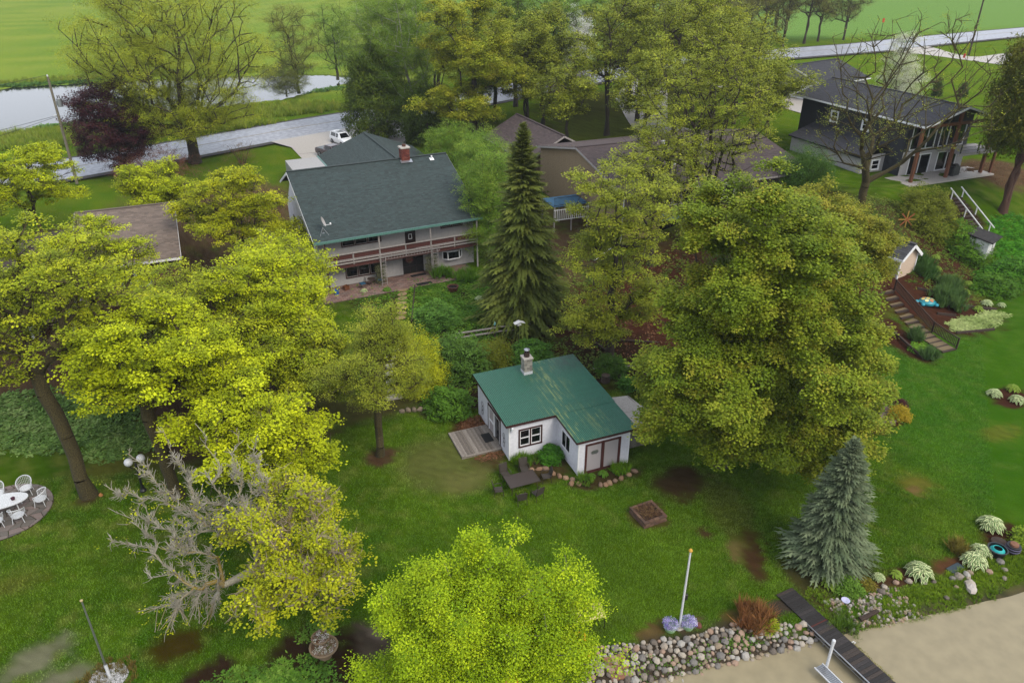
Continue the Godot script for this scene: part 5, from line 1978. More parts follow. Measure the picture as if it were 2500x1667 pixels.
func vehicles() -> void:
	var s := thing("sport_utility", "white sport utility vehicle parked on the driveway beyond the garage", "car", on(19.4, 117.0, 0.03), deg_to_rad(-72.0))
	vehicle(s, [[-2.3, 0.86, 0.5, 0.75, 1.0, 0.72, 1.25], [-2.15, 0.93, 0.34, 0.75, 1.02, 0.66, 1.66], [-1.9, 0.94, 0.3, 0.72, 1.03, 0.66, 1.76], [-0.3, 0.95, 0.3, 0.7, 1.02, 0.68, 1.8], [0.45, 0.95, 0.3, 0.7, 1.02, 0.66, 1.74], [1.25, 0.95, 0.3, 0.7, 1.0, 0.8, 1.1], [2.0, 0.92, 0.32, 0.68, 0.9, 0.76, 1.02], [2.3, 0.82, 0.4, 0.62, 0.78, 0.66, 0.84]],
		[[1.42, 0.86], [1.42, -0.86], [-1.42, 0.86], [-1.42, -0.86]], 0.36, M.car_white, [[2, 3, 0], [3, 4, 0], [4, 5, 1], [1, 0, 1]])
	var mb := MB.new()
	mb.quad(Vector3(-1.0, 1.825, 0.45), Vector3(0.1, 1.825, 0.45), Vector3(0.1, 1.825, -0.45), Vector3(-1.0, 1.825, -0.45))
	part(s, "sunroof", mb.mesh(), M.glass_dark)
	for z in [-0.62, 0.62]:
		mb = MB.new()
		mb.tube([Vector3(-1.8, 1.79, z), Vector3(0.3, 1.83, z)], [0.025, 0.025], 5)
		part(s, "roof_rail", mb.mesh(), M.steel)
		mb = MB.new()
		mb.bev(Vector3(0.95, 1.1, z * 1.65), Vector3(0.14, 0.16, 0.2), 0.03)
		part(s, "mirror", mb.mesh(), M.car_white)
		mb = MB.new()
		mb.bev(Vector3(2.16, 0.76, z), Vector3(0.3, 0.14, 0.34), 0.04)
		part(s, "headlight", mb.mesh(), M.steel)
	var p := thing("pickup_truck", "dark brown pickup truck with covered bed on the driveway by the garage", "truck", on(16.6, 109.4, 0.03), deg_to_rad(-63.0))
	vehicle(p, [[-2.8, 0.92, 0.55, 0.85, 1.05, 0.86, 1.12], [-2.7, 0.97, 0.45, 0.85, 1.1, 0.9, 1.18], [-0.85, 0.98, 0.42, 0.8, 1.1, 0.9, 1.18], [-0.8, 0.98, 0.42, 0.8, 1.12, 0.72, 1.62], [-0.55, 0.98, 0.42, 0.8, 1.12, 0.72, 1.86], [0.75, 0.98, 0.42, 0.8, 1.12, 0.72, 1.86], [1.45, 0.98, 0.42, 0.8, 1.1, 0.84, 1.2], [2.7, 0.95, 0.45, 0.8, 1.02, 0.82, 1.1], [2.85, 0.9, 0.5, 0.75, 0.92, 0.78, 0.98]],
		[[1.85, 0.9], [1.85, -0.9], [-1.75, 0.9], [-1.75, -0.9]], 0.42, M.car_brown, [[4, 5, 0], [5, 6, 1]])
	mb = MB.new()
	mb.bev(Vector3(-1.78, 1.2, 0), Vector3(1.8, 0.06, 1.72), 0.03)
	part(p, "bed_cover", mb.mesh(), M.car_dark)
	for z in [-1.06, 1.06]:
		mb = MB.new()
		mb.bev(Vector3(1.0, 1.22, z), Vector3(0.16, 0.2, 0.2), 0.03)
		part(p, "mirror", mb.mesh(), M.steel)
	var v := thing("flatbed_trailer", "dark trailer with a pale canopy roof on the concrete drive by the road", "trailer", on(146.0, 131.5, 0.08), deg_to_rad(10.0))
	mb = MB.new()
	mb.box(Vector3(0, 0.7, 0), Vector3(3.6, 0.2, 1.8))
	mb.box(Vector3(-0.4, 1.05, 0), Vector3(1.8, 0.5, 1.2))
	part(v, "bed", mb.mesh(), M.car_dark)
	mb = MB.new()
	for x in [-1.7, 1.7]:
		for z in [-0.8, 0.8]:
			mb.box(Vector3(x, 1.6, z), Vector3(0.07, 1.7, 0.07))
	part(v, "canopy_post", mb.mesh(), M.black_metal)
	mb = MB.new()
	mb.col = lc(0.45, 0.53, 0.5)
	mb.bev(Vector3(0, 2.5, 0), Vector3(4.0, 0.12, 2.0), 0.04)
	part(v, "canopy_roof", mb.mesh(), M.any)
	for x in [-0.6, 0.6]:
		for z in [-0.95, 0.95]:
			mb = MB.new()
			mb.lathe([Vector2(0, -0.1), Vector2(0.3, -0.1), Vector2(0.3, 0.1), Vector2(0, 0.1)], 12)
			var w := part(v, "wheel", mb.mesh(), M.tyre, Vector3(x, 0.32, z))
			w.rotation.x = PI / 2


# ---------------------------------------------------------------- street things
func poles() -> void:
	var t := thing("utility_pole", "wooden utility pole with a grey transformer on the left roadside", "utility pole", on(-16.1, 109.2, -0.1))
	var mb := MB.new()
	mb.tube([Vector3.ZERO, Vector3(0, 6.5, 0), Vector3(0, 13.1, 0)], [0.19, 0.17, 0.13], 9)
	part(t, "pole", mb.mesh(), M.bark_grey)
	mb = MB.new()
	mb.lathe([Vector2(0.0, 0.0), Vector2(0.3, 0.0), Vector2(0.3, 0.95), Vector2(0.24, 1.02), Vector2(0.0, 1.05)], 14, Vector3(0.55, 9.6, 0.1))
	mb.box(Vector3(0.25, 10.0, 0.05), Vector3(0.3, 0.5, 0.1))
	var tr := part(t, "transformer", mb.mesh(), M.steel)
	mb = MB.new()
	for x in [0.45, 0.65]:
		mb.lathe([Vector2(0.05, 0), Vector2(0.07, 0.1), Vector2(0.05, 0.2), Vector2(0.06, 0.3), Vector2(0.0, 0.36)], 8, Vector3(x, 10.62, 0.1))
	part(tr, "bushing", mb.mesh(), M.timber_dark)
	mb = MB.new()
	mb.lathe([Vector2(0.06, 0), Vector2(0.1, 0.12), Vector2(0.07, 0.22), Vector2(0.0, 0.3)], 8, Vector3(0, 13.1, 0))
	mb.box(Vector3(-0.35, 10.9, 0), Vector3(0.06, 0.06, 0.5))
	mb.box(Vector3(-0.25, 8.6, 0.0), Vector3(0.45, 0.1, 0.1))
	part(t, "insulator", mb.mesh(), M.white_paint)
	# wires sagging off to the left
	var base := t.position
	for q in [[13.3, Vector3(-80, 11.5, 25), 2.2], [8.6, Vector3(-60, 8.0, 36), 1.6], [8.5, Vector3(-46, 4.2, 46), 0.5]]:
		var pts := []
		var rr := []
		for k in 17:
			var f := k / 16.0
			pts.append(Vector3(0, q[0], 0).lerp(q[1], f) - Vector3(0, q[2] * 4.0 * f * (1.0 - f), 0))
			rr.append(0.022)
		mb = MB.new()
		mb.tube(pts, rr, 4)
		part(t, "wire", mb.mesh(), M.black_metal)
	t = thing("utility_pole", "dark bare utility pole at the fork of the upper right drive", "utility pole", on(157.4, 124.5, -0.1))
	mb = MB.new()
	mb.tube([Vector3.ZERO, Vector3(0, 6, 0), Vector3(0, 12.2, 0)], [0.2, 0.18, 0.14], 8)
	part(t, "pole", mb.mesh(), M.timber_dark)
	mb = MB.new()
	mb.box(Vector3(0, 12.1, 0), Vector3(0.9, 0.12, 0.12))
	mb.lathe([Vector2(0.08, 0), Vector2(0.12, 0.14), Vector2(0.0, 0.3)], 8, Vector3(0, 12.2, 0))
	part(t, "cross_arm", mb.mesh(), M.white_paint)
	# orange topped marker post in the verge and mailbox like post
	t = thing("marker_post", "thin dark post with an orange top across the upper right road", "post", on(166.0, 158.0))
	mb = MB.new()
	mb.tube([Vector3.ZERO, Vector3(0, 3.4, 0)], [0.07, 0.06], 6)
	part(t, "post", mb.mesh(), M.timber_dark)
	mb = MB.new()
	mb.col = lc(0.8, 0.33, 0.14)
	mb.bev(Vector3(0, 3.9, 0), Vector3(0.75, 0.95, 0.12), 0.05)
	part(t, "sign_plate", mb.mesh(), M.any)
	t = thing("hydrant_marker", "small red post with a yellow stripe beside the upper right drive", "post", on(153.0, 122.0))
	mb = MB.new()
	mb.col = lc(0.75, 0.13, 0.12)
	mb.lathe([Vector2(0.22, 0), Vector2(0.2, 0.6), Vector2(0.28, 0.62), Vector2(0.16, 0.85), Vector2(0.0, 0.9)], 10)
	part(t, "post", mb.mesh(), M.any)
	mb = MB.new()
	mb.col = lc(0.8, 0.62, 0.12)
	mb.tube([Vector3(0.2, 0.5, 0), Vector3(0.5, 3.2, 0)], [0.04, 0.03], 5)
	part(t, "whip", mb.mesh(), M.any)
	t = thing("white_post", "short white post in the grass between the road and the pond", "post", on(-11.0, 131.0))
	mb = MB.new()
	mb.bev(Vector3(0, 0.6, 0), Vector3(0.14, 1.2, 0.14), 0.02)
	part(t, "post", mb.mesh(), M.white_paint)
	mb = MB.new()
	mb.bev(Vector3(0, 1.1, 0.08), Vector3(0.2, 0.3, 0.03), 0.01)
	part(t, "plate", mb.mesh(), M.steel)


func lamp_post() -> void:
	var t := thing("lamp_post", "black garden lamp post with two white globes on the left lawn", "lamp post", on(-7.2, 42.05), deg_to_rad(14.0))
	var mb := MB.new()
	mb.lathe([Vector2(0.2, 0.0), Vector2(0.2, 0.08), Vector2(0.12, 0.2), Vector2(0.07, 0.5), Vector2(0.06, 1.9), Vector2(0.08, 1.95), Vector2(0.04, 2.1), Vector2(0.0, 2.15)], 12)
	part(t, "post", mb.mesh(), M.black_metal)
	mb = MB.new()
	mb.tube([Vector3(-0.34, 2.05, 0), Vector3(-0.3, 1.85, 0), Vector3(0, 1.8, 0), Vector3(0.3, 1.85, 0), Vector3(0.34, 2.05, 0)], [0.03, 0.035, 0.04, 0.035, 0.03], 6)
	part(t, "arm", mb.mesh(), M.black_metal)
	for x in [-0.34, 0.34]:
		mb = MB.new()
		var prof := []
		for k in 11:
			var g := -PI / 2 + PI * k / 10.0
			prof.append(Vector2(0.25 * cos(g), 2.3 + 0.25 * sin(g)))
		mb.lathe(prof, 18, Vector3(x, 0, 0))
		part(t, "globe", mb.mesh(), M.white_paint)
		mb = MB.new()
		mb.lathe([Vector2(0.1, 2.02), Vector2(0.13, 2.08), Vector2(0.1, 2.1)], 12, Vector3(x, 0, 0))
		part(t, "globe_holder", mb.mesh(), M.black_metal)


func flagpoles() -> void:
	var t := thing("flagpole", "white flagpole standing at the rocky shore between two flower tubs", "flagpole", on(17.45, 21.2, -0.05))
	var mb := MB.new()
	mb.tube([Vector3.ZERO, Vector3(0.0, 2.5, 0), Vector3(0.0, 5.0, 0)], [0.06, 0.055, 0.045], 10)
	part(t, "pole", mb.mesh(), M.white_paint)
	mb = MB.new()
	mb.col = lc(0.72, 0.55, 0.2)
	mb.lathe([Vector2(0.0, 4.98), Vector2(0.06, 5.0), Vector2(0.1, 5.08), Vector2(0.06, 5.16), Vector2(0.0, 5.19)], 12)
	part(t, "finial", mb.mesh(), M.any_smooth)
	mb = MB.new()
	mb.bev(Vector3(0.12, 2.1, 0), Vector3(0.2, 0.34, 0.12), 0.04)
	mb.tube([Vector3(0.07, 4.9, 0), Vector3(0.12, 2.3, 0.02)], [0.008, 0.008], 3)
	part(t, "halyard_cleat", mb.mesh(), M.black_metal)
	mb = MB.new()
	mb.bev(Vector3(0, 0.06, 0), Vector3(0.4, 0.14, 0.4), 0.04)
	part(t, "footing", mb.mesh(), M.concrete)
	var r := RandomNumberGenerator.new()
	r.seed = 17
	for q in [[16.95, 21.25, "pale green tub of violet flowers left of the white flagpole"], [17.85, 21.05, "pale green tub of violet flowers right of the white flagpole"]]:
		var b := thing("flower_tub", q[2], "planter", on(q[0], q[1]), 0.0, "flower tubs at the flagpole")
		mb = MB.new()
		mb.col = lc(0.56, 0.70, 0.52)
		mb.lathe([Vector2(0.0, 0.0), Vector2(0.25, 0.0), Vector2(0.33, 0.3), Vector2(0.35, 0.32), Vector2(0.3, 0.32), Vector2(0.0, 0.26)], 16)
		part(b, "tub", mb.mesh(), M.any_smooth)
		var xf := []
		var cs := PackedColorArray()
		for k in 230:
			var g := r.randf() * TAU
			var d := sqrt(r.randf()) * 0.36
			xf.append(leaf_xf(Vector3(cos(g) * d, 0.36 + r.randf() * 0.16, sin(g) * d), 0.42, r, 0.8))
			cs.append([lc(0.62, 0.58, 0.8), lc(0.78, 0.76, 0.86), lc(0.36, 0.3, 0.62), lc(0.3, 0.45, 0.2), lc(0.7, 0.66, 0.85)][r.randi() % 5])
		swarm(b, "flowers", CL.small, M.leaf, xf, cs).set_meta("kind", "stuff")
	t = thing("flagpole", "bare grey metal flagpole in a round white gravel bed at lower left", "flagpole", on(-8.35, 28.5, -0.05))
	mb = MB.new()
	mb.tube([Vector3.ZERO, Vector3(0.0, 2.4, 0), Vector3(0.0, 4.9, 0)], [0.05, 0.045, 0.035], 9)
	part(t, "pole", mb.mesh(), M.steel)
	mb = MB.new()
	mb.col = lc(0.62, 0.56, 0.4)
	mb.lathe([Vector2(0.0, 4.88), Vector2(0.06, 4.9), Vector2(0.07, 4.95), Vector2(0.0, 5.0)], 10)
	part(t, "finial", mb.mesh(), M.any_smooth)
	mb = MB.new()
	mb.tube([Vector3(0.0, 0, 0), Vector3(0.0, 0.9, 0)], [0.075, 0.075], 9)
	part(t, "sleeve", mb.mesh(), M.white_paint)
	# gravel bed round it, pebbles too many to count
	var xf := []
	var cs := PackedColorArray()
	for k in 2600:
		var g := r.randf() * TAU
		var d := sqrt(r.randf()) * 0.82
		var p := on(-8.4 + cos(g) * d, 28.5 + sin(g) * d * 0.95, 0.02)
		xf.append(Transform3D(Basis(Vector3(r.randf(), r.randf(), r.randf()).normalized(), r.randf() * TAU).scaled(Vector3.ONE * r.randf_range(0.03, 0.07)), p))
		var w := r.randf_range(0.55, 0.92)
		cs.append(lc(w, w, w * 1.01))
	var gv := swarm(self, numbered("white_gravel"), stone_mesh(5), M.stone, xf, cs)
	gv.set_meta("kind", "stuff")
	tag(gv, "white gravel in the round bed under the grey flagpole", "gravel")
	scatter("dry_grass_ring", "dry brown grass ring edging the white gravel bed", "grass", "tuft", [[-8.4, 28.5, 1.2, 1.12, 260]], 0.55, [lc(0.45, 0.38, 0.2), lc(0.36, 0.35, 0.14)], 41)


# ---------------------------------------------------------------- stones
func stone_mesh(sd: int, col := Color.WHITE) -> ArrayMesh:
	# a lump with flat faces, about one unit across
	var r := RandomNumberGenerator.new()
	r.seed = sd
	var mb := MB.new()
	mb.col = col
	var rings := []
	for k in 4:
		var f: float = [-0.38, -0.1, 0.22, 0.42][k]
		var w: float = [0.3, 0.5, 0.44, 0.2][k]
		var ring := []
		for j in 7:
			var g := TAU * j / 7.0
			ring.append(Vector3(cos(g) * w * r.randf_range(0.8, 1.18), f + r.randf_range(-0.07, 0.07), -sin(g) * w * r.randf_range(0.8, 1.18)))
		rings.append(ring)
	mb.loft(rings)
	mb.fan(rings[3])
	return mb.mesh()


func stones() -> void:
	var r := RandomNumberGenerator.new()
	r.seed = 99
	var tones := [lc(0.68, 0.63, 0.57), lc(0.58, 0.54, 0.49), lc(0.75, 0.71, 0.65), lc(0.62, 0.55, 0.46), lc(0.52, 0.50, 0.48), lc(0.68, 0.57, 0.49), lc(0.71, 0.69, 0.66), lc(0.46, 0.42, 0.38)]
	var kinds := []
	for k in 16:
		kinds.append(stone_mesh(100 + k, tones[k % 8]))
	var bank := thing("riprap_bank", "sloping bank of pale loose field stones between lawn and lake", "rocks", Vector3.ZERO)
	var rest := MB.new()
	var spots := []
	for k in 3200:
		var a := r.randf_range(11.4, 23.4)
		var sh := lin(a, SHORE)
		var up := lerpf(1.75, 2.3, clampf((17.5 - a) / 5.0, 0, 1)) - 1.0 * clampf((a - 20.5) / 3.0, 0, 1) + 0.25 * fine.get_noise_2d(a * 4.0, 5.0)
		var b := sh - 0.35 + (up + 0.35) * r.randf()
		var s := r.randf_range(0.12, 0.29)
		if r.randf() < 0.10:
			s *= 1.5
		spots.append([s, a, b])
	spots.sort_custom(func(x, y): return x[0] > y[0])
	# keep stones from filling one another
	var kept := []
	for q in spots:
		var ok := true
		for e in kept:
			if absf(e[1] - q[1]) < 0.4 and absf(e[2] - q[2]) < 0.4 and Vector2(e[1] - q[1], e[2] - q[2]).length() < (e[0] + q[0]) * 0.40:
				ok = false
				break
		if ok:
			kept.append(q)
	var n := 0
	for q in kept:
		var p := on(q[1], q[2], q[0] * 0.18)
		var bs := Basis.from_euler(Vector3(r.randf_range(-0.5, 0.5), r.randf() * TAU, r.randf_range(-0.5, 0.5))) * Basis.from_scale(Vector3(q[0], q[0] * r.randf_range(0.6, 0.9), q[0] * r.randf_range(0.75, 1.2)))
		var m: ArrayMesh = kinds[r.randi() % 16]
		if n < 300:
			var o := part(bank, "stone", m, M.stone)
			o.transform = Transform3D(bs, p)
		else:
			var arr := m.surface_get_arrays(0)
			var k0 := rest.v.size()
			for j in arr[Mesh.ARRAY_VERTEX].size():
				rest.v.append(p + bs * arr[Mesh.ARRAY_VERTEX][j])
				rest.n.append((bs.inverse().transposed() * arr[Mesh.ARRAY_NORMAL][j]).normalized())
				rest.c.append(arr[Mesh.ARRAY_COLOR][j])
				rest.t.append(Vector2.ZERO)
			for j in arr[Mesh.ARRAY_INDEX]:
				rest.i.append(k0 + j)
		n += 1
	var fill := part(bank, "stone_fill", rest.mesh(), M.stone)
	fill.set_meta("kind", "stuff")
	# loose stones of the right shore, each on its own
	var right := [[31.0, 18.9, 0.42], [31.5, 18.7, 0.3], [32.6, 18.5, 0.35], [33.0, 18.45, 0.55], [33.5, 18.4, 0.45], [33.8, 18.45, 0.4], [33.4, 18.2, 0.28], [34.8, 18.1, 0.42], [33.1, 17.85, 0.62], [31.3, 17.7, 0.32], [36.0, 18.4, 0.5], [35.7, 17.9, 0.36], [37.4, 17.6, 0.38], [32.3, 18.0, 0.26], [30.3, 19.2, 0.4], [29.6, 19.4, 0.34], [28.8, 19.4, 0.36], [28.4, 19.2, 0.45], [38.4, 17.9, 0.42], [35.2, 17.5, 0.3]]
	for k in right.size():
		var q: Array = right[k]
		var o := solo("shore_stone", kinds[(k * 5 + 2) % 16], M.stone, "rounded pale stone in the grassy strip along the right shore", "stone", on(q[0], q[1], q[2] * 0.15), r.randf() * TAU, "stones along the right shore")
		o.scale = Vector3(q[2], q[2] * 0.75, q[2] * 0.9)
	solo("shore_boulder", stone_mesh(300, lc(0.82, 0.78, 0.75)), M.stone, "large pale boulder in the grass near the right water's edge", "stone", on(32.9, 17.6, 0.12), 1.0).scale = Vector3(0.75, 0.55, 0.6)
	solo("shore_boulder", stone_mesh(301, lc(0.46, 0.27, 0.22)), M.stone, "reddish brown boulder at the riprap top beside the flagpole", "stone", on(18.35, 20.9, 0.08), 1.0).scale = Vector3(0.36, 0.32, 0.34)
	var rub := MB.new()
	for k in 420:
		var a := r.randf_range(25.2, 29.4)
		var b := lin(a, SHORE) + r.randf_range(-0.2, 1.9)
		var s := r.randf_range(0.08, 0.24)
		if fine.get_noise_2d(a * 5.0, b * 5.0) < -0.25:
			continue
		rub.col = tones[r.randi() % 8]
		var p := on(a, b, s * 0.15)
		var ring := []
		var g0 := r.randf() * TAU
		for j in 6:
			var g := g0 + TAU * j / 6.0
			ring.append([p + Vector3(cos(g) * s * 0.5, -s * 0.2, -sin(g) * s * 0.5) * r.randf_range(0.8, 1.1), p + Vector3(cos(g) * s * 0.35, s * 0.28, -sin(g) * s * 0.35) * r.randf_range(0.8, 1.1)])
		for j in 6:
			var e: Array = ring[(j + 1) % 6]
			rub.quad(ring[j][0], e[0], e[1], ring[j][1])
		rub.fan([ring[0][1], ring[1][1], ring[2][1], ring[3][1], ring[4][1], ring[5][1]])
	var ro := solo("shore_rubble", rub.mesh(), M.stone, "small rubble stones on the muddy shore right of the dock", "rocks")
	ro.set_meta("kind", "stuff")
	# rough stones edging the cottage beds
	var edge := [[16.9, 33.9], [17.2, 33.6], [17.5, 33.3], [17.3, 33.0], [17.7, 32.8], [16.4, 34.9], [16.0, 35.0], [15.5, 35.1], [18.9, 32.2], [19.2, 32.1], [19.5, 32.15], [19.9, 32.2], [20.4, 32.3], [21.0, 32.4], [21.5, 32.6], [16.6, 34.3]]
	var ed := thing("stone_edging", "row of rough tan stones edging the flower bed at the cottage front", "edging")
	for k in edge.size():
		var o := part(ed, "stone", stone_mesh(400 + k, [lc(0.60, 0.47, 0.36), lc(0.66, 0.54, 0.42), lc(0.55, 0.45, 0.37)][k % 3]), M.stone, on(edge[k][0], edge[k][1], 0.05))
		o.rotation.y = r.randf() * TAU
		o.scale = Vector3(r.randf_range(0.35, 0.55), 0.3, r.randf_range(0.3, 0.4))
	var lw := thing("stone_wall", "low wall of grey stones at the foot of the garden slope", "wall")
	for k in 9:
		var o := part(lw, "stone", stone_mesh(430 + k, [lc(0.5, 0.45, 0.38), lc(0.56, 0.5, 0.42)][k % 2]), M.stone, on(9.6 + k * 0.42, 44.5 - k * 0.06 + r.randf_range(-0.08, 0.08), 0.1))
		o.rotation.y = r.randf() * TAU
		o.scale = Vector3(0.5, 0.4, 0.35)
	solo("garden_stone", stone_mesh(460, lc(0.72, 0.5, 0.28)), M.stone, "single orange tan stone at the dark trunk's foot on the left lawn", "stone", on(-9.55, 42.5, 0.06), 0.6).scale = Vector3(0.26, 0.3, 0.2)


# ---------------------------------------------------------------- dock, shore things
func dock() -> void:
	var t := thing("dock", "long dark board dock running from the lawn into the lake", "dock", Vector3(23.72, 0.0, -21.1), deg_to_rad(4.5))
	var r := RandomNumberGenerator.new()
	r.seed = 23
	var tones := [lc(0.19, 0.175, 0.175), lc(0.235, 0.215, 0.21), lc(0.16, 0.15, 0.15), lc(0.26, 0.22, 0.2)]
	var vm := []
	for k in 4:
		var mb := MB.new()
		mb.col = tones[k]
		mb.bev(Vector3.ZERO, Vector3(1.08, 0.04, 0.172), 0.008)
		vm.append(mb.mesh())
	for k in 44:
		var z := 0.1 + k * 0.18
		part(t, "plank", vm[r.randi() % 4], M.plank_grey, Vector3(r.randf_range(-0.012, 0.012), 0.1 - 0.0 * z, z))
	var mb := MB.new()
	mb.col = lc(0.2, 0.17, 0.15)
	for x in [-0.45, 0.45]:
		mb.box(Vector3(x, 0.0, 4.0), Vector3(0.08, 0.15, 7.9))
	part(t, "stringer", mb.mesh(), M.plank_grey)
	mb = MB.new()
	mb.box(Vector3(-0.57, 0.14, 4.9), Vector3(0.05, 0.05, 6.0))
	mb.box(Vector3(-0.57, -0.05, 4.9), Vector3(0.04, 0.05, 6.0))
	for k in 7:
		mb.beam(Vector3(-0.57, -0.04, 2.0 + k * 0.9), Vector3(-0.57, 0.12, 2.45 + k * 0.9), 0.03, 0.03)
	part(t, "side_frame", mb.mesh(), M.steel)
	for z in [3.2, 5.6, 7.6]:
		for x in [-0.5, 0.5]:
			mb = MB.new()
			mb.tube([Vector3(x, -1.7, z), Vector3(x, 0.05, z)], [0.035, 0.035], 7)
			part(t, "leg", mb.mesh(), M.steel)
	mb = MB.new()
	mb.col = lc(0.36, 0.14, 0.1)
	mb.box(Vector3(0, 0.125, 2.35), Vector3(1.06, 0.012, 0.06))
	part(t, "rusty_joint", mb.mesh(), M.any)
	# weed grown edge of the outer dock, in clumps
	var xf := []
	var cs := PackedColorArray()
	for k in 160:
		xf.append(leaf_xf(Vector3(0.58 + r.randfn() * 0.05, 0.06, r.randf_range(3.9, 8.0)), 0.4, r, 0.6))
		cs.append([lc(0.38, 0.38, 0.13), lc(0.46, 0.45, 0.2), lc(0.3, 0.3, 0.12)][k % 3])
	var mo := swarm(t, "moss", CL.small, M.leaf, xf, cs)
	mo.set_meta("kind", "stuff")
	var pv := thing("mooring_post", "white plastic mooring post on the left edge of the dock", "post", Vector3(22.62, -1.6, -16.75))
	mb = MB.new()
	mb.tube([Vector3.ZERO, Vector3(0, 3.2, 0)], [0.07, 0.07], 10)
	part(pv, "pipe", mb.mesh(), M.white_paint)
	mb = MB.new()
	mb.lathe([Vector2(0.085, 3.1), Vector2(0.085, 3.26), Vector2(0.06, 3.3), Vector2(0.0, 3.31)], 10)
	part(pv, "cap", mb.mesh(), M.white_paint)
	var st := thing("boarding_step", "grey perforated metal boarding step hung on the dock's left side", "step", Vector3(22.28, 0.02, -16.2), deg_to_rad(4.5))
	mb = MB.new()
	for k in 12:
		mb.box(Vector3(-0.22 + k * 0.04, 0, 0), Vector3(0.018, 0.03, 1.3))
	for k in 15:
		mb.box(Vector3(0, 0.004, -0.62 + k * 0.0885), Vector3(0.46, 0.03, 0.022))
	part(st, "grating", mb.mesh(), M.steel)
	mb = MB.new()
	for x in [-0.25, 0.25]:
		mb.box(Vector3(x, 0, 0), Vector3(0.04, 0.07, 1.36))
	part(st, "frame", mb.mesh(), M.white_paint)
	# plank and old timber at the water's edge
	mb = MB.new()
	mb.beam(Vector3(24.5, WATER + 0.03, -17.45), Vector3(25.05, WATER + 0.05, -17.5), 0.05, 0.04)
	mb.beam(Vector3(24.52, WATER + 0.035, -17.38), Vector3(25.07, WATER + 0.055, -17.42), 0.04, 0.04)
	solo("floating_stick", mb.mesh(), M.timber_white, "pale stick floating beside the dock's right edge", "stick")
	mb = MB.new()
	mb.bev(Vector3(0, 0.08, 0), Vector3(1.25, 0.16, 0.2), 0.02)
	for x in [-0.3, 0.3]:
		mb.box(Vector3(x, 0.161, 0), Vector3(0.22, 0.012, 0.07))
	solo("old_timber", mb.mesh(), M.timber_dark, "old brown timber lying on the rubble right of the dock", "timber", on(26.7, 18.3, 0.02), deg_to_rad(4.0))
	# brick step at the left end of the riprap
	var s := thing("brick_step", "short flight of tan brick steps at the riprap's left end", "steps", on(13.5, 20.4, 0.0), deg_to_rad(-4.0))
	for j in 3:
		for k in 3:
			mb = MB.new()
			mb.col = [lc(0.6, 0.42, 0.32), lc(0.66, 0.55, 0.46), lc(0.55, 0.4, 0.32)][(j + k) % 3]
			mb.bev(Vector3(-0.34 + k * 0.34, 0.16 - j * 0.14, -0.25 + j * 0.36), Vector3(0.33, 0.14, 0.35), 0.015)
			part(s, "brick", mb.mesh(), M.brick)
	# floating weed on the lake
	scatter("lake_weed", "scraps of dark weed floating on the tan lake shallows", "weed", "small", [[30, 12.5, 9, 4.5, 130], [34, 15.2, 6, 1.4, 90], [20, 16.8, 3.5, 1.3, 110], [27, 15.8, 3.0, 0.8, 60]], 0.5, [lc(0.26, 0.25, 0.15), lc(0.36, 0.35, 0.22)], 51, 0.1)


func firepit_planter() -> void:
	var t := thing("raised_bed", "square block raised bed full of dry brown stalks on the lawn", "planter", on(20.15, 28.7), deg_to_rad(4.0))
	var tones := [lc(0.42, 0.31, 0.25), lc(0.47, 0.36, 0.29), lc(0.37, 0.28, 0.23)]
	var n := 0
	for row in 3:
		for side in 4:
			for k in 4:
				var mb := MB.new()
				mb.col = tones[n % 3]
				n += 1
				mb.bev(Vector3.ZERO, Vector3(0.345, 0.13, 0.17), 0.015)
				var o := part(t, "block", mb.mesh(), M.brick)
				var bs := Basis(Vector3.UP, side * PI / 2)
				o.transform = Transform3D(bs, bs * Vector3(-0.62 + k * 0.352 + (0.08 if row % 2 else 0.0), 0.065 + row * 0.135, 0.70))
	var mb := MB.new()
	mb.col = lc(0.22, 0.16, 0.12)
	mb.box(Vector3(0, 0.14, 0), Vector3(1.2, 0.26, 1.2))
	part(t, "soil", mb.mesh(), M.any)
	var r := RandomNumberGenerator.new()
	r.seed = 6
	mb = MB.new()
	for k in 320:
		var p := Vector3(r.randf_range(-0.5, 0.5), 0.27, r.randf_range(-0.5, 0.5))
		var g := r.randf() * TAU
		var l := r.randf_range(0.25, 0.75)
		mb.col = [lc(0.52, 0.38, 0.24), lc(0.43, 0.29, 0.19), lc(0.62, 0.5, 0.33), lc(0.33, 0.2, 0.14)][k % 4]
		var q := p + Vector3(cos(g) * l * 0.6, r.randf_range(0.05, 0.3), sin(g) * l * 0.6)
		q.x = clampf(q.x, -0.8, 0.8)
		q.z = clampf(q.z, -0.8, 0.8)
		mb.tube([p, p.lerp(q, 0.5) + Vector3(0, 0.1, 0), q], [0.01, 0.009, 0.006], 3, false)
	part(t, "dry_stalks", mb.mesh(), M.any)


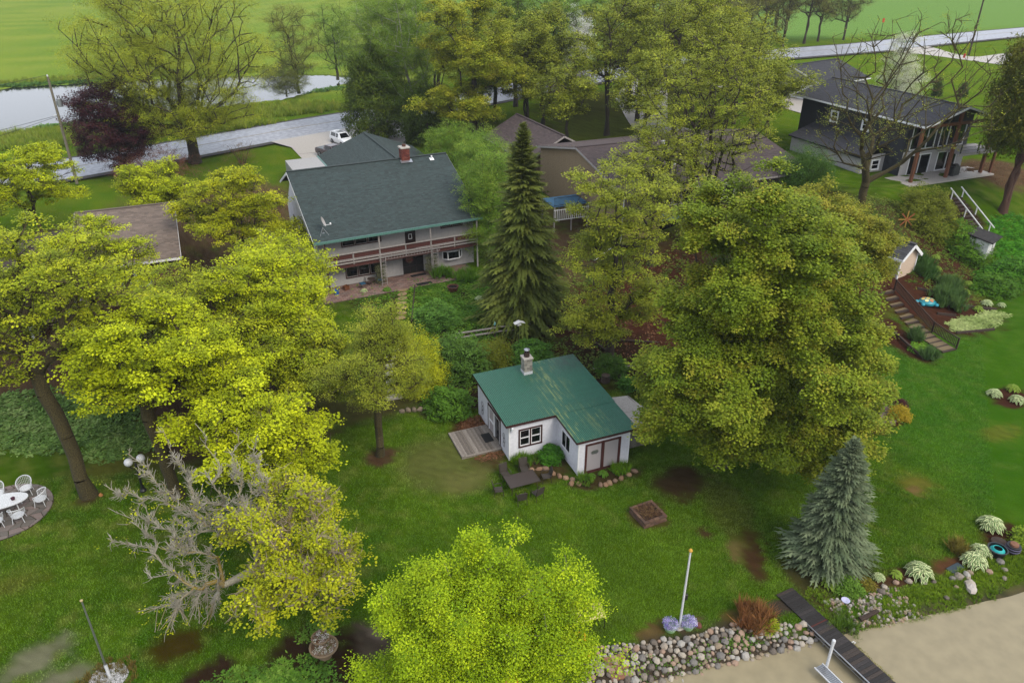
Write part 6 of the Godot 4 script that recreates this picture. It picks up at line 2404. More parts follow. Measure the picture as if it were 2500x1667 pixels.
# ---------------------------------------------------------------- furniture
func sling_chair(at: Vector3, turn: float, label: String) -> void:
	var t := thing("patio_chair", label, "chair", at, turn, "brown patio chairs round the metal table")
	var mb := MB.new()
	mb.box(Vector3(0, 0.42, 0.0), Vector3(0.5, 0.025, 0.5))
	part(t, "seat", mb.mesh(), M.sling)
	mb = MB.new()
	mb.box(Vector3(0, 0.7, -0.3), Vector3(0.5, 0.56, 0.022), Basis(Vector3.RIGHT, -0.2))
	part(t, "backrest", mb.mesh(), M.sling)
	for x in [-0.28, 0.28]:
		mb = MB.new()
		mb.tube([Vector3(x, 0, 0.28), Vector3(x, 0.42, 0.26), Vector3(x, 0.64, 0.2), Vector3(x, 0.66, -0.1), Vector3(x, 0.6, -0.27)], [0.018, 0.018, 0.022, 0.022, 0.018], 6)
		part(t, "arm", mb.mesh(), M.bronze_metal)
		mb = MB.new()
		mb.tube([Vector3(x, 0, -0.32), Vector3(x, 0.42, -0.24), Vector3(x * 0.95, 0.99, -0.37)], [0.018, 0.018, 0.018], 6)
		part(t, "leg", mb.mesh(), M.bronze_metal)
	mb = MB.new()
	mb.tube([Vector3(-0.265, 0.99, -0.37), Vector3(0, 1.02, -0.38), Vector3(0.265, 0.99, -0.37)], [0.018, 0.018, 0.018], 6)
	part(t, "top_rail", mb.mesh(), M.bronze_metal)


func wicker_chair(at: Vector3, turn: float, label: String) -> void:
	var t := thing("wicker_chair", label, "chair", at, turn, "white wicker chairs on the round stone patio")
	var mb := MB.new()
	var pts := []
	for k in 16:
		var g := TAU * k / 16.0
		pts.append(Vector3(cos(g) * 0.33, 0.44, -sin(g) * 0.33))
	mb.fan(pts)
	var low := []
	for p in pts:
		low.append(p - Vector3(0, 0.05, 0))
	mb.loft([low, pts])
	part(t, "seat", mb.mesh(), M.white_paint)
	# barrel back of woven strands
	mb = MB.new()
	for k in 17:
		var g := PI * (0.5 + (k - 8) / 8.0 * 0.62)
		var h := 0.36 + 0.22 * sin((k / 16.0) * PI)
		var p := Vector3(cos(g) * 0.34, 0.44, -sin(g) * 0.34)
		mb.tube([p, p + Vector3(cos(g) * 0.06, h, -sin(g) * 0.09)], [0.008, 0.008], 4, false)
	for lv in [0.15, 0.4, 0.65, 0.88]:
		var path := []
		var rr := []
		for k in 17:
			var g := PI * (0.5 + (k - 8) / 8.0 * 0.62)
			var h: float = (0.36 + 0.22 * sin((k / 16.0) * PI)) * lv
			path.append(Vector3(cos(g) * (0.345 + 0.06 * lv), 0.44 + h, -sin(g) * (0.345 + 0.09 * lv)))
			rr.append(0.007)
		mb.tube(path, rr, 4, false)
	part(t, "woven_back", mb.mesh(), M.white_paint)
	mb = MB.new()
	var path := []
	var rr := []
	for k in 25:
		var f := k / 24.0
		var g := PI * (0.5 + (f * 2.0 - 1.0) * 0.66)
		var h := 0.30 + 0.3 * sin(f * PI)
		path.append(Vector3(cos(g) * 0.41, 0.44 + h, -sin(g) * 0.44))
		rr.append(0.026)
	path.push_front(Vector3(path[0].x * 0.92, 0.44, path[0].z))
	path.append(Vector3(path[-1].x * 0.92, 0.44, path[-1].z))
	rr.append_array([0.024, 0.024])
	mb.tube(path, rr, 6)
	part(t, "back_rim", mb.mesh(), M.white_paint)
	for x in [-0.24, 0.24]:
		for z in [-0.22, 0.24]:
			mb = MB.new()
			mb.tube([Vector3(x * 1.25, 0, z * 1.25), Vector3(x, 0.42, z)], [0.018, 0.022], 6)
			part(t, "leg", mb.mesh(), M.white_paint)


func furniture() -> void:
	# brown metal table before the cottage
	var gz := 0.1
	var t := thing("patio_table", "long brown metal and glass patio table in front of the cottage", "table", Vector3(14.3, gz, -33.8))
	var mb := MB.new()
	mb.bev(Vector3(0, 0.735, 0), Vector3(1.86, 0.02, 1.1), 0.008)
	part(t, "tabletop", mb.mesh(), M.bronze_metal)
	mb = MB.new()
	mb.box(Vector3(0, 0.735, 0.58), Vector3(1.96, 0.045, 0.05))
	mb.box(Vector3(0, 0.735, -0.58), Vector3(1.96, 0.045, 0.05))
	mb.box(Vector3(0.955, 0.735, 0), Vector3(0.05, 0.045, 1.11))
	mb.box(Vector3(-0.955, 0.735, 0), Vector3(0.05, 0.045, 1.11))
	part(t, "rim", mb.mesh(), M.sling)
	for x in [-0.8, 0.8]:
		for z in [-0.45, 0.45]:
			mb = MB.new()
			mb.tube([Vector3(x * 1.06, 0, z * 1.06), Vector3(x, 0.72, z)], [0.025, 0.025], 7)
			part(t, "leg", mb.mesh(), M.bronze_metal)
	for q in [[13.7, 35.0, 0.1, "brown mesh patio chair at the table's far left side by the ferns"], [15.0, 35.05, -0.1, "brown mesh patio chair at the table's far right side below the cottage windows"], [15.95, 33.85, -1.75, "brown mesh patio chair at the table's right end"], [12.75, 33.75, 1.35, "brown mesh patio chair at the table's left end"], [13.75, 32.55, 3.0, "brown mesh patio chair at the table's near side, the left one"], [14.8, 32.6, 3.4, "brown mesh patio chair at the table's near side, the right one"]]:
		sling_chair(Vector3(q[0], gz, -q[1]), q[2], q[3])
	# white wicker set on the round stone patio
	var c := Vector3(-14.75, 0, -42.95)
	c.y = gy(c.x, -c.z) + 0.06
	var fl := struct("flagstone_patio", MB.new().mesh(), M.gravel)
	var pts := []
	for k in 28:
		var g := TAU * k / 28.0
		pts.append([c.x + cos(g) * 2.62, -c.z + sin(g) * 2.62])
	fl.mesh = sheet(pts, 0.02, 1.0)
	fl.material_override = M.timber_dark
	var r := RandomNumberGenerator.new()
	r.seed = 44
	# irregular flags: jittered grid cells clipped to the circle, joints left open
	var circ := PackedVector2Array()
	for k in 40:
		circ.append(Vector2(cos(TAU * k / 40.0), sin(TAU * k / 40.0)) * 2.6)
	var grid := {}
	for x in range(-6, 7):
		for z in range(-6, 7):
			grid[Vector2i(x, z)] = Vector2(x * 0.52 + r.randf_range(-0.16, 0.16) + (0.26 if z % 2 else 0.0), z * 0.46 + r.randf_range(-0.13, 0.13))
	for x in range(-6, 6):
		for z in range(-6, 6):
			var cell := PackedVector2Array([grid[Vector2i(x, z)], grid[Vector2i(x + 1, z)], grid[Vector2i(x + 1, z + 1)], grid[Vector2i(x, z + 1)]])
			for shrunk in Geometry2D.offset_polygon(cell, -0.022):
				for piece in Geometry2D.intersect_polygons(shrunk, circ):
					if piece.size() < 3:
						continue
					mb = MB.new()
					mb.col = [lc(0.46, 0.43, 0.41), lc(0.52, 0.48, 0.46), lc(0.42, 0.40, 0.38), lc(0.54, 0.48, 0.46)][r.randi() % 4]
					var lo := []
					var hi := []
					for e in piece:
						lo.append(Vector3(c.x + e.x, c.y - 0.02, c.z - e.y))
						hi.append(Vector3(c.x + e.x * 0.995, c.y + 0.025, c.z - e.y * 0.995))
					if Geometry2D.is_polygon_clockwise(piece):
						lo.reverse()
						hi.reverse()
					mb.loft([lo, hi])
					mb.fan(hi)
					part(fl, "flagstone", mb.mesh(), M.stone)
	c.y += 0.03
	t = thing("oval_table", "white oval wicker table on the round stone patio", "table", c, deg_to_rad(0.0))
	mb = MB.new()
	var ov := []
	var ov2 := []
	for k in 32:
		var g := TAU * k / 32.0
		ov.append(Vector3(cos(g) * 1.5, 0.74, -sin(g) * 0.72))
		ov2.append(Vector3(cos(g) * 1.5, 0.69, -sin(g) * 0.72))
	mb.fan(ov)
	mb.loft([ov2, ov])
	var un: Array = ov2.duplicate()
	un.reverse()
	mb.fan(un)
	part(t, "tabletop", mb.mesh(), M.white_paint)
	for x in [-0.9, 0.9]:
		for z in [-0.35, 0.35]:
			mb = MB.new()
			mb.tube([Vector3(x * 1.05, 0, z * 1.1), Vector3(x, 0.69, z)], [0.03, 0.035], 7)
			part(t, "leg", mb.mesh(), M.white_paint)
	mb = MB.new()
	mb.col = lc(0.30, 0.1, 0.2)
	mb.lathe([Vector2(0.0, 0.0), Vector2(0.09, 0.0), Vector2(0.12, 0.14), Vector2(0.1, 0.14), Vector2(0.0, 0.1)], 12)
	solo("flower_bowl", mb.mesh(), M.any, "small dark red bowl on the white oval table", "bowl", c + Vector3(0.75, 0.745, 0.1))
	for q in [[1.1, -1.35, 0.0, "white wicker chair at the oval table's far side, the right one"], [-0.35, -1.4, 0.1, "white wicker chair at the oval table's far side, the left one"], [2.05, 0.1, -1.75, "white wicker chair at the oval table's right end"], [1.05, 1.25, 3.1, "white wicker chair at the oval table's near side, the right one"], [0.0, 1.35, 3.3, "white wicker chair at the oval table's near side, the left one"]]:
		wicker_chair(c + Vector3(q[0], -0.03 + 0.03, q[1]), q[2], q[3])


# ---------------------------------------------------------------- garden things
func garden() -> void:
	# stair of timbers and gravel with a dark rail on the right terrace
	var t := thing("garden_stair", "timber and gravel garden stair with a dark baluster rail on its right", "stairs", Vector3.ZERO)
	var n := 12
	for k in n:
		var f := float(k) / (n - 1)
		var a := lerpf(53.0, 54.0, f)
		var b := lerpf(36.6, 44.4, f)
		var y := gy(a, b) + 0.04
		var mb := MB.new()
		mb.bev(Vector3(a - 0.02, y, -b), Vector3(1.45, 0.2, 0.2), 0.02)
		part(t, "riser_timber", mb.mesh(), M.timber_dark)
		mb = MB.new()
		mb.col = lc(0.52, 0.45, 0.33)
		mb.box(Vector3(a + 0.04, y + 0.03, -b - 0.36), Vector3(1.35, 0.12, 0.52))
		part(t, "gravel_tread", mb.mesh(), M.stone)
	var rail := Node3D.new()
	rail.name = "railing"
	t.add_child(rail)
	var p0 := on(53.85, 36.6)
	var p1 := on(54.25, 39.4)
	var p2 := on(54.95, 44.6)
	for seg in [[p0, p1], [p1, p2]]:
		var d: Vector3 = seg[1] - seg[0]
		for h in [0.22, 1.0]:
			var mb := MB.new()
			mb.beam(seg[0] + Vector3(0, h, 0), seg[1] + Vector3(0, h, 0), 0.09 if h > 0.5 else 0.06, 0.06)
			part(rail, "rail", mb.mesh(), M.timber_dark)
		var cnt := int(d.length() / 0.16)
		for k in cnt:
			var mb := MB.new()
			var q: Vector3 = seg[0] + d * (k + 0.5) / cnt
			mb.box(q + Vector3(0, 0.6, 0), Vector3(0.04, 0.78, 0.04))
			part(rail, "baluster", mb.mesh(), M.timber_dark)
	for p in [p0, p1, p2]:
		var mb := MB.new()
		mb.bev(p + Vector3(0, 0.52, 0), Vector3(0.12, 1.1, 0.12), 0.015)
		part(rail, "newel_post", mb.mesh(), M.timber_dark)
	# upper stair with white hand rails
	t = thing("hill_stair", "steep timber stair with two white hand rails below the cedar", "stairs", Vector3.ZERO)
	for k in 11:
		var f := k / 10.0
		var a := lerpf(71.7, 72.7, f)
		var b := lerpf(49.7, 54.4, f)
		var mb := MB.new()
		mb.bev(on(a, b, 0.08), Vector3(1.5, 0.16, 0.3), 0.02)
		part(t, "step", mb.mesh(), M.timber_dark)
	for s in [-0.78, 0.78]:
		var q0 := on(71.6 + s, 49.2, 0.95)
		var q1 := on(72.8 + s, 54.9, 0.95)
		q0.y = on(71.7, 49.7).y + 0.95
		var mb := MB.new()
		mb.beam(q0, q1, 0.09, 0.09)
		part(t, "hand_rail", mb.mesh(), M.timber_white)
		for f in [0.1, 0.5, 0.92]:
			var q := q0.lerp(q1, f)
			mb = MB.new()
			mb.beam(Vector3(q.x, gy(q.x, -q.z) - 0.1, q.z), q, 0.09, 0.09)
			part(t, "rail_post", mb.mesh(), M.timber_white)
	# turtle sandbox lid: shell with plates, head and feet
	t = thing("turtle_sandbox", "blue and yellow turtle shaped sandbox beside the garden stair rail", "sandbox", on(57.2, 42.8, 0.02), deg_to_rad(150.0))
	var mb2 := MB.new()
	mb2.col = lc(0.14, 0.5, 0.55)
	mb2.lathe([Vector2(0.72, 0.0), Vector2(0.74, 0.16), Vector2(0.66, 0.2), Vector2(0.56, 0.3), Vector2(0.32, 0.4), Vector2(0.0, 0.44)], 20)
	part(t, "shell", mb2.mesh(), M.any_smooth)
	for k in 7:
		mb2 = MB.new()
		var c2 := Vector3.ZERO if k == 6 else Vector3(cos(TAU * k / 6), 0, sin(TAU * k / 6)) * 0.4
		mb2.col = [lc(0.82, 0.74, 0.42), lc(0.72, 0.45, 0.28), lc(0.85, 0.8, 0.55)][k % 3]
		var ring := []
		for j in 6:
			var g := TAU * (j + 0.5) / 6.0
			var e := c2 + Vector3(cos(g), 0, -sin(g)) * 0.18
			e.y = 0.452 - 0.42 * pow(e.length(), 2.0) * 0.95
			ring.append(e)
		mb2.fan(ring)
		part(t, "shell_plate", mb2.mesh(), M.any_smooth)
	for q in [[0.9, 0.0, 0.22], [0.55, 0.62, 0.17], [0.55, -0.62, 0.17], [-0.6, 0.58, 0.17], [-0.6, -0.58, 0.17]]:
		mb2 = MB.new()
		mb2.col = lc(0.12, 0.52, 0.6)
		mb2.lathe([Vector2(0.0, 0.0), Vector2(q[2], 0.02), Vector2(q[2] * 1.05, 0.1), Vector2(q[2] * 0.7, 0.2), Vector2(0.0, 0.23)], 12, Vector3(q[0], 0, q[1]))
		part(t, "head" if q[1] == 0.0 else "foot", mb2.mesh(), M.any_smooth)
	# round paver patio
	var pt := struct("paver_circle", sheet_circle(40.3, 32.3, 1.95, 0.03), M.gravel)
	var rr := 1.95
	var j := 0
	while rr > 0.3:
		var cnt := int(TAU * rr / 0.24)
		var vm := []
		for k in 3:
			var mb := MB.new()
			mb.col = [lc(0.50, 0.42, 0.39), lc(0.46, 0.37, 0.35), lc(0.55, 0.47, 0.43)][k]
			mb.bev(Vector3.ZERO, Vector3(TAU * rr / cnt - 0.02, 0.05, 0.16), 0.01)
			vm.append(mb.mesh())
		for k in cnt:
			var g := TAU * (k + 0.5 * (j % 2)) / cnt
			var a := 40.3 + sin(g) * (rr - 0.09)
			var b := 32.3 - cos(g) * (rr - 0.09)
			var o := part(pt, "paver", vm[rng.randi() % 3], M.paver)
			o.transform = Transform3D(Basis(Vector3.UP, -g + PI), on(a, b, 0.045))
		rr -= 0.18
		j += 1
	# garden pots on the right shore
	t = thing("hose_pot", "black pot holding a coiled turquoise garden hose at the right edge", "pot", on(36.3, 18.9, -0.02))
	var mb := MB.new()
	mb.lathe([Vector2(0.0, 0.0), Vector2(0.36, 0.0), Vector2(0.48, 0.5), Vector2(0.52, 0.52), Vector2(0.44, 0.52), Vector2(0.42, 0.3), Vector2(0.0, 0.3)], 20)
	part(t, "pot", mb.mesh(), M.black_metal)
	mb = MB.new()
	mb.col = lc(0.12, 0.62, 0.62)
	var path := []
	var rad := []
	for k in 90:
		var g := TAU * k / 15.0
		var q := 0.36 - 0.025 * (k / 15)
		path.append(Vector3(cos(g) * q, 0.4 + 0.025 * (k / 15), sin(g) * q))
		rad.append(0.024)
	mb.tube(path, rad, 5)
	part(t, "hose", mb.mesh(), M.any_smooth)
	t = thing("striped_pot", "dark striped pot with a straw hat like lid beside the hose pot", "pot", on(37.35, 18.75, -0.02))
	mb = MB.new()
	mb.lathe([Vector2(0.0, 0.0), Vector2(0.28, 0.0), Vector2(0.38, 0.3), Vector2(0.36, 0.5), Vector2(0.3, 0.52), Vector2(0.0, 0.5)], 16)
	part(t, "pot", mb.mesh(), M.black_metal)
	mb = MB.new()
	mb.col = lc(0.55, 0.38, 0.28)
	mb.lathe([Vector2(0.24, 0.5), Vector2(0.22, 0.62), Vector2(0.0, 0.66)], 14)
	part(t, "lid", mb.mesh(), M.any)
	mb = MB.new()
	mb.col = lc(0.42, 0.4, 0.52)
	for y in [0.18, 0.34]:
		mb.lathe([Vector2(0.36, y), Vector2(0.39, y + 0.05), Vector2(0.36, y + 0.1)], 16)
	part(t, "stripe", mb.mesh(), M.any)
	mb = MB.new()
	mb.lathe([Vector2(0.0, 0.02), Vector2(0.4, 0.06), Vector2(0.42, 0.12), Vector2(0.0, 0.2)], 16)
	solo("pot_lid", mb.mesh(), M.timber_dark, "dark round lid lying behind the hose pot", "lid", on(37.3, 19.5, 0.0))
	mb = MB.new()
	mb.col = lc(0.24, 0.3, 0.33)
	mb.bev(Vector3(0, 0.03, 0), Vector3(1.0, 0.06, 0.45), 0.02)
	solo("slate_slab", mb.mesh(), M.stone, "flat dark slate slab in the mulch between two striped hostas", "slab", on(33.4, 19.0, 0.0), 0.1)
	mb = MB.new()
	mb.col = lc(0.7, 0.7, 0.82)
	mb.lathe([Vector2(0.0, 0.02), Vector2(0.18, 0.0), Vector2(0.22, 0.1), Vector2(0.19, 0.1), Vector2(0.0, 0.06)], 14)
	solo("white_dish", mb.mesh(), M.any_smooth, "small white and blue dish on the rubble right of the dock", "dish", on(26.2, 19.4, 0.05), 0.0)
	# terracotta bowl of water in the garden
	t = thing("garden_bowl", "round terracotta bowl of water standing in the house garden", "bowl", on(18.85, 61.2, 0.0))
	mb = MB.new()
	mb.col = lc(0.42, 0.25, 0.18)
	mb.lathe([Vector2(0.0, 0.0), Vector2(0.38, 0.0), Vector2(0.52, 0.4), Vector2(0.55, 0.46), Vector2(0.44, 0.46), Vector2(0.42, 0.3), Vector2(0.0, 0.3)], 20)
	part(t, "bowl", mb.mesh(), M.any)
	mb = MB.new()
	mb.lathe([Vector2(0.43, 0.36), Vector2(0.0, 0.361)], 20)
	part(t, "water", mb.mesh(), M.pond)
	# bird feeder
	t = thing("bird_feeder", "white bird shaped feeder on a thin dark pole behind the cottage chimney", "bird feeder", on(20.5, 49.3, 0.0))
	mb = MB.new()
	mb.tube([Vector3.ZERO, Vector3(0, 2.2, 0)], [0.022, 0.02], 6)
	part(t, "pole", mb.mesh(), M.black_metal)
	mb = MB.new()
	mb.loft([[Vector3(-0.16, 2.2, 0.14), Vector3(0.16, 2.2, 0.14), Vector3(0.16, 2.2, -0.14), Vector3(-0.16, 2.2, -0.14)], [Vector3(-0.14, 2.4, 0.12), Vector3(0.14, 2.4, 0.12), Vector3(0.14, 2.4, -0.12), Vector3(-0.14, 2.4, -0.12)]])
	slab(mb, [Vector3(-0.4, 2.38, 0.2), Vector3(0.05, 2.52, 0.24), Vector3(0.05, 2.52, -0.24), Vector3(-0.4, 2.38, -0.2)], 0.02)
	slab(mb, [Vector3(0.05, 2.52, 0.24), Vector3(0.48, 2.36, 0.2), Vector3(0.48, 2.36, -0.2), Vector3(0.05, 2.52, -0.24)], 0.02)
	part(t, "feeder", mb.mesh(), M.timber_white)
	# grey rail fence on the slope
	t = thing("rail_fence", "weathered grey rail fence on the slope behind the cottage", "fence", Vector3.ZERO)
	for a in [16.4, 19.3, 21.9]:
		mb = MB.new()
		mb.bev(on(a, 51.9 - (a - 16.4) * 0.12, 0.55), Vector3(0.13, 1.2, 0.13), 0.02)
		part(t, "post", mb.mesh(), M.timber_dark)
	for h in [0.55, 0.95]:
		mb = MB.new()
		mb.beam(on(16.0, 51.85, h), on(19.4, 51.45, h + 0.05), 0.05, 0.11)
		mb.beam(on(19.2, 51.5, h + 0.08), on(22.3, 51.1, h), 0.05, 0.11)
		part(t, "rail", mb.mesh(), M.rail_grey)
	mb = MB.new()
	mb.col = lc(0.45, 0.68, 0.7)
	mb.lathe([Vector2(0.0, 0.0), Vector2(0.08, 0.05), Vector2(0.1, 0.2), Vector2(0.05, 0.34), Vector2(0.0, 0.4)], 10)
	solo("glass_float", mb.mesh(), M.any_smooth, "pale blue ornament on the grey fence post below the spruce", "ornament", on(19.3, 51.55, 1.16))
	# stone path slabs up the slope
	var rs := RandomNumberGenerator.new()
	rs.seed = 71
	t = thing("garden_steps", "broad grey concrete steps up the slope behind the small lawn tree", "steps")
	for k in 8:
		mb = MB.new()
		mb.bev(Vector3(0, 0.06, 0), Vector3(1.25, 0.16, 0.62), 0.03)
		part(t, "step", mb.mesh(), M.concrete, on(9.5 + k * 0.26, 46.6 + k * 1.0, 0.0)).rotation.y = rs.randf_range(-0.08, 0.08)
	t = thing("stone_path", "path of tan flat stones from the patio mat down the garden", "path")
	for k in 7:
		mb = MB.new()
		mb.col = lc(0.62, 0.52, 0.38)
		var fp := []
		var tp := []
		for q in 8:
			var g := TAU * q / 8.0
			var d := rs.randf_range(0.8, 1.1)
			fp.append(Vector3(cos(g) * 0.55 * d, 0.0, -sin(g) * 0.36 * d))
			tp.append(fp[-1] + Vector3(0, 0.06, 0))
		mb.loft([fp, tp])
		mb.fan(tp)
		part(t, "flagstone", mb.mesh(), M.stone, on(12.9 + k * 0.28, 57.5 + k * 0.92, 0.02)).rotation.y = rs.randf_range(-0.4, 0.4)
	mb = MB.new()
	mb.beam(on(13.6, 56.4, 0.05), on(15.9, 63.6, 0.05), 0.1, 0.14)
	solo("path_edging", mb.mesh(), M.timber_dark, "dark timber edging along the right of the garden path", "edging")
	# logs and planks on the mulched slope
	var logs := [[24.6, 44.2, 29.4, 43.0, 0.05, 0.35, "long grey pole lying across the slope behind the cottage roof"], [26.5, 49.2, 27.4, 43.2, 0.09, 0.08, "dark log lying down the mulch beside the maple trunk"], [28.0, 47.8, 31.5, 46.0, 0.08, 0.08, "dark log lying across the mulch right of the maple trunk"], [24.6, 40.0, 25.6, 37.6, 0.07, 0.1, "brown plank leaning toward the low shed's roof, the left one"], [24.95, 40.3, 25.95, 37.8, 0.06, 0.1, "brown plank leaning toward the low shed's roof, the right one"], [26.0, 43.8, 27.2, 38.2, 0.1, 0.08, "long grey timber lying down the slope to the low shed"], [34.0, 52.0, 38.0, 50.5, 0.1, 0.08, "dark fallen log on the neighbour's mulched slope"], [27.8, 42.4, 30.6, 42.0, 0.07, 0.1, "reddish timber lying on the mulch near the maple crown"]]
	for q in logs:
		mb = MB.new()
		mb.tube([on(q[0], q[1], q[5] + 0.05), on((q[0] + q[2]) / 2, (q[1] + q[3]) / 2, q[5] + 0.06), on(q[2], q[3], q[5])], [q[4], q[4], q[4] * 0.85], 6)
		solo("fallen_log", mb.mesh(), M.timber_dark if q[4] > 0.06 else M.rail_grey, q[6], "log")
	mb = MB.new()
	mb.lathe([Vector2(0.34, 0.0), Vector2(0.3, 0.5), Vector2(0.32, 0.62), Vector2(0.0, 0.6)], 12)
	solo("tree_stump", mb.mesh(), M.bark_brown, "cut tree stump on the dark slope behind the cottage", "stump", on(24.9, 42.8, -0.05))
	# terrace timbers in the right garden
	for q in [[50.0, 36.3, 50.9, 41.0, "dark timber edging the narrow bed left of the garden stair"], [57.6, 44.4, 59.4, 43.6, "dark timber terrace edge above the turtle sandbox"], [60.6, 41.8, 63.4, 40.6, "dark timber terrace edge above the pale ground cover"], [56.2, 38.6, 59.8, 37.9, "dark timber edging below the pale ground cover"], [57.0, 41.4, 58.6, 40.8, "dark timber terrace edge below the turtle sandbox"]]:
		mb = MB.new()
		mb.beam(on(q[0], q[1], 0.08), on(q[2], q[3], 0.08), 0.16, 0.2)
		solo("terrace_timber", mb.mesh(), M.timber_dark, q[4], "timber")
	# wooden star frame of orange boards in the shrubs
	t = thing("wooden_star", "weathered orange wooden wagon wheel like star in the right shrubs", "ornament", on(62.3, 51.2, 0.9), deg_to_rad(-20.0))
	for k in 4:
		mb = MB.new()
		mb.col = [lc(0.66, 0.52, 0.2), lc(0.6, 0.33, 0.16)][k % 2]
		mb.box(Vector3.ZERO, Vector3(0.12, 1.7, 0.04), Basis(Vector3.BACK, PI * k / 4.0))
		part(t, "spoke", mb.mesh(), M.any, Vector3(0, 0, 0.02 * k))
	# big bowl planter at lower left
	t = thing("tiered_planter", "two tier round tan planter with white flowers under the lower left tree", "planter", on(1.0, 26.0, 0.0), deg_to_rad(20.0))
	mb = MB.new()
	mb.col = lc(0.56, 0.48, 0.38)
	mb.lathe([Vector2(0.3, 0.0), Vector2(0.35, 0.3), Vector2(0.66, 0.62), Vector2(0.68, 0.7), Vector2(0.58, 0.7), Vector2(0.56, 0.56), Vector2(0.0, 0.56)], 24)
	part(t, "lower_bowl", mb.mesh(), M.any)
	mb = MB.new()
	mb.col = lc(0.56, 0.48, 0.38)
	mb.lathe([Vector2(0.12, 0.55), Vector2(0.14, 0.85), Vector2(0.42, 1.05), Vector2(0.44, 1.12), Vector2(0.37, 1.12), Vector2(0.35, 1.02), Vector2(0.0, 1.02)], 22, Vector3(0, 0, -0.2))
	part(t, "upper_bowl", mb.mesh(), M.any)
	var xf := []
	var cs := PackedColorArray()
	for k in 260:
		var g := rs.randf() * TAU
		var up := k % 2 == 0
		var d := sqrt(rs.randf()) * (0.36 if up else 0.56)
		xf.append(leaf_xf(Vector3(cos(g) * d, (1.08 if up else 0.6) + rs.randf() * 0.12, sin(g) * d - (0.2 if up else 0.0)), 0.36, rs, 0.9))
		cs.append([lc(0.85, 0.85, 0.84), lc(0.8, 0.8, 0.8), lc(0.28, 0.2, 0.14), lc(0.4, 0.2, 0.16), lc(0.3, 0.36, 0.15)][rs.randi() % 5])
	swarm(t, "flowers", CL.small, M.leaf, xf, cs).set_meta("kind", "stuff")
	# yellow canopy, table and kayak under the lime tree by the shore
	t = thing("yellow_paddle_boat", "yellow paddle boat half hidden under the bright green tree", "boat", on(11.5, 22.0, 0.0), deg_to_rad(-14.0))
	mb = MB.new()
	mb.col = lc(0.86, 0.62, 0.08)
	mb.bev(Vector3(0, 0.28, 0.5), Vector3(2.4, 0.5, 0.55), 0.14)
	mb.bev(Vector3(0, 0.28, -0.5), Vector3(2.4, 0.5, 0.55), 0.14)
	mb.bev(Vector3(0, 0.36, 0), Vector3(1.9, 0.22, 0.6), 0.06)
	part(t, "hull", mb.mesh(), M.any_smooth)
	for z in [-0.32, 0.32]:
		mb = MB.new()
		mb.col = lc(0.9, 0.7, 0.14)
		mb.bev(Vector3(-0.4, 0.62, z), Vector3(0.5, 0.14, 0.5), 0.04)
		mb.bev(Vector3(-0.7, 0.85, z), Vector3(0.12, 0.55, 0.5), 0.04)
		part(t, "seat", mb.mesh(), M.any_smooth)
	mb = MB.new()
	mb.tube([Vector3(0.5, 0.5, -0.3), Vector3(0.7, 0.7, 0.3)], [0.03, 0.03], 5)
	part(t, "pedal_bar", mb.mesh(), M.black_metal)
	t = thing("cream_canopy", "pale yellow cloth sheet stretched low beside the paddle boat", "canopy", on(13.1, 23.0, 0.0), deg_to_rad(-8.0))
	mb = MB.new()
	mb.col = lc(0.88, 0.82, 0.55)
	slab(mb, [Vector3(-1.0, 0.85, 0.42), Vector3(1.0, 0.8, 0.36), Vector3(0.95, 1.0, -0.4), Vector3(-0.95, 1.05, -0.36)], 0.02)
	part(t, "cloth", mb.mesh(), M.any)
	mb = MB.new()
	for p in [Vector3(-0.95, 0, 0.35), Vector3(0.95, 0, 0.32), Vector3(0.9, 0, -0.35), Vector3(-0.9, 0, -0.32)]:
		mb.tube([p, p + Vector3(0, 0.85 + (0.15 if p.z < 0 else -0.05), 0)], [0.02, 0.02], 5)
	part(t, "frame_leg", mb.mesh(), M.black_metal)
	t = thing("orange_kayak", "orange yellow kayak lying under the bright green tree", "kayak", on(8.7, 21.6, 0.0), deg_to_rad(62.0))
	var rings := []
	for k in 9:
		var f := k / 8.0 * 2.0 - 1.0
		var w := 0.34 * sqrt(maxf(0.02, 1.0 - f * f))
		var ring := []
		for q in 10:
			var g := TAU * q / 10.0
			ring.append(Vector3(f * 1.45, 0.22 + w * 0.5 * sin(g) + 0.1 * f * f, w * cos(g)))
		rings.append(ring)
	mb = MB.new()
	mb.col = lc(0.85, 0.5, 0.1)
	mb.loft(rings)
	part(t, "hull", mb.mesh(), M.any_smooth)
	mb = MB.new()
	mb.lathe([Vector2(0.22, 0.36), Vector2(0.25, 0.43), Vector2(0.2, 0.43)], 16)
	part(t, "cockpit_rim", mb.mesh(), M.black_metal)


func sheet_circle(a: float, b: float, r: float, up: float) -> ArrayMesh:
	var pts := []
	for k in 36:
		pts.append([a + cos(TAU * k / 36.0) * r, b + sin(TAU * k / 36.0) * r])
	return sheet(pts, up, 0.6)


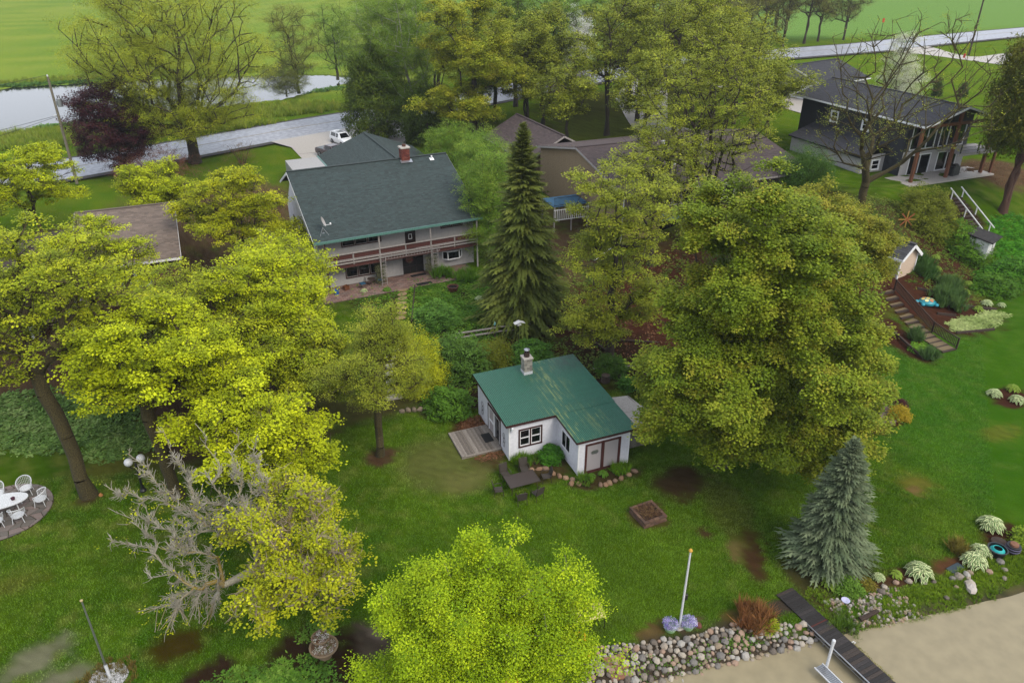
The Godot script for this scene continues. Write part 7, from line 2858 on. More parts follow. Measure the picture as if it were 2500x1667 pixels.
# ---------------------------------------------------------------- planting
func woods() -> void:
	var yel := [lc(0.40, 0.46, 0.06), lc(0.58, 0.63, 0.07), lc(0.74, 0.77, 0.10)]
	var yel2 := [lc(0.38, 0.44, 0.08), lc(0.53, 0.58, 0.10), lc(0.67, 0.69, 0.13)]
	var lime := [lc(0.34, 0.45, 0.04), lc(0.51, 0.61, 0.06), lc(0.67, 0.74, 0.11)]
	var big := [lc(0.31, 0.39, 0.09), lc(0.40, 0.47, 0.10), lc(0.48, 0.53, 0.13), lc(0.54, 0.53, 0.16)]
	var amber := [lc(0.37, 0.41, 0.11), lc(0.48, 0.50, 0.13), lc(0.58, 0.54, 0.17)]
	var olive := [lc(0.37, 0.42, 0.12), lc(0.49, 0.53, 0.14), lc(0.59, 0.61, 0.18)]
	var green := [lc(0.27, 0.38, 0.10), lc(0.38, 0.49, 0.13), lc(0.49, 0.57, 0.17)]
	var dull := [lc(0.33, 0.34, 0.16), lc(0.41, 0.42, 0.18), lc(0.50, 0.50, 0.20)]
	var gold := [lc(0.42, 0.47, 0.08), lc(0.57, 0.60, 0.08), lc(0.71, 0.71, 0.11)]
	var plum := [lc(0.17, 0.08, 0.11), lc(0.25, 0.12, 0.15), lc(0.31, 0.18, 0.18)]
	var G := "trees of the lake lots"
	# --- lower lawn
	tree({"name": "ash_tree", "label": "bright lime green tree filling the bottom centre by the shore", "bare": 0.1, "spires": [[1.83, 9.38, 0.09], [0.34, 8.67, -0.51], [-2.1, 7.89, -1.28], [-1.04, 7.79, -0.64], [3.96, 7.76, 1.17], [4.65, 7.77, 1.88], [4.66, 6.01, 2.53], [4.66, 5.29, 2.96], [5.26, 4.08, 3.74], [-3.49, 6.41, -1.41], [-3.57, 5.76, -0.58], [-4.95, 3.22, -0.38], [0.17, 8.22, 1.15], [1.94, 7.78, 1.86], [-1.74, 7.55, 0.81], [2.88, 7.1, 2.89], [-1.05, 7.11, 2.16], [1.11, 6.67, 3.03], [-3.0, 5.76, 1.38], [2.69, 5.79, 4.11], [-0.64, 5.37, 3.19], [1.07, 8.47, 0.11], [2.84, 7.33, 1.04], [-0.64, 7.41, -0.04]], "gapfreq": 0.42, "a": 6.9, "b": 21.6, "h": 9.6, "r": 5.6, "seed": 11, "nodes": 720, "leaves": 11500, "leaf": "fine", "size": 0.95, "sig": 0.26, "shell": 0.3, "cols": lime, "bark": "bark_grey", "low": 2.2, "group": G, "gap": 0.1,
		"vols": [[0.2, 3.6, 0.6, 3.4, 1.6]]})
	tree({"name": "sugar_maple", "label": "huge dense olive green maple right of the cottage", "bare": 0.08, "lobes": 13, "gapfreq": 0.3, "a": 27.0, "b": 31.2, "h": 17.6, "r": 7.2, "seed": 21, "nodes": 900, "leaves": 26000, "leaf": "broad", "size": 0.98, "sig": 0.36, "shell": 0.55, "cols": big, "bark": "bark_dark", "trunk": 0.42, "group": G, "gap": 0.12, "bole": 0.16,
		"vols": [[1.6, 8.4, 0.6, 7.1, 7.2], [0.4, 14.2, -0.4, 4.6, 5.2], [3.6, 4.6, 2.4, 5.2, 3.8], [0.4, 4.2, 2.6, 3.6, 2.8], [-2.2, 6.6, 0.6, 4.0, 4.6]]})
	tree({"name": "sugar_maple", "label": "amber tinted maple behind the huge maple, beside the garden stair", "lobes": 9, "gapfreq": 0.3, "a": 45.6, "b": 45.0, "h": 11.0, "r": 6.4, "seed": 22, "nodes": 460, "leaves": 11500, "leaf": "broad", "size": 1.0, "sig": 0.36, "shell": 0.5, "cols": amber, "bark": "bark_dark", "group": G, "gap": 0.12, "bole": 0.2,
		"vols": [[0, 6.0, 0.4, 5.2, 3.7], [-1.6, 8.4, 0, 3.4, 2.7], [2.4, 5.4, 1.2, 3.2, 2.8]]})
	spruce({"name": "blue_spruce", "label": "bluish grey spruce on the right lawn near the dock", "ragged": 0.5, "broad": 0.8, "a": 27.3, "b": 22.1, "h": 8.2, "r": 2.25, "shape": 0.72, "seed": 31, "cols": [lc(0.26, 0.32, 0.22), lc(0.38, 0.43, 0.32), lc(0.48, 0.52, 0.40)], "dense": 1.8, "tier": 0.7, "dip": -0.06})
	spruce({"name": "norway_spruce", "label": "tall dark drooping spruce between the house and the cottage", "ragged": 0.35, "broad": 1.1, "a": 22.6, "b": 53.6, "h": 16.8, "r": 4.5, "shape": 0.8, "seed": 32, "cols": [lc(0.23, 0.27, 0.11), lc(0.33, 0.37, 0.15), lc(0.43, 0.45, 0.20)], "dense": 1.25, "dip": -0.34, "tier": 0.85})
	tree({"name": "yard_maple", "label": "small olive yellow tree alone on the lawn left of the cottage", "squash": 0.35, "bare": 0.28, "lobes": 9, "a": 7.0, "b": 40.2, "h": 10.2, "r": 3.4, "seed": 41, "nodes": 330, "leaves": 2600, "leaf": "fine", "size": 0.85, "sig": 0.3, "shell": 0.35, "cols": olive, "bark": "bark_moss", "trunk": 0.25, "bole": 0.28, "group": G, "gap": 0.12, "twigs": 900, "vols": [[0, 6.2, 0, 3.3, 2.9], [0.8, 8.4, -0.4, 1.9, 1.9]]})
	tree({"name": "slope_maple", "label": "yellow maple with a dark trunk right behind the cottage roof", "squash": 0.35, "bare": 0.25, "a": 26.7, "b": 45.6, "h": 17.6, "r": 4.3, "seed": 42, "nodes": 420, "leaves": 3600, "leaf": "maple", "size": 0.9, "sig": 0.32, "shell": 0.45, "cols": olive, "bark": "bark_dark", "trunk": 0.3, "bole": 0.22, "group": G, "gap": 0.24, "twigs": 300,
		"vols": [[-1.6, 3.4, 0.4, 2.5, 1.0], [-2.4, 5.2, 0.8, 2.2, 1.1], [1.4, 6.4, 0.5, 2.4, 1.4], [-0.4, 8.8, 0.2, 3.4, 2.2], [0.2, 13.0, 0, 3.7, 3.4], [2.2, 4.0, 0.4, 1.6, 1.0]]})
	for q in [[41.8, 58.6, 20.0, 5.6, 51, "tall forked yellow tree in front of the brown house, the left one"], [43.4, 57.2, 18.6, 5.0, 52, "tall forked yellow tree in front of the brown house, the right one"], [37.0, 56.6, 15.0, 4.0, 53, "slim yellow tree left of the brown house's downspout"]]:
		tree({"name": "forked_maple", "label": q[5], "a": q[0], "b": q[1], "h": q[2], "r": q[3], "seed": q[4], "nodes": 330, "leaves": 1500, "leaf": "maple", "size": 0.85, "sig": 0.3, "shell": 0.4, "cols": olive, "bark": "bark_dark", "trunk": 0.27, "bole": 0.3, "forks": 2, "group": G, "gap": 0.2, "twigs": 350, "low": q[2] * 0.32})
	# --- left wooded strip
	tree({"name": "lawn_maple", "label": "leaning dark trunked yellow maple at the far left lawn", "squash": 0.35, "bare": 0.28, "lobes": 9, "gapfreq": 0.3, "a": -10.2, "b": 42.8, "h": 18.0, "r": 5.6, "seed": 61, "nodes": 470, "leaves": 2300, "leaf": "maple", "size": 0.95, "sig": 0.27, "shell": 0.35, "cols": yel2, "bark": "bark_moss", "trunk": 0.40, "bole": 0.36, "lean": Vector3(-1.6, 0, -1.6), "group": G, "gap": 0.12, "twigs": 1900, "low": 7.0,
		"vols": [[-1.5, 12.6, -2.2, 5.4, 4.6], [-3.4, 9.6, -1.0, 3.6, 2.6], [2.2, 12.6, -3.0, 3.4, 3.0]]})
	tree({"name": "lawn_maple", "label": "bright yellow maple with a leaning trunk behind the lamp post", "squash": 0.35, "bare": 0.28, "lobes": 9, "gapfreq": 0.3, "a": -5.2, "b": 40.6, "h": 14.2, "r": 5.6, "seed": 62, "nodes": 480, "leaves": 3600, "leaf": "maple", "size": 1.0, "sig": 0.27, "shell": 0.35, "cols": yel, "bark": "bark_moss", "trunk": 0.36, "bole": 0.3, "lean": Vector3(-1.0, 0, -1.4), "group": G, "gap": 0.12, "twigs": 1900,
		"vols": [[0.4, 9.6, -0.6, 4.6, 3.4], [3.0, 7.8, -0.4, 3.4, 2.6], [-2.2, 8.6, -0.8, 3.0, 2.4]]})
	tree({"name": "lawn_maple", "label": "yellow maple near the lot's left edge, before the house patio", "squash": 0.35, "bare": 0.28, "lobes": 9, "gapfreq": 0.3, "a": 1.4, "b": 49.0, "h": 12.4, "r": 4.4, "seed": 63, "nodes": 400, "leaves": 2900, "leaf": "maple", "size": 1.0, "sig": 0.27, "shell": 0.35, "cols": yel, "bark": "bark_brown", "bole": 0.28, "group": G, "gap": 0.12, "twigs": 1900, "low": 3.0})
	tree({"name": "lawn_maple", "label": "yellow leafy maple low over the left lawn beside the grey lichened tree", "squash": 0.35, "bare": 0.28, "lobes": 9, "gapfreq": 0.3, "a": -0.6, "b": 37.6, "h": 9.8, "r": 3.9, "seed": 64, "nodes": 380, "leaves": 2800, "leaf": "maple", "size": 1.0, "sig": 0.27, "shell": 0.35, "cols": yel, "bark": "bark_brown", "bole": 0.2, "group": G, "gap": 0.12, "twigs": 1900, "low": 1.8, "vols": [[-0.6, 6.0, 0, 3.6, 3.2], [2.2, 5.0, 0.6, 2.6, 2.8]]})
	tree({"name": "lawn_maple", "label": "golden budding maple beside the left wall of the lake house", "squash": 0.35, "bare": 0.28, "lobes": 9, "gapfreq": 0.3, "a": 1.2, "b": 71.5, "h": 11.4, "r": 5.4, "seed": 65, "nodes": 380, "leaves": 3000, "leaf": "maple", "size": 0.95, "sig": 0.27, "shell": 0.35, "cols": gold, "bark": "bark_brown", "bole": 0.2, "group": G, "gap": 0.12, "twigs": 1900, "low": 2.0, "forks": 3})
	tree({"name": "lawn_maple", "label": "yellow tree over the tan house's glazed room", "squash": 0.35, "bare": 0.28, "lobes": 9, "gapfreq": 0.3, "a": -9.4, "b": 62.0, "h": 10.6, "r": 4.6, "seed": 66, "nodes": 360, "leaves": 2000, "leaf": "maple", "size": 0.95, "sig": 0.27, "shell": 0.35, "cols": yel, "bark": "bark_brown", "bole": 0.28, "group": G, "gap": 0.12, "twigs": 1900, "low": 3.6})
	tree({"name": "lawn_maple", "label": "yellow tree at the left frame edge behind the tan house", "squash": 0.35, "bare": 0.28, "lobes": 9, "gapfreq": 0.3, "a": -17.5, "b": 88.0, "h": 11.0, "r": 6.0, "seed": 67, "nodes": 320, "leaves": 3000, "leaf": "maple", "size": 1.1, "sig": 0.27, "shell": 0.35, "cols": yel, "bark": "bark_brown", "bole": 0.25, "group": G, "gap": 0.12, "twigs": 1300, "low": 2.6})
	tree({"name": "thicket_tree", "label": "twiggy yellow flecked tree between the left maples and the house patio", "a": 3.6, "b": 57.2, "h": 9.4, "r": 4.0, "seed": 68, "nodes": 460, "leaves": 2600, "leaf": "maple", "size": 0.85, "sig": 0.4, "shell": 0.3, "cols": yel, "bark": "bark_grey", "bole": 0.16, "group": G, "gap": 0.14, "twigs": 2200, "low": 1.2, "forks": 3})
	tree({"name": "thicket_tree", "label": "twiggy grey brown tree in the left thicket below the tan house", "a": -4.0, "b": 54.0, "h": 9.0, "r": 4.4, "seed": 69, "nodes": 420, "leaves": 2400, "leaf": "maple", "size": 0.85, "sig": 0.4, "shell": 0.3, "cols": yel2, "bark": "bark_brown", "bole": 0.16, "group": G, "gap": 0.14, "twigs": 2200, "low": 1.2, "forks": 3})
	tree({"name": "thicket_tree", "label": "bushy yellow green tree at the lake house's left front corner", "a": 4.4, "b": 69.4, "h": 6.2, "r": 3.2, "seed": 70, "nodes": 260, "leaves": 2600, "leaf": "maple", "size": 0.9, "sig": 0.4, "shell": 0.4, "cols": gold, "bark": "bark_brown", "bole": 0.1, "group": G, "twigs": 600, "low": 0.6, "forks": 3})
	for q in [[-2.4, 46.8, 12.0, 4.4, 71, "yellow maple in the middle of the left thicket"], [2.6, 53.0, 10.0, 3.9, 72, "yellow maple at the thicket's right edge before the garden lawn"], [3.2, 44.4, 9.0, 3.4, 73, "yellow maple right of the thicket, nearest the small lawn tree"], [-5.4, 82.0, 10.0, 4.4, 74, "yellow tree behind the tan house, right of the frame edge one"], [-13.5, 58.0, 10.5, 4.2, 75, "yellow tree over the tan house's pale wing"], [-6.6, 49.6, 9.0, 3.8, 76, "yellow maple over the left end of the hosta bed"], [-23.0, 82.0, 9.5, 4.6, 77, "yellow tree cut by the left frame edge over the pale wing"]]:
		tree({"name": "lawn_maple", "label": q[5], "a": q[0], "b": q[1], "h": q[2], "r": q[3], "seed": q[4], "lobes": 9, "bare": 0.28, "nodes": 380, "leaves": 2700, "leaf": "maple", "sig": 0.27, "squash": 0.35, "shell": 0.35, "cols": yel2 if q[4] % 2 else yel, "bark": "bark_brown", "bole": 0.2, "low": q[2] * 0.2, "gap": 0.12, "twigs": 1900, "group": G})
	# grey lichened tree at lower left: bare limbs to the left, yellow leaves to the right
	tree({"name": "lichened_tree", "label": "bare grey tree crusted with yellow lichen, limbs reaching over the left lawn", "spire": 0.62, "spires": [[-6.35, 7.5, -3.2], [-4.8, 9.0, -2.8], [-3.1, 10.1, -2.2], [-1.4, 10.8, -1.6], [-6.3, 5.9, -2.75], [-6.6, 4.4, -2.5], [-5.8, 3.2, -1.0], [-5.8, 1.8, 0.2], [-5.0, 1.4, 1.4], [0.1, 10.4, -1.0], [1.0, 9.8, -0.2], [-4.3, 8.1, -2.0], [-2.7, 9.1, -1.3], [-4.3, 4.5, -1.0], [-4.4, 2.6, 0.6]], "a": -1.2, "b": 30.4, "h": 10.0, "r": 5.0, "seed": 81, "nodes": 620, "leaves": 260, "leaf": "bud", "size": 1.0, "sig": 0.3, "shell": 0.2, "cols": gold, "bark": "bark_lichen", "bark_cols": [lc(0.54, 0.46, 0.17), lc(0.66, 0.64, 0.58)], "taper": 0.64, "trunk": 0.27, "bole": 0.24, "twig": 0.018, "group": G, "gap": 0.0, "twigs": 5200, "twig_len": 0.42, "rise": 0.1, "bf": 0.15,
		"vols": [[-0.4, 5.4, -0.4, 1.2, 1.2]]})
	tree({"name": "lichened_tree", "label": "twiggy tree with golden leaf tufts at lower left above the tan planter", "lobes": 7, "bare": 0.3, "a": 0.3, "b": 29.6, "h": 8.6, "r": 3.6, "seed": 82, "nodes": 560, "leaves": 1400, "leaf": "maple", "size": 0.82, "sig": 0.26, "shell": 0.35, "cols": gold, "bark": "bark_lichen", "bark_cols": [lc(0.52, 0.46, 0.18), lc(0.66, 0.60, 0.52)], "trunk": 0.24, "bole": 0.22, "twig": 0.016, "group": G, "gap": 0.24, "twigs": 4500, "twig_len": 0.5, "vols": [[0.2, 5.2, 0, 3.2, 2.8], [1.2, 3.6, 1.6, 2.6, 2.2], [-1.4, 3.4, 2.0, 2.0, 1.6]]})
	# --- right side
	tree({"name": "bare_tree", "label": "nearly bare spreading tree before the timber house", "a": 57.4, "b": 52.6, "h": 20.0, "r": 8.4, "seed": 91, "nodes": 420, "leaves": 1100, "leaf": "bud", "size": 1.2, "sig": 0.4, "shell": 0.55, "cols": olive, "bark": "bark_moss", "trunk": 0.38, "bole": 0.2, "twig": 0.02, "group": G, "gap": 0.25, "twigs": 900, "twig_len": 1.1, "leader": false, "bf": 0.42, "rise": 0.6, "vols": [[2.2, 13.2, 1.0, 7.6, 6.4], [-3.0, 9.0, 0.6, 4.2, 3.2]]})
	tree({"name": "white_cedar", "label": "tall white cedar with several trunks at the right frame edge", "a": 77.2, "b": 52.2, "h": 18.4, "r": 5.0, "seed": 92, "nodes": 320, "leaves": 9500, "leaf": "fan", "size": 1.35, "sig": 0.55, "squash": 0.9, "shell": 0.7, "cols": [lc(0.24, 0.28, 0.08), lc(0.34, 0.37, 0.10), lc(0.45, 0.44, 0.14)], "bark": "bark_red", "trunk": 0.4, "bole": 0.42, "forks": 3, "group": G, "gap": 0.06, "tilt": 0.9, "vols": [[0.6, 12.4, 0, 4.6, 6.0], [0.5, 9.4, 0.8, 4.4, 2.4]]})
	for q in [[112.3, 92.8, 3.0, 0.8, "small dark columnar cedar on the lawn behind the timber house, the left one"], [116.0, 91.0, 2.4, 0.8, "small dark columnar cedar on the lawn behind the timber house, the right one"]]:
		bush("columnar_cedar", q[4], q[0], q[1], q[3], q[2], "fan", 260, 1.1, [lc(0.14, 0.2, 0.08), lc(0.22, 0.28, 0.1)], 93, "columnar cedars", "bark_brown", 0.0, "tree")
	tree({"name": "pear_tree", "label": "white blossoming tree behind the timber house's roof", "a": 102.0, "b": 92.0, "h": 10.6, "r": 4.4, "seed": 94, "nodes": 260, "leaves": 2400, "leaf": "fine", "size": 1.0, "sig": 0.45, "cols": [lc(0.55, 0.58, 0.36), lc(0.74, 0.75, 0.66), lc(0.84, 0.84, 0.8)], "bark": "bark_brown", "bole": 0.15, "low": 1.0, "vols": [[0, 6.6, 0, 2.6, 4.2], [1.5, 3.0, 0, 4.0, 2.4]], "gap": 0.1})
	# --- along the road, behind the houses
	tree({"name": "road_oak", "label": "great spreading tree at the left roadside, limbs showing through thin leaves", "squash": 0.6, "a": -1.7, "b": 114.3, "h": 26.0, "r": 13.0, "seed": 101, "nodes": 760, "leaves": 15000, "leaf": "fine", "size": 1.35, "sig": 0.8, "shell": 0.35, "cols": [lc(0.42, 0.47, 0.11), lc(0.54, 0.58, 0.14), lc(0.64, 0.66, 0.18)], "bark": "bark_dark", "trunk": 0.72, "bole": 0.16, "twig": 0.03, "gap": 0.16, "twigs": 1500, "twig_len": 1.4, "bf": 0.5, "rise": 0.7, "taper": 0.46, "leader_top": 0.45, "vols": [[-0.5, 15.5, 0, 12.6, 9.5], [0, 7.5, 0, 9.5, 3.4]]})
	tree({"name": "purple_maple", "label": "dark purple leaved tree by the left utility pole", "a": -10.6, "b": 111.4, "h": 12.6, "r": 5.0, "seed": 102, "nodes": 260, "leaves": 3600, "leaf": "broad", "size": 1.15, "sig": 0.55, "shell": 0.5, "cols": plum, "bark": "bark_dark", "bole": 0.12, "low": 1.0, "gap": 0.12})
	bush("dogwood_shrub", "reddish brown twiggy shrub below the great roadside tree", -6.6, 107.0, 5.6, 4.6, "fine", 1100, 0.9, [lc(0.36, 0.24, 0.19), lc(0.46, 0.31, 0.25)], 103, "", "bark_red")
	bush("dogwood_shrub", "bare reddish shrub at the lake house's rear left corner", 4.6, 92.0, 3.0, 2.6, "fine", 260, 0.9, [lc(0.4, 0.29, 0.21), lc(0.46, 0.35, 0.26)], 104, "", "bark_red")
	bush("dogwood_shrub", "thin reddish shrub on the verge between the great tree and the driveway", 4.4, 111.0, 2.4, 3.4, "fine", 160, 0.8, [lc(0.42, 0.3, 0.22), lc(0.45, 0.4, 0.2)], 105, "", "bark_red")
	tree({"name": "pond_willow", "label": "thin open tree on the far side of the road by the pond's right end", "a": 19.8, "b": 166.0, "h": 18.0, "r": 6.0, "seed": 106, "nodes": 300, "leaves": 2600, "leaf": "fine", "size": 1.3, "sig": 0.6, "cols": [lc(0.36, 0.38, 0.12), lc(0.47, 0.49, 0.15)], "bark": "bark_dark", "bole": 0.12, "gap": 0.25, "twigs": 500, "twig_len": 1.3, "forks": 3, "low": 2.0})
	tree({"name": "pond_willow", "label": "bushy grey green willow on the pond's near bank", "a": 17.0, "b": 163.0, "h": 7.2, "r": 5.0, "seed": 107, "nodes": 240, "leaves": 2600, "leaf": "fine", "size": 1.2, "sig": 0.6, "cols": [lc(0.32, 0.36, 0.14), lc(0.42, 0.45, 0.18)], "bark": "bark_grey", "bole": 0.06, "gap": 0.15, "twigs": 900, "forks": 4, "low": 0.4})
	tree({"name": "pond_willow", "label": "slim pale tree behind the pond beside the birches", "a": 30.0, "b": 178.0, "h": 17.0, "r": 4.6, "seed": 108, "nodes": 220, "leaves": 2000, "leaf": "fine", "size": 1.4, "sig": 0.6, "cols": green, "bark": "bark_dark", "bole": 0.15, "gap": 0.2, "twigs": 300})
	for q in [[31.4, 117.0, 22.5, 5.6, 111, "white barked birch behind the garage, the nearest one", Vector3(-2.6, 0, 0)], [34.6, 121.0, 23.0, 5.4, 112, "white barked birch behind the garage, the far right one", Vector3(-2.0, 0, -1)], [27.6, 124.0, 21.5, 5.6, 113, "white barked birch behind the garage, the far left one", Vector3(-1.5, 0, 0)]]:
		tree({"name": "birch_tree", "label": q[5], "a": q[0], "b": q[1], "h": q[2], "r": q[3], "seed": q[4], "nodes": 300, "leaves": 4200, "leaf": "fine", "size": 1.25, "sig": 0.6, "shell": 0.45, "cols": green, "bark": "bark_white", "trunk": 0.21, "bole": 0.2, "lean": q[6], "group": "birches behind the garage", "gap": 0.14, "low": q[2] * 0.2, "twigs": 200, "leader_top": 0.9})
	tree({"name": "white_cedar", "label": "dense dark cedar directly behind the garage roof", "a": 25.4, "b": 119.0, "h": 13.0, "r": 5.0, "seed": 114, "nodes": 260, "leaves": 5200, "leaf": "fan", "size": 1.5, "sig": 0.55, "squash": 0.9, "shell": 0.8, "cols": [lc(0.20, 0.28, 0.08), lc(0.31, 0.38, 0.10), lc(0.41, 0.47, 0.14)], "bark": "bark_red", "bole": 0.05, "low": 0.0, "tilt": 0.9, "vols": [[0, 5.0, 0, 4.8, 5.0], [0, 9.0, 0, 3.4, 4.0]]})
	tree({"name": "white_cedar", "label": "dark cedar to the right of the garage's far corner", "a": 31.5, "b": 112.0, "h": 8.5, "r": 4.0, "seed": 115, "nodes": 200, "leaves": 3200, "leaf": "fan", "size": 1.5, "sig": 0.5, "shell": 0.8, "cols": [lc(0.20, 0.28, 0.08), lc(0.33, 0.40, 0.12)], "bark": "bark_red", "bole": 0.05, "low": 0.0, "tilt": 0.9})
	tree({"name": "golden_maple", "label": "large golden yellow maple right of the green garage roof", "squash": 0.6, "bare": 0.28, "lobes": 9, "a": 36.6, "b": 104.5, "h": 22.5, "r": 8.4, "seed": 121, "nodes": 480, "leaves": 7000, "leaf": "maple", "size": 1.3, "sig": 0.45, "shell": 0.35, "cols": [lc(0.41, 0.46, 0.11), lc(0.53, 0.57, 0.13), lc(0.64, 0.62, 0.17)], "bark": "bark_dark", "trunk": 0.4, "bole": 0.16, "gap": 0.12, "twigs": 400, "low": 2.5, "vols": [[-1.0, 14.0, 0, 7.6, 8.0], [-2.6, 6.5, 0.5, 6.0, 3.4]]})
	for q in [[29.6, 94.0, 7.0, 3.6, 122, "light green bush tree touching the lake house's rear right roof"], [24.6, 66.6, 11.4, 2.8, 123, "fresh green small tree at the lake house's right front corner"], [29.0, 80.0, 10.0, 3.4, 124, "pale green tree between the green roof and the brown garage"]]:
		tree({"name": "green_tree", "label": q[5], "a": q[0], "b": q[1], "h": q[2], "r": q[3], "seed": q[4], "nodes": 240, "leaves": 3600, "leaf": "fine", "size": 1.05, "sig": 0.5, "shell": 0.4, "cols": [lc(0.28, 0.42, 0.10), lc(0.38, 0.50, 0.14), lc(0.50, 0.57, 0.20)], "bark": "bark_brown", "bole": 0.12, "gap": 0.1, "low": 0.8, "group": G, "forks": 2})
	# mixed wood behind the neighbours' roofs
	var wood := [
		[52.0, 127.0, 22.0, 5.0, "green", "tall green poplar with a dark trunk behind the brown garage"], [49.0, 137.0, 23.0, 5.6, "green", "tall green poplar at the road behind the golden maple"], [58.0, 126.0, 21.0, 5.4, "green", "green poplar left of the white blossoming tree by the road"],
		[45.5, 120.0, 19.0, 5.4, "olive", "yellow olive tree between the golden maple and the poplars"], [55.0, 99.0, 21.0, 6.4, "olive", "slender yellow maple left of the concrete drive in the wood"], [60.5, 90.0, 20.0, 6.4, "olive", "many stemmed yellow maple behind the brown house's ridge"], [66.0, 86.0, 17.5, 6.6, "olive", "yellow maple at the brown house's right rear corner"], [66.0, 112.0, 20.0, 6.4, "olive", "yellow tree beside the drive behind the brown house"], [73.0, 104.0, 20.0, 6.2, "gold", "bright yellow tree top at the upper middle"], [52.5, 84.5, 15.0, 4.6, "olive", "thin yellow tree rising over the brown house's roof"],
		[80.0, 120.0, 18.5, 6.6, "dull", "brownish budding tree in the dark wood, the left one"], [90.0, 126.0, 19.0, 6.8, "dull", "brownish budding tree in the dark wood, in its middle"], [84.0, 108.0, 17.0, 6.4, "dull", "brownish tree left of the grey garage"], [100.0, 131.0, 18.0, 6.6, "dull", "brownish tree at the dark wood's right end by the road"], [72.0, 92.0, 14.5, 5.6, "olive", "yellow budding tree in front of the grey garage's left gable"], [124.0, 152.0, 18.0, 7.0, "dull", "dark twiggy tree across the road, the left one"], [138.0, 154.0, 18.0, 7.0, "dull", "dark twiggy tree across the road, the middle one"], [152.0, 156.0, 13.5, 5.4, "dull", "open twiggy tree across the road, the right one"], [112.0, 152.0, 19.0, 7.0, "dull", "dark twiggy tree across the road behind the wood"], [70.0, 140.0, 20.0, 6.4, "green", "green tree beyond the blossoming tree at the road"], [40.0, 134.0, 21.0, 6.0, "green", "green tree behind the birches at the top edge"], [65.5, 77.0, 12.0, 4.4, "olive", "yellow budding tree between the brown house and the timber house"],
		[46.0, 108.0, 17.0, 5.2, "olive", "yellow budding tree right behind the brown garage roof"], [50.5, 112.0, 19.0, 5.4, "olive", "yellow budding tree behind the reddish small tree, left of it"], [63.0, 104.0, 19.5, 5.6, "olive", "yellow budding tree right beside the pale concrete drive"], [47.0, 96.0, 13.0, 4.4, "olive", "small yellow tree over the brown garage's right slope"], [70.0, 95.0, 17.0, 5.4, "olive", "yellow budding tree between the drive and the brown house"], [41.0, 114.0, 16.0, 4.8, "green", "green tree right of the birches' trunks"],
		[60.0, 152.0, 21.0, 6.5, "green", "green tree across the road at the top middle"], [84.0, 154.0, 20.0, 6.8, "green", "yellow green tree across the road right of the top middle"], [105.0, 149.5, 17.0, 6.0, "dull", "dark twiggy tree at the road edge, leftmost of the far thicket"], [117.0, 150.5, 17.0, 6.0, "dull", "dark twiggy tree at the road edge, second of the far thicket"], [130.0, 152.0, 17.0, 6.0, "dull", "dark twiggy tree at the road edge, third of the far thicket"], [144.0, 156.0, 15.0, 5.4, "dull", "dark twiggy tree at the road edge, rightmost of the far thicket"], [122.0, 163.0, 19.0, 7.0, "dull", "dark twiggy tree deeper in the far thicket, the left one"], [138.0, 165.0, 18.0, 7.0, "dull", "dark twiggy tree deeper in the far thicket, the right one"], [98.0, 156.0, 19.0, 6.8, "dull", "twiggy tree across the road behind the dark wood"]]
	var tones := {"green": green, "olive": olive, "gold": gold, "dull": dull}
	for k in wood.size():
		var q: Array = wood[k]
		tree({"name": "wood_tree", "label": q[5], "a": q[0], "b": q[1], "h": q[2], "r": q[3], "seed": 200 + k, "lobes": 8, "bare": 0.2, "squash": 0.65, "nodes": 280, "leaves": 1300 if q[4] == "dull" else (1500 if q[1] < 100.0 else 2500), "leaf": "maple" if q[4] in ["olive", "gold"] else "fine", "size": 1.35, "sig": 0.48, "shell": 0.4, "cols": tones[q[4]], "bark": "bark_dark", "bole": 0.2, "gap": 0.24, "low": q[2] * 0.16, "twigs": 1500 if q[4] == "dull" else 350, "twig_len": 1.2, "twig": 0.022, "forks": 1 + k % 3, "group": "trees of the wood behind the houses"})
	tree({"name": "plum_tree", "label": "reddish brown leaved small tree before the poplars", "a": 57.8, "b": 119.0, "h": 8.4, "r": 4.4, "seed": 131, "nodes": 200, "leaves": 1700, "leaf": "fine", "size": 1.2, "sig": 0.5, "cols": [lc(0.3, 0.17, 0.13), lc(0.4, 0.26, 0.2)], "bark": "bark_dark", "bole": 0.15, "gap": 0.2})
	tree({"name": "pear_tree", "label": "white blossoming tree by the road in the upper middle wood", "a": 65.5, "b": 131.0, "h": 14.5, "r": 3.2, "seed": 132, "nodes": 200, "leaves": 2600, "leaf": "fine", "size": 1.2, "sig": 0.5, "cols": [lc(0.75, 0.76, 0.74), lc(0.86, 0.86, 0.85)], "bark": "bark_dark", "bole": 0.2, "low": 4.0})
	# --- shrubs
	bush("round_shrub", "large green shrub left of the timber house's lower roof", 57.6, 60.6, 3.0, 4.6, "fine", 2200, 1.0, [lc(0.2, 0.32, 0.1), lc(0.32, 0.45, 0.14)], 141)
	bush("slope_shrub", "yellow green thicket on the slope above the playhouse", 66.2, 51.6, 3.3, 3.0, "maple", 1900, 0.85, [lc(0.34, 0.38, 0.1), lc(0.47, 0.5, 0.14)], 142)
	bush("slope_shrub", "green bramble thicket below the white hand rails", 68.0, 48.6, 2.6, 1.8, "herb", 1100, 1.0, [lc(0.22, 0.36, 0.07), lc(0.34, 0.48, 0.1)], 143)
	bush("slope_shrub", "green thicket hiding the old shed's foot", 70.8, 44.4, 4.4, 1.4, "herb", 2300, 1.0, [lc(0.18, 0.36, 0.06), lc(0.3, 0.48, 0.09)], 144, "", "bark_brown", 1.9)
	bush("slope_shrub", "green thicket spreading right of the old shed to the lawn", 67.0, 43.4, 3.0, 1.2, "herb", 1200, 0.95, [lc(0.2, 0.36, 0.07), lc(0.32, 0.46, 0.1)], 145, "", "bark_brown", 1.5)
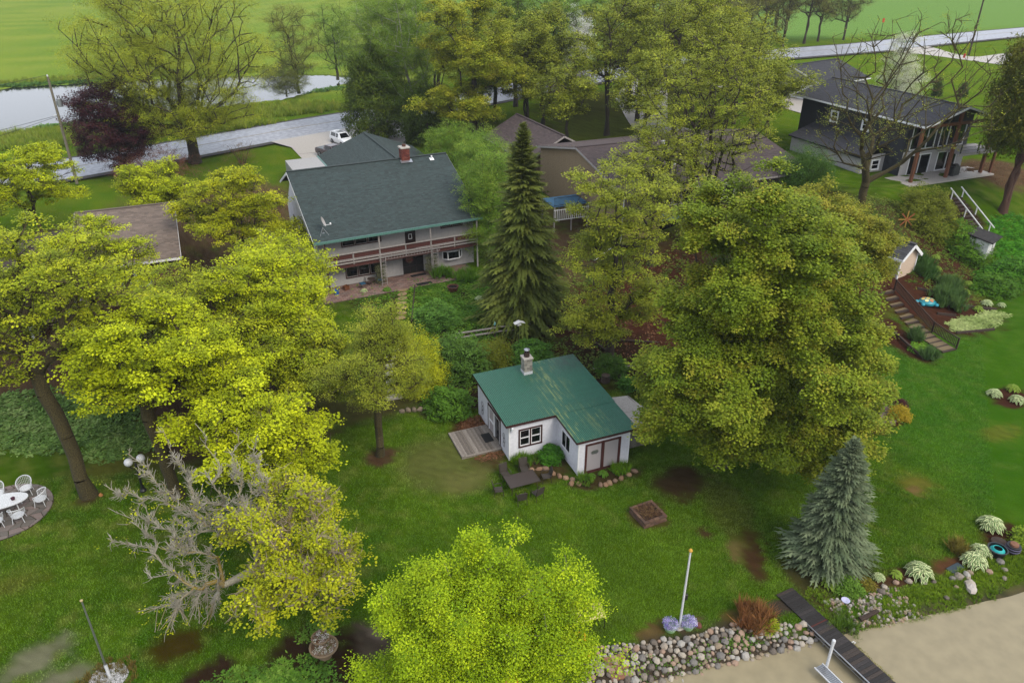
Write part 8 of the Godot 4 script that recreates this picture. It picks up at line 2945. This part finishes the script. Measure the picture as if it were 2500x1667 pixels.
	bush("lilac_shrub", "green leafy shrub right of the wooden platform's far corner", 12.7, 43.6, 1.7, 1.5, "herb", 700, 0.9, [lc(0.22, 0.36, 0.09), lc(0.33, 0.47, 0.12)], 151)
	bush("lilac_shrub", "tall yellow leafed shrub behind the small lawn tree", 11.6, 46.8, 2.0, 4.6, "fine", 1700, 0.85, gold, 152)
	bush("lilac_shrub", "green shrub on the slope right of the yellow shrub", 15.0, 48.2, 2.6, 2.6, "herb", 1500, 0.85, [lc(0.22, 0.34, 0.11), lc(0.33, 0.45, 0.16)], 153)
	bush("lilac_shrub", "mossy yellow green shrub on the slope behind the cottage's left end", 18.1, 48.6, 1.6, 1.5, "fine", 800, 0.8, [lc(0.3, 0.35, 0.08), lc(0.42, 0.44, 0.1)], 154)
	bush("lilac_shrub", "green shrub below the bird feeder", 20.9, 47.6, 1.7, 1.4, "herb", 700, 0.85, [lc(0.2, 0.35, 0.1), lc(0.3, 0.45, 0.14)], 155)
	bush("lilac_shrub", "green shrub at the garden's left, beside the timber edging", 15.4, 55.6, 1.9, 1.6, "herb", 900, 0.85, [lc(0.22, 0.38, 0.12), lc(0.34, 0.48, 0.17)], 156)
	bush("fern_clump", "tall fern clump at the house patio right of the mats", 18.9, 64.6, 0.9, 0.6, "reed", 70, 0.8, [lc(0.24, 0.4, 0.08), lc(0.36, 0.5, 0.12)], 157)
	bush("fern_clump", "low fern clump in the garden before the bowl", 20.8, 63.4, 1.3, 0.5, "reed", 100, 0.7, [lc(0.26, 0.42, 0.08), lc(0.38, 0.52, 0.12)], 158)
	bush("climbing_vine", "grey green vine on the left balcony trellis", 13.1, 65.3, 0.5, 2.8, "small", 210, 0.9, [lc(0.34, 0.36, 0.24), lc(0.42, 0.42, 0.3)], 159, "vines on the house trellises")
	bush("climbing_vine", "grey green vine on the right balcony trellis", 18.2, 65.7, 0.55, 2.9, "small", 230, 0.9, [lc(0.34, 0.36, 0.24), lc(0.42, 0.42, 0.3)], 160, "vines on the house trellises")
	bush("round_shrub", "bright green shrub against the cottage's front corner below the side window", 17.2, 35.7, 0.75, 0.85, "herb", 300, 0.65, [lc(0.16, 0.34, 0.06), lc(0.27, 0.46, 0.1)], 161)
	bush("fern_clump", "fern clump at the cottage's left front corner", 15.1, 36.1, 0.5, 0.4, "reed", 40, 0.5, [lc(0.3, 0.44, 0.08), lc(0.4, 0.52, 0.12)], 162)
	bush("fern_clump", "fern clump under the cottage's white framed windows", 16.0, 35.9, 0.7, 0.3, "reed", 40, 0.45, [lc(0.26, 0.42, 0.1), lc(0.38, 0.5, 0.14)], 163)
	bush("fern_clump", "fern clump at the front corner of the cottage by the edging stones", 18.1, 32.9, 0.55, 0.3, "reed", 40, 0.45, [lc(0.28, 0.44, 0.1), lc(0.4, 0.52, 0.14)], 164)
	bush("fern_clump", "bright ferns right below the cottage's wide brown framed window", 20.7, 32.9, 0.7, 0.3, "reed", 45, 0.5, [lc(0.34, 0.5, 0.1), lc(0.44, 0.58, 0.12)], 165)
	bush("ornamental_grass", "rust red dry ornamental grass clump above the riprap near the dock", 21.1, 20.2, 0.85, 0.6, "reed", 100, 0.75, [lc(0.44, 0.28, 0.17), lc(0.58, 0.42, 0.26)], 166)
	bush("ornamental_grass", "yellow green sprig in front of the rust red grass clump", 21.6, 19.6, 0.45, 0.5, "herb", 70, 0.6, [lc(0.45, 0.5, 0.08), lc(0.55, 0.6, 0.12)], 167)
	bush("ornamental_grass", "green grass clump right of the dock at the water", 25.0, 18.2, 0.75, 0.15, "reed", 60, 0.5, [lc(0.3, 0.42, 0.12), lc(0.4, 0.5, 0.18)], 168)
	bush("round_shrub", "golden yellow round shrub beside the round paver patio", 41.9, 31.0, 0.72, 0.75, "small", 620, 0.85, [lc(0.52, 0.5, 0.08), lc(0.66, 0.55, 0.14)], 169)
	bush("round_shrub", "dark burgundy shrub at the round paver patio's right", 42.8, 32.0, 0.62, 0.7, "small", 420, 0.85, [lc(0.2, 0.1, 0.1), lc(0.3, 0.16, 0.14)], 170)
	bush("round_shrub", "small golden shrub at the round paver patio's near left", 38.5, 31.1, 0.5, 0.45, "small", 300, 0.8, [lc(0.5, 0.5, 0.08), lc(0.62, 0.56, 0.12)], 171)
	bush("shore_shrub", "light green round shrub at the shore beside the striped hosta", 26.9, 20.0, 0.75, 0.65, "herb", 330, 0.6, [lc(0.28, 0.42, 0.12), lc(0.4, 0.52, 0.18)], 172)
	bush("shore_shrub", "reddish and green low shrub right of the shore shrub", 27.9, 19.9, 0.5, 0.4, "small", 240, 0.8, [lc(0.36, 0.4, 0.1), lc(0.5, 0.42, 0.16)], 173)
	bush("shore_shrub", "bronze grass tuft behind the second striped hosta", 34.6, 19.9, 0.5, 0.5, "reed", 60, 0.55, [lc(0.44, 0.42, 0.16), lc(0.5, 0.44, 0.22)], 174)
	bush("shore_shrub", "bright green bush at the right frame edge by the pots", 38.9, 18.8, 0.9, 0.7, "herb", 380, 0.7, [lc(0.36, 0.48, 0.08), lc(0.48, 0.56, 0.14)], 175)
	bush("lily_clump", "grey green daylily clump right of the garden stair, the lower one", 59.0, 42.2, 1.3, 0.95, "reed", 190, 0.85, [lc(0.26, 0.38, 0.18), lc(0.36, 0.46, 0.24)], 176, "daylily clumps of the right terrace")
	bush("lily_clump", "grey green daylily clump on the terrace behind the lower one", 61.0, 43.6, 1.3, 0.85, "reed", 170, 0.85, [lc(0.26, 0.38, 0.18), lc(0.36, 0.46, 0.24)], 177, "daylily clumps of the right terrace")
	bush("lily_clump", "daylily clump beside the playhouse's right wall", 60.0, 46.2, 1.3, 0.9, "reed", 170, 0.85, [lc(0.22, 0.36, 0.16), lc(0.32, 0.44, 0.2)], 178, "daylily clumps of the right terrace")
	bush("lily_clump", "daylily tuft at the foot of the garden stair's left bed", 50.6, 36.4, 0.6, 0.6, "reed", 70, 0.7, [lc(0.26, 0.38, 0.2), lc(0.36, 0.46, 0.26)], 179, "daylily clumps of the right terrace")
	bush("lily_clump", "daylily tuft along the garden stair's left side", 51.9, 39.0, 0.6, 0.6, "reed", 80, 0.7, [lc(0.26, 0.38, 0.2), lc(0.38, 0.48, 0.26)], 180, "daylily clumps of the right terrace")
	bush("round_shrub", "bright green low shrub in the bed left of the garden stair", 50.9, 37.6, 0.75, 0.4, "herb", 200, 0.7, [lc(0.3, 0.48, 0.1), lc(0.42, 0.56, 0.14)], 181)
	bush("slope_shrub", "dark green shrub on the mulch left of the low shed", 26.2, 41.4, 0.8, 0.9, "herb", 300, 0.7, [lc(0.2, 0.36, 0.1), lc(0.3, 0.46, 0.14)], 182)
	bush("slope_shrub", "green shrub beside the maple trunk on the mulch", 26.0, 44.0, 1.3, 1.1, "herb", 480, 0.8, [lc(0.2, 0.34, 0.1), lc(0.32, 0.44, 0.14)], 183)
	# --- hostas
	CL["hosta_white"] = hosta_mesh(1, 110, lc(0.74, 0.77, 0.58), lc(0.30, 0.42, 0.22))
	CL["hosta_green"] = hosta_mesh(2, 80, lc(0.34, 0.48, 0.16), lc(0.28, 0.42, 0.13))
	CL["hosta_lime"] = hosta_mesh(3, 80, lc(0.5, 0.58, 0.22), lc(0.4, 0.5, 0.18))
	for q in [[31.2, 19.4, 1.05, "hosta_white", "big white edged hosta in the shore bed, left of the slate slab"], [34.6, 18.9, 1.0, "hosta_white", "big white edged hosta in the shore bed, right of the slate slab"], [35.6, 19.3, 0.85, "hosta_white", "white edged hosta in front of the hose pot"], [38.0, 20.6, 1.05, "hosta_white", "big white edged hosta at the right frame edge behind the pots"], [29.0, 20.0, 0.5, "hosta_white", "small white edged hosta alone at the shore bed's left end"], [26.3, 20.6, 0.75, "hosta_lime", "lime green hosta at the shore nearest the dock"], [30.0, 19.8, 0.5, "hosta_lime", "small lime hosta left of the big striped hosta"], [50.6, 30.5, 0.8, "hosta_white", "white edged hosta of the island bed, the left one"], [51.4, 29.3, 0.8, "hosta_white", "white edged hosta of the island bed, the near one"], [52.5, 30.5, 0.75, "hosta_lime", "hosta of the island bed, the far right one"], [26.2, 22.3, 0.5, "hosta_green", "green hosta at the blue spruce's left foot"], [27.4, 20.9, 0.5, "hosta_green", "green hosta at the blue spruce's near foot"], [28.4, 21.2, 0.45, "hosta_lime", "small hosta at the blue spruce's right foot"], [61.6, 41.0, 0.7, "hosta_lime", "lime hosta on the right terrace above the pale ground cover"], [63.4, 41.6, 0.75, "hosta_white", "pale hosta at the terrace's right corner by the lawn"], [62.6, 43.4, 0.7, "hosta_lime", "lime hosta in the terrace's middle"], [61.8, 46.2, 0.7, "hosta_lime", "lime hosta above the daylilies"], [64.2, 44.4, 0.6, "hosta_lime", "lime hosta near the green thicket"], [63.0, 47.6, 0.65, "hosta_lime", "lime hosta below the yellow green thicket"], [61.0, 48.6, 0.6, "hosta_lime", "lime hosta behind the playhouse gable"], [64.6, 41.0, 0.55, "hosta_white", "small pale hosta at the edge of the right lawn"], [29.8, 44.9, 0.42, "hosta_green", "small round green plant on the mulch, the left of two"], [30.6, 44.9, 0.42, "hosta_green", "small round green plant on the mulch, the right of two"], [30.6, 42.8, 0.55, "hosta_white", "pale hosta on the mulch by the big maple's crown"], [19.5, 33.0, 0.5, "hosta_green", "hosta under the cottage's wide window, the left one"], [18.7, 33.05, 0.45, "hosta_green", "hosta at the left end of the cottage's wide window bed"], [11.2, 64.0, 0.5, "hosta_white", "pale hosta at the patio's left edge"], [13.2, 63.4, 0.6, "hosta_green", "grey green hosta at the patio edge beside the tan stones"], [20.4, 58.4, 0.6, "hosta_white", "pale leafy plant in the garden below the bowl"]]:
		hosta(q[0], q[1], q[2], q[3], q[4])
	# --- what nobody could count
	lawn_grass()
	scatter("hosta_bed", "dense pale green bed of hostas below the left maples", "plants", "herb", [[-12.0, 51.6, 4.6, 3.4, 1900], [-8.4, 47.8, 2.4, 1.8, 600], [-15.6, 54.4, 3.0, 2.0, 600]], 1.15, [lc(0.25, 0.36, 0.14), lc(0.36, 0.48, 0.2), lc(0.5, 0.58, 0.32)], 301)
	scatter("garden_weeds", "low green weeds covering the garden below the house", "weeds", "herb", [[18.4, 60.0, 4.8, 5.6, 2600], [17.4, 53.4, 4.4, 3.4, 1100], [12.0, 62.0, 2.6, 3.6, 420], [21.5, 56.0, 2.5, 3.0, 500]], 0.72, [lc(0.2, 0.34, 0.08), lc(0.3, 0.45, 0.1), lc(0.42, 0.52, 0.16)], 302)
	scatter("slope_weeds", "mixed low growth on the slopes behind the cottage", "weeds", "herb", [[17.0, 47.4, 5.0, 2.4, 800], [24.0, 46.6, 3.4, 3.4, 350], [34.0, 56.0, 6.0, 4.0, 500], [30.0, 60.0, 4.0, 6.0, 400], [62.0, 47.0, 5.0, 4.6, 900], [60.0, 54.0, 5.0, 3.0, 600]], 0.8, [lc(0.22, 0.3, 0.09), lc(0.34, 0.42, 0.12), lc(0.44, 0.47, 0.18)], 303)
	scatter("pale_ground_cover", "pale variegated ground cover at the foot of the right terrace", "plants", "herb", [[59.2, 39.4, 2.7, 1.15, 900], [62.2, 39.9, 1.4, 0.8, 300]], 0.8, [lc(0.42, 0.5, 0.24), lc(0.58, 0.64, 0.38), lc(0.66, 0.7, 0.46)], 304)
	scatter("hill_ground_cover", "bright green ground cover on the hillside at the right edge", "plants", "herb", [[77.0, 49.4, 4.0, 2.6, 1500], [73.5, 47.6, 2.6, 1.6, 500]], 1.0, [lc(0.2, 0.42, 0.06), lc(0.3, 0.54, 0.08)], 305)
	scatter("shore_grass", "rough bright grass along the right shore", "grass", "tuft", [[32.5, 17.9, 5.5, 1.0, 1500], [28.0, 18.2, 2.4, 0.6, 260], [37.0, 18.2, 2.5, 1.4, 500], [25.2, 19.6, 0.8, 1.4, 160]], 0.42, [lc(0.36, 0.48, 0.10), lc(0.50, 0.60, 0.15)], 306)
	scatter("riprap_weeds", "green weeds growing between the riprap stones", "weeds", "small", [[17.4, 19.4, 2.2, 0.5, 90], [20.4, 19.4, 1.4, 0.5, 90], [14.6, 19.9, 1.4, 0.5, 60], [22.0, 19.2, 0.8, 0.4, 60]], 0.85, [lc(0.24, 0.38, 0.1), lc(0.36, 0.48, 0.14)], 307)
	scatter("lower_left_plants", "mixed leafy garden plants at the bottom left under the twiggy tree", "plants", "herb", [[-3.0, 25.0, 3.2, 1.8, 900], [-0.6, 24.6, 2.0, 2.0, 500], [1.0, 27.6, 1.0, 0.7, 130]], 0.7, [lc(0.2, 0.32, 0.08), lc(0.3, 0.44, 0.12), lc(0.42, 0.52, 0.2)], 308)
	scatter("verge_grass", "tall rough grass between the road and the pond", "grass", "reed", [[-14.0, 137.0, 26.0, 6.0, 2600], [-24.0, 142.0, 14.0, 5.0, 1200], [14.0, 149.0, 12.0, 6.0, 1200], [-24.0, 202.0, 24.0, 3.0, 900], [10.0, 200.0, 20.0, 4.0, 500]], 1.0, [lc(0.36, 0.44, 0.12), lc(0.46, 0.54, 0.16), lc(0.56, 0.56, 0.24)], 309)
	scatter("pond_reeds", "dark green growth along the pond's banks", "reeds", "herb", [[-38.0, 145.0, 12.0, 2.0, 500], [-22.0, 151.0, 8.0, 1.8, 400], [-32.0, 199.0, 18.0, 1.6, 700], [0.0, 200.0, 18.0, 2.0, 400], [24.0, 168.0, 6.0, 3.0, 260]], 2.2, [lc(0.2, 0.34, 0.1), lc(0.32, 0.46, 0.14)], 310)
	scatter("fallen_leaves", "brown fallen leaves heaped by the platform and under the trees", "leaves", "herb", [[13.9, 41.2, 1.1, 0.9, 420], [13.6, 37.4, 1.0, 0.35, 90], [31.0, 49.0, 6.0, 6.0, 900], [40.0, 53.0, 6.0, 5.0, 600], [-8.0, 62.0, 10.0, 8.0, 900], [83.0, 58.5, 4.0, 3.5, 300]], 0.5, [lc(0.32, 0.2, 0.13), lc(0.42, 0.28, 0.19), lc(0.5, 0.38, 0.28)], 311, 0.7)


func lawn_grass() -> void:
	# short blades over the mown lawn, where grass grows; takes the colour of the turf it stands in
	var r := RandomNumberGenerator.new()
	r.seed = 404
	var mb := MB.new()
	for k in 12:
		var g := r.randf() * TAU
		var p := Vector3(r.randf_range(-0.13, 0.13), -0.01, r.randf_range(-0.13, 0.13))
		var h := r.randf_range(0.05, 0.1)
		var s := Vector3(-sin(g), 0, cos(g)) * 0.012
		mb.tri(p - s, p + s, p + Vector3(cos(g) * h * 0.8, h, sin(g) * h * 0.8))
	var xf := []
	var cs := PackedColorArray()
	for k in 90000:
		var b := 18.5 + 27.0 * pow(r.randf(), 1.3)
		var a := r.randf_range(-17.0 + (b - 19.0) * -0.05, 24.0 + (b - 18.5) * 1.15 + 12.0)
		if b < lin(a, SHORE) + 1.0 or (a > 14.4 and a < 21.8 and b > 33.4 and b < 42.6) or (a > 11.8 and a < 14.7 and b > 37.6 and b < 40.8):
			continue
		var c := land_col(a, b)
		if c.g < c.r * 1.25:
			continue
		xf.append(Transform3D(Basis(Vector3.UP, r.randf() * TAU).scaled(Vector3.ONE * r.randf_range(0.7, 1.3)), on(a, b, 0.03 * fine.get_noise_2d(a * 2.0, b * 2.0))))
		cs.append(c * r.randf_range(0.75, 1.25))
	var o := swarm(self, "lawn_grass", mb.mesh(), M.leaf, xf, cs)
	o.set_meta("kind", "stuff")
	tag(o, "short mown grass of the lawns around the cottage", "grass")


func _ready() -> void:
	rng.seed = 5
	wob.seed = 3
	wob.frequency = 0.06
	fine.seed = 8
	fine.frequency = 0.22
	# camera: a drone 30 m up over the water, looking across the lots
	var cam := Camera3D.new()
	cam.name = "camera"
	cam.position = Vector3(0, 30, 0)
	cam.rotation_degrees = Vector3(-28.2, -22.0, 0)
	cam.keep_aspect = Camera3D.KEEP_HEIGHT
	cam.fov = rad_to_deg(2.0 * atan(833.5 / 1850.0))
	cam.far = 4000.0
	add_child(cam)
	cam.current = true
	# overcast sky, hazy air
	var we := WorldEnvironment.new()
	we.name = "world"
	var env := Environment.new()
	env.background_mode = Environment.BG_SKY
	var sm_ := ProceduralSkyMaterial.new()
	sm_.sky_top_color = Color(0.80, 0.83, 0.88)
	sm_.sky_horizon_color = Color(0.86, 0.88, 0.91)
	sm_.sky_curve = 0.2
	sm_.ground_bottom_color = Color(0.3, 0.32, 0.25)
	sm_.ground_horizon_color = Color(0.7, 0.72, 0.72)
	sm_.energy_multiplier = 1.0
	var sky := Sky.new()
	sky.sky_material = sm_
	env.sky = sky
	env.tonemap_mode = Environment.TONE_MAPPER_LINEAR
	env.tonemap_exposure = 2.0
	env.fog_enabled = true
	env.fog_light_color = Color(0.86, 0.89, 0.93)
	env.fog_density = 0.00016
	env.sdfgi_enabled = true
	env.ssao_enabled = true
	env.ssil_enabled = true
	we.environment = env
	add_child(we)
	var sun := DirectionalLight3D.new()
	sun.name = "sun"
	sun.light_energy = 0.5
	sun.light_color = Color(1.0, 0.97, 0.92)
	sun.light_angular_distance = 30.0
	sun.shadow_enabled = true
	sun.rotation_degrees = Vector3(-46, 22, 0)
	add_child(sun)
	materials()
	clumps()
	land()
	roads_and_water()
	main_house()
	garage()
	cottage()
	lean_to()
	right_house()
	middle_house()
	left_house()
	small_buildings()
	woods()
	vehicles()
	poles()
	lamp_post()
	flagpoles()
	stones()
	dock()
	firepit_planter()
	furniture()
	garden()
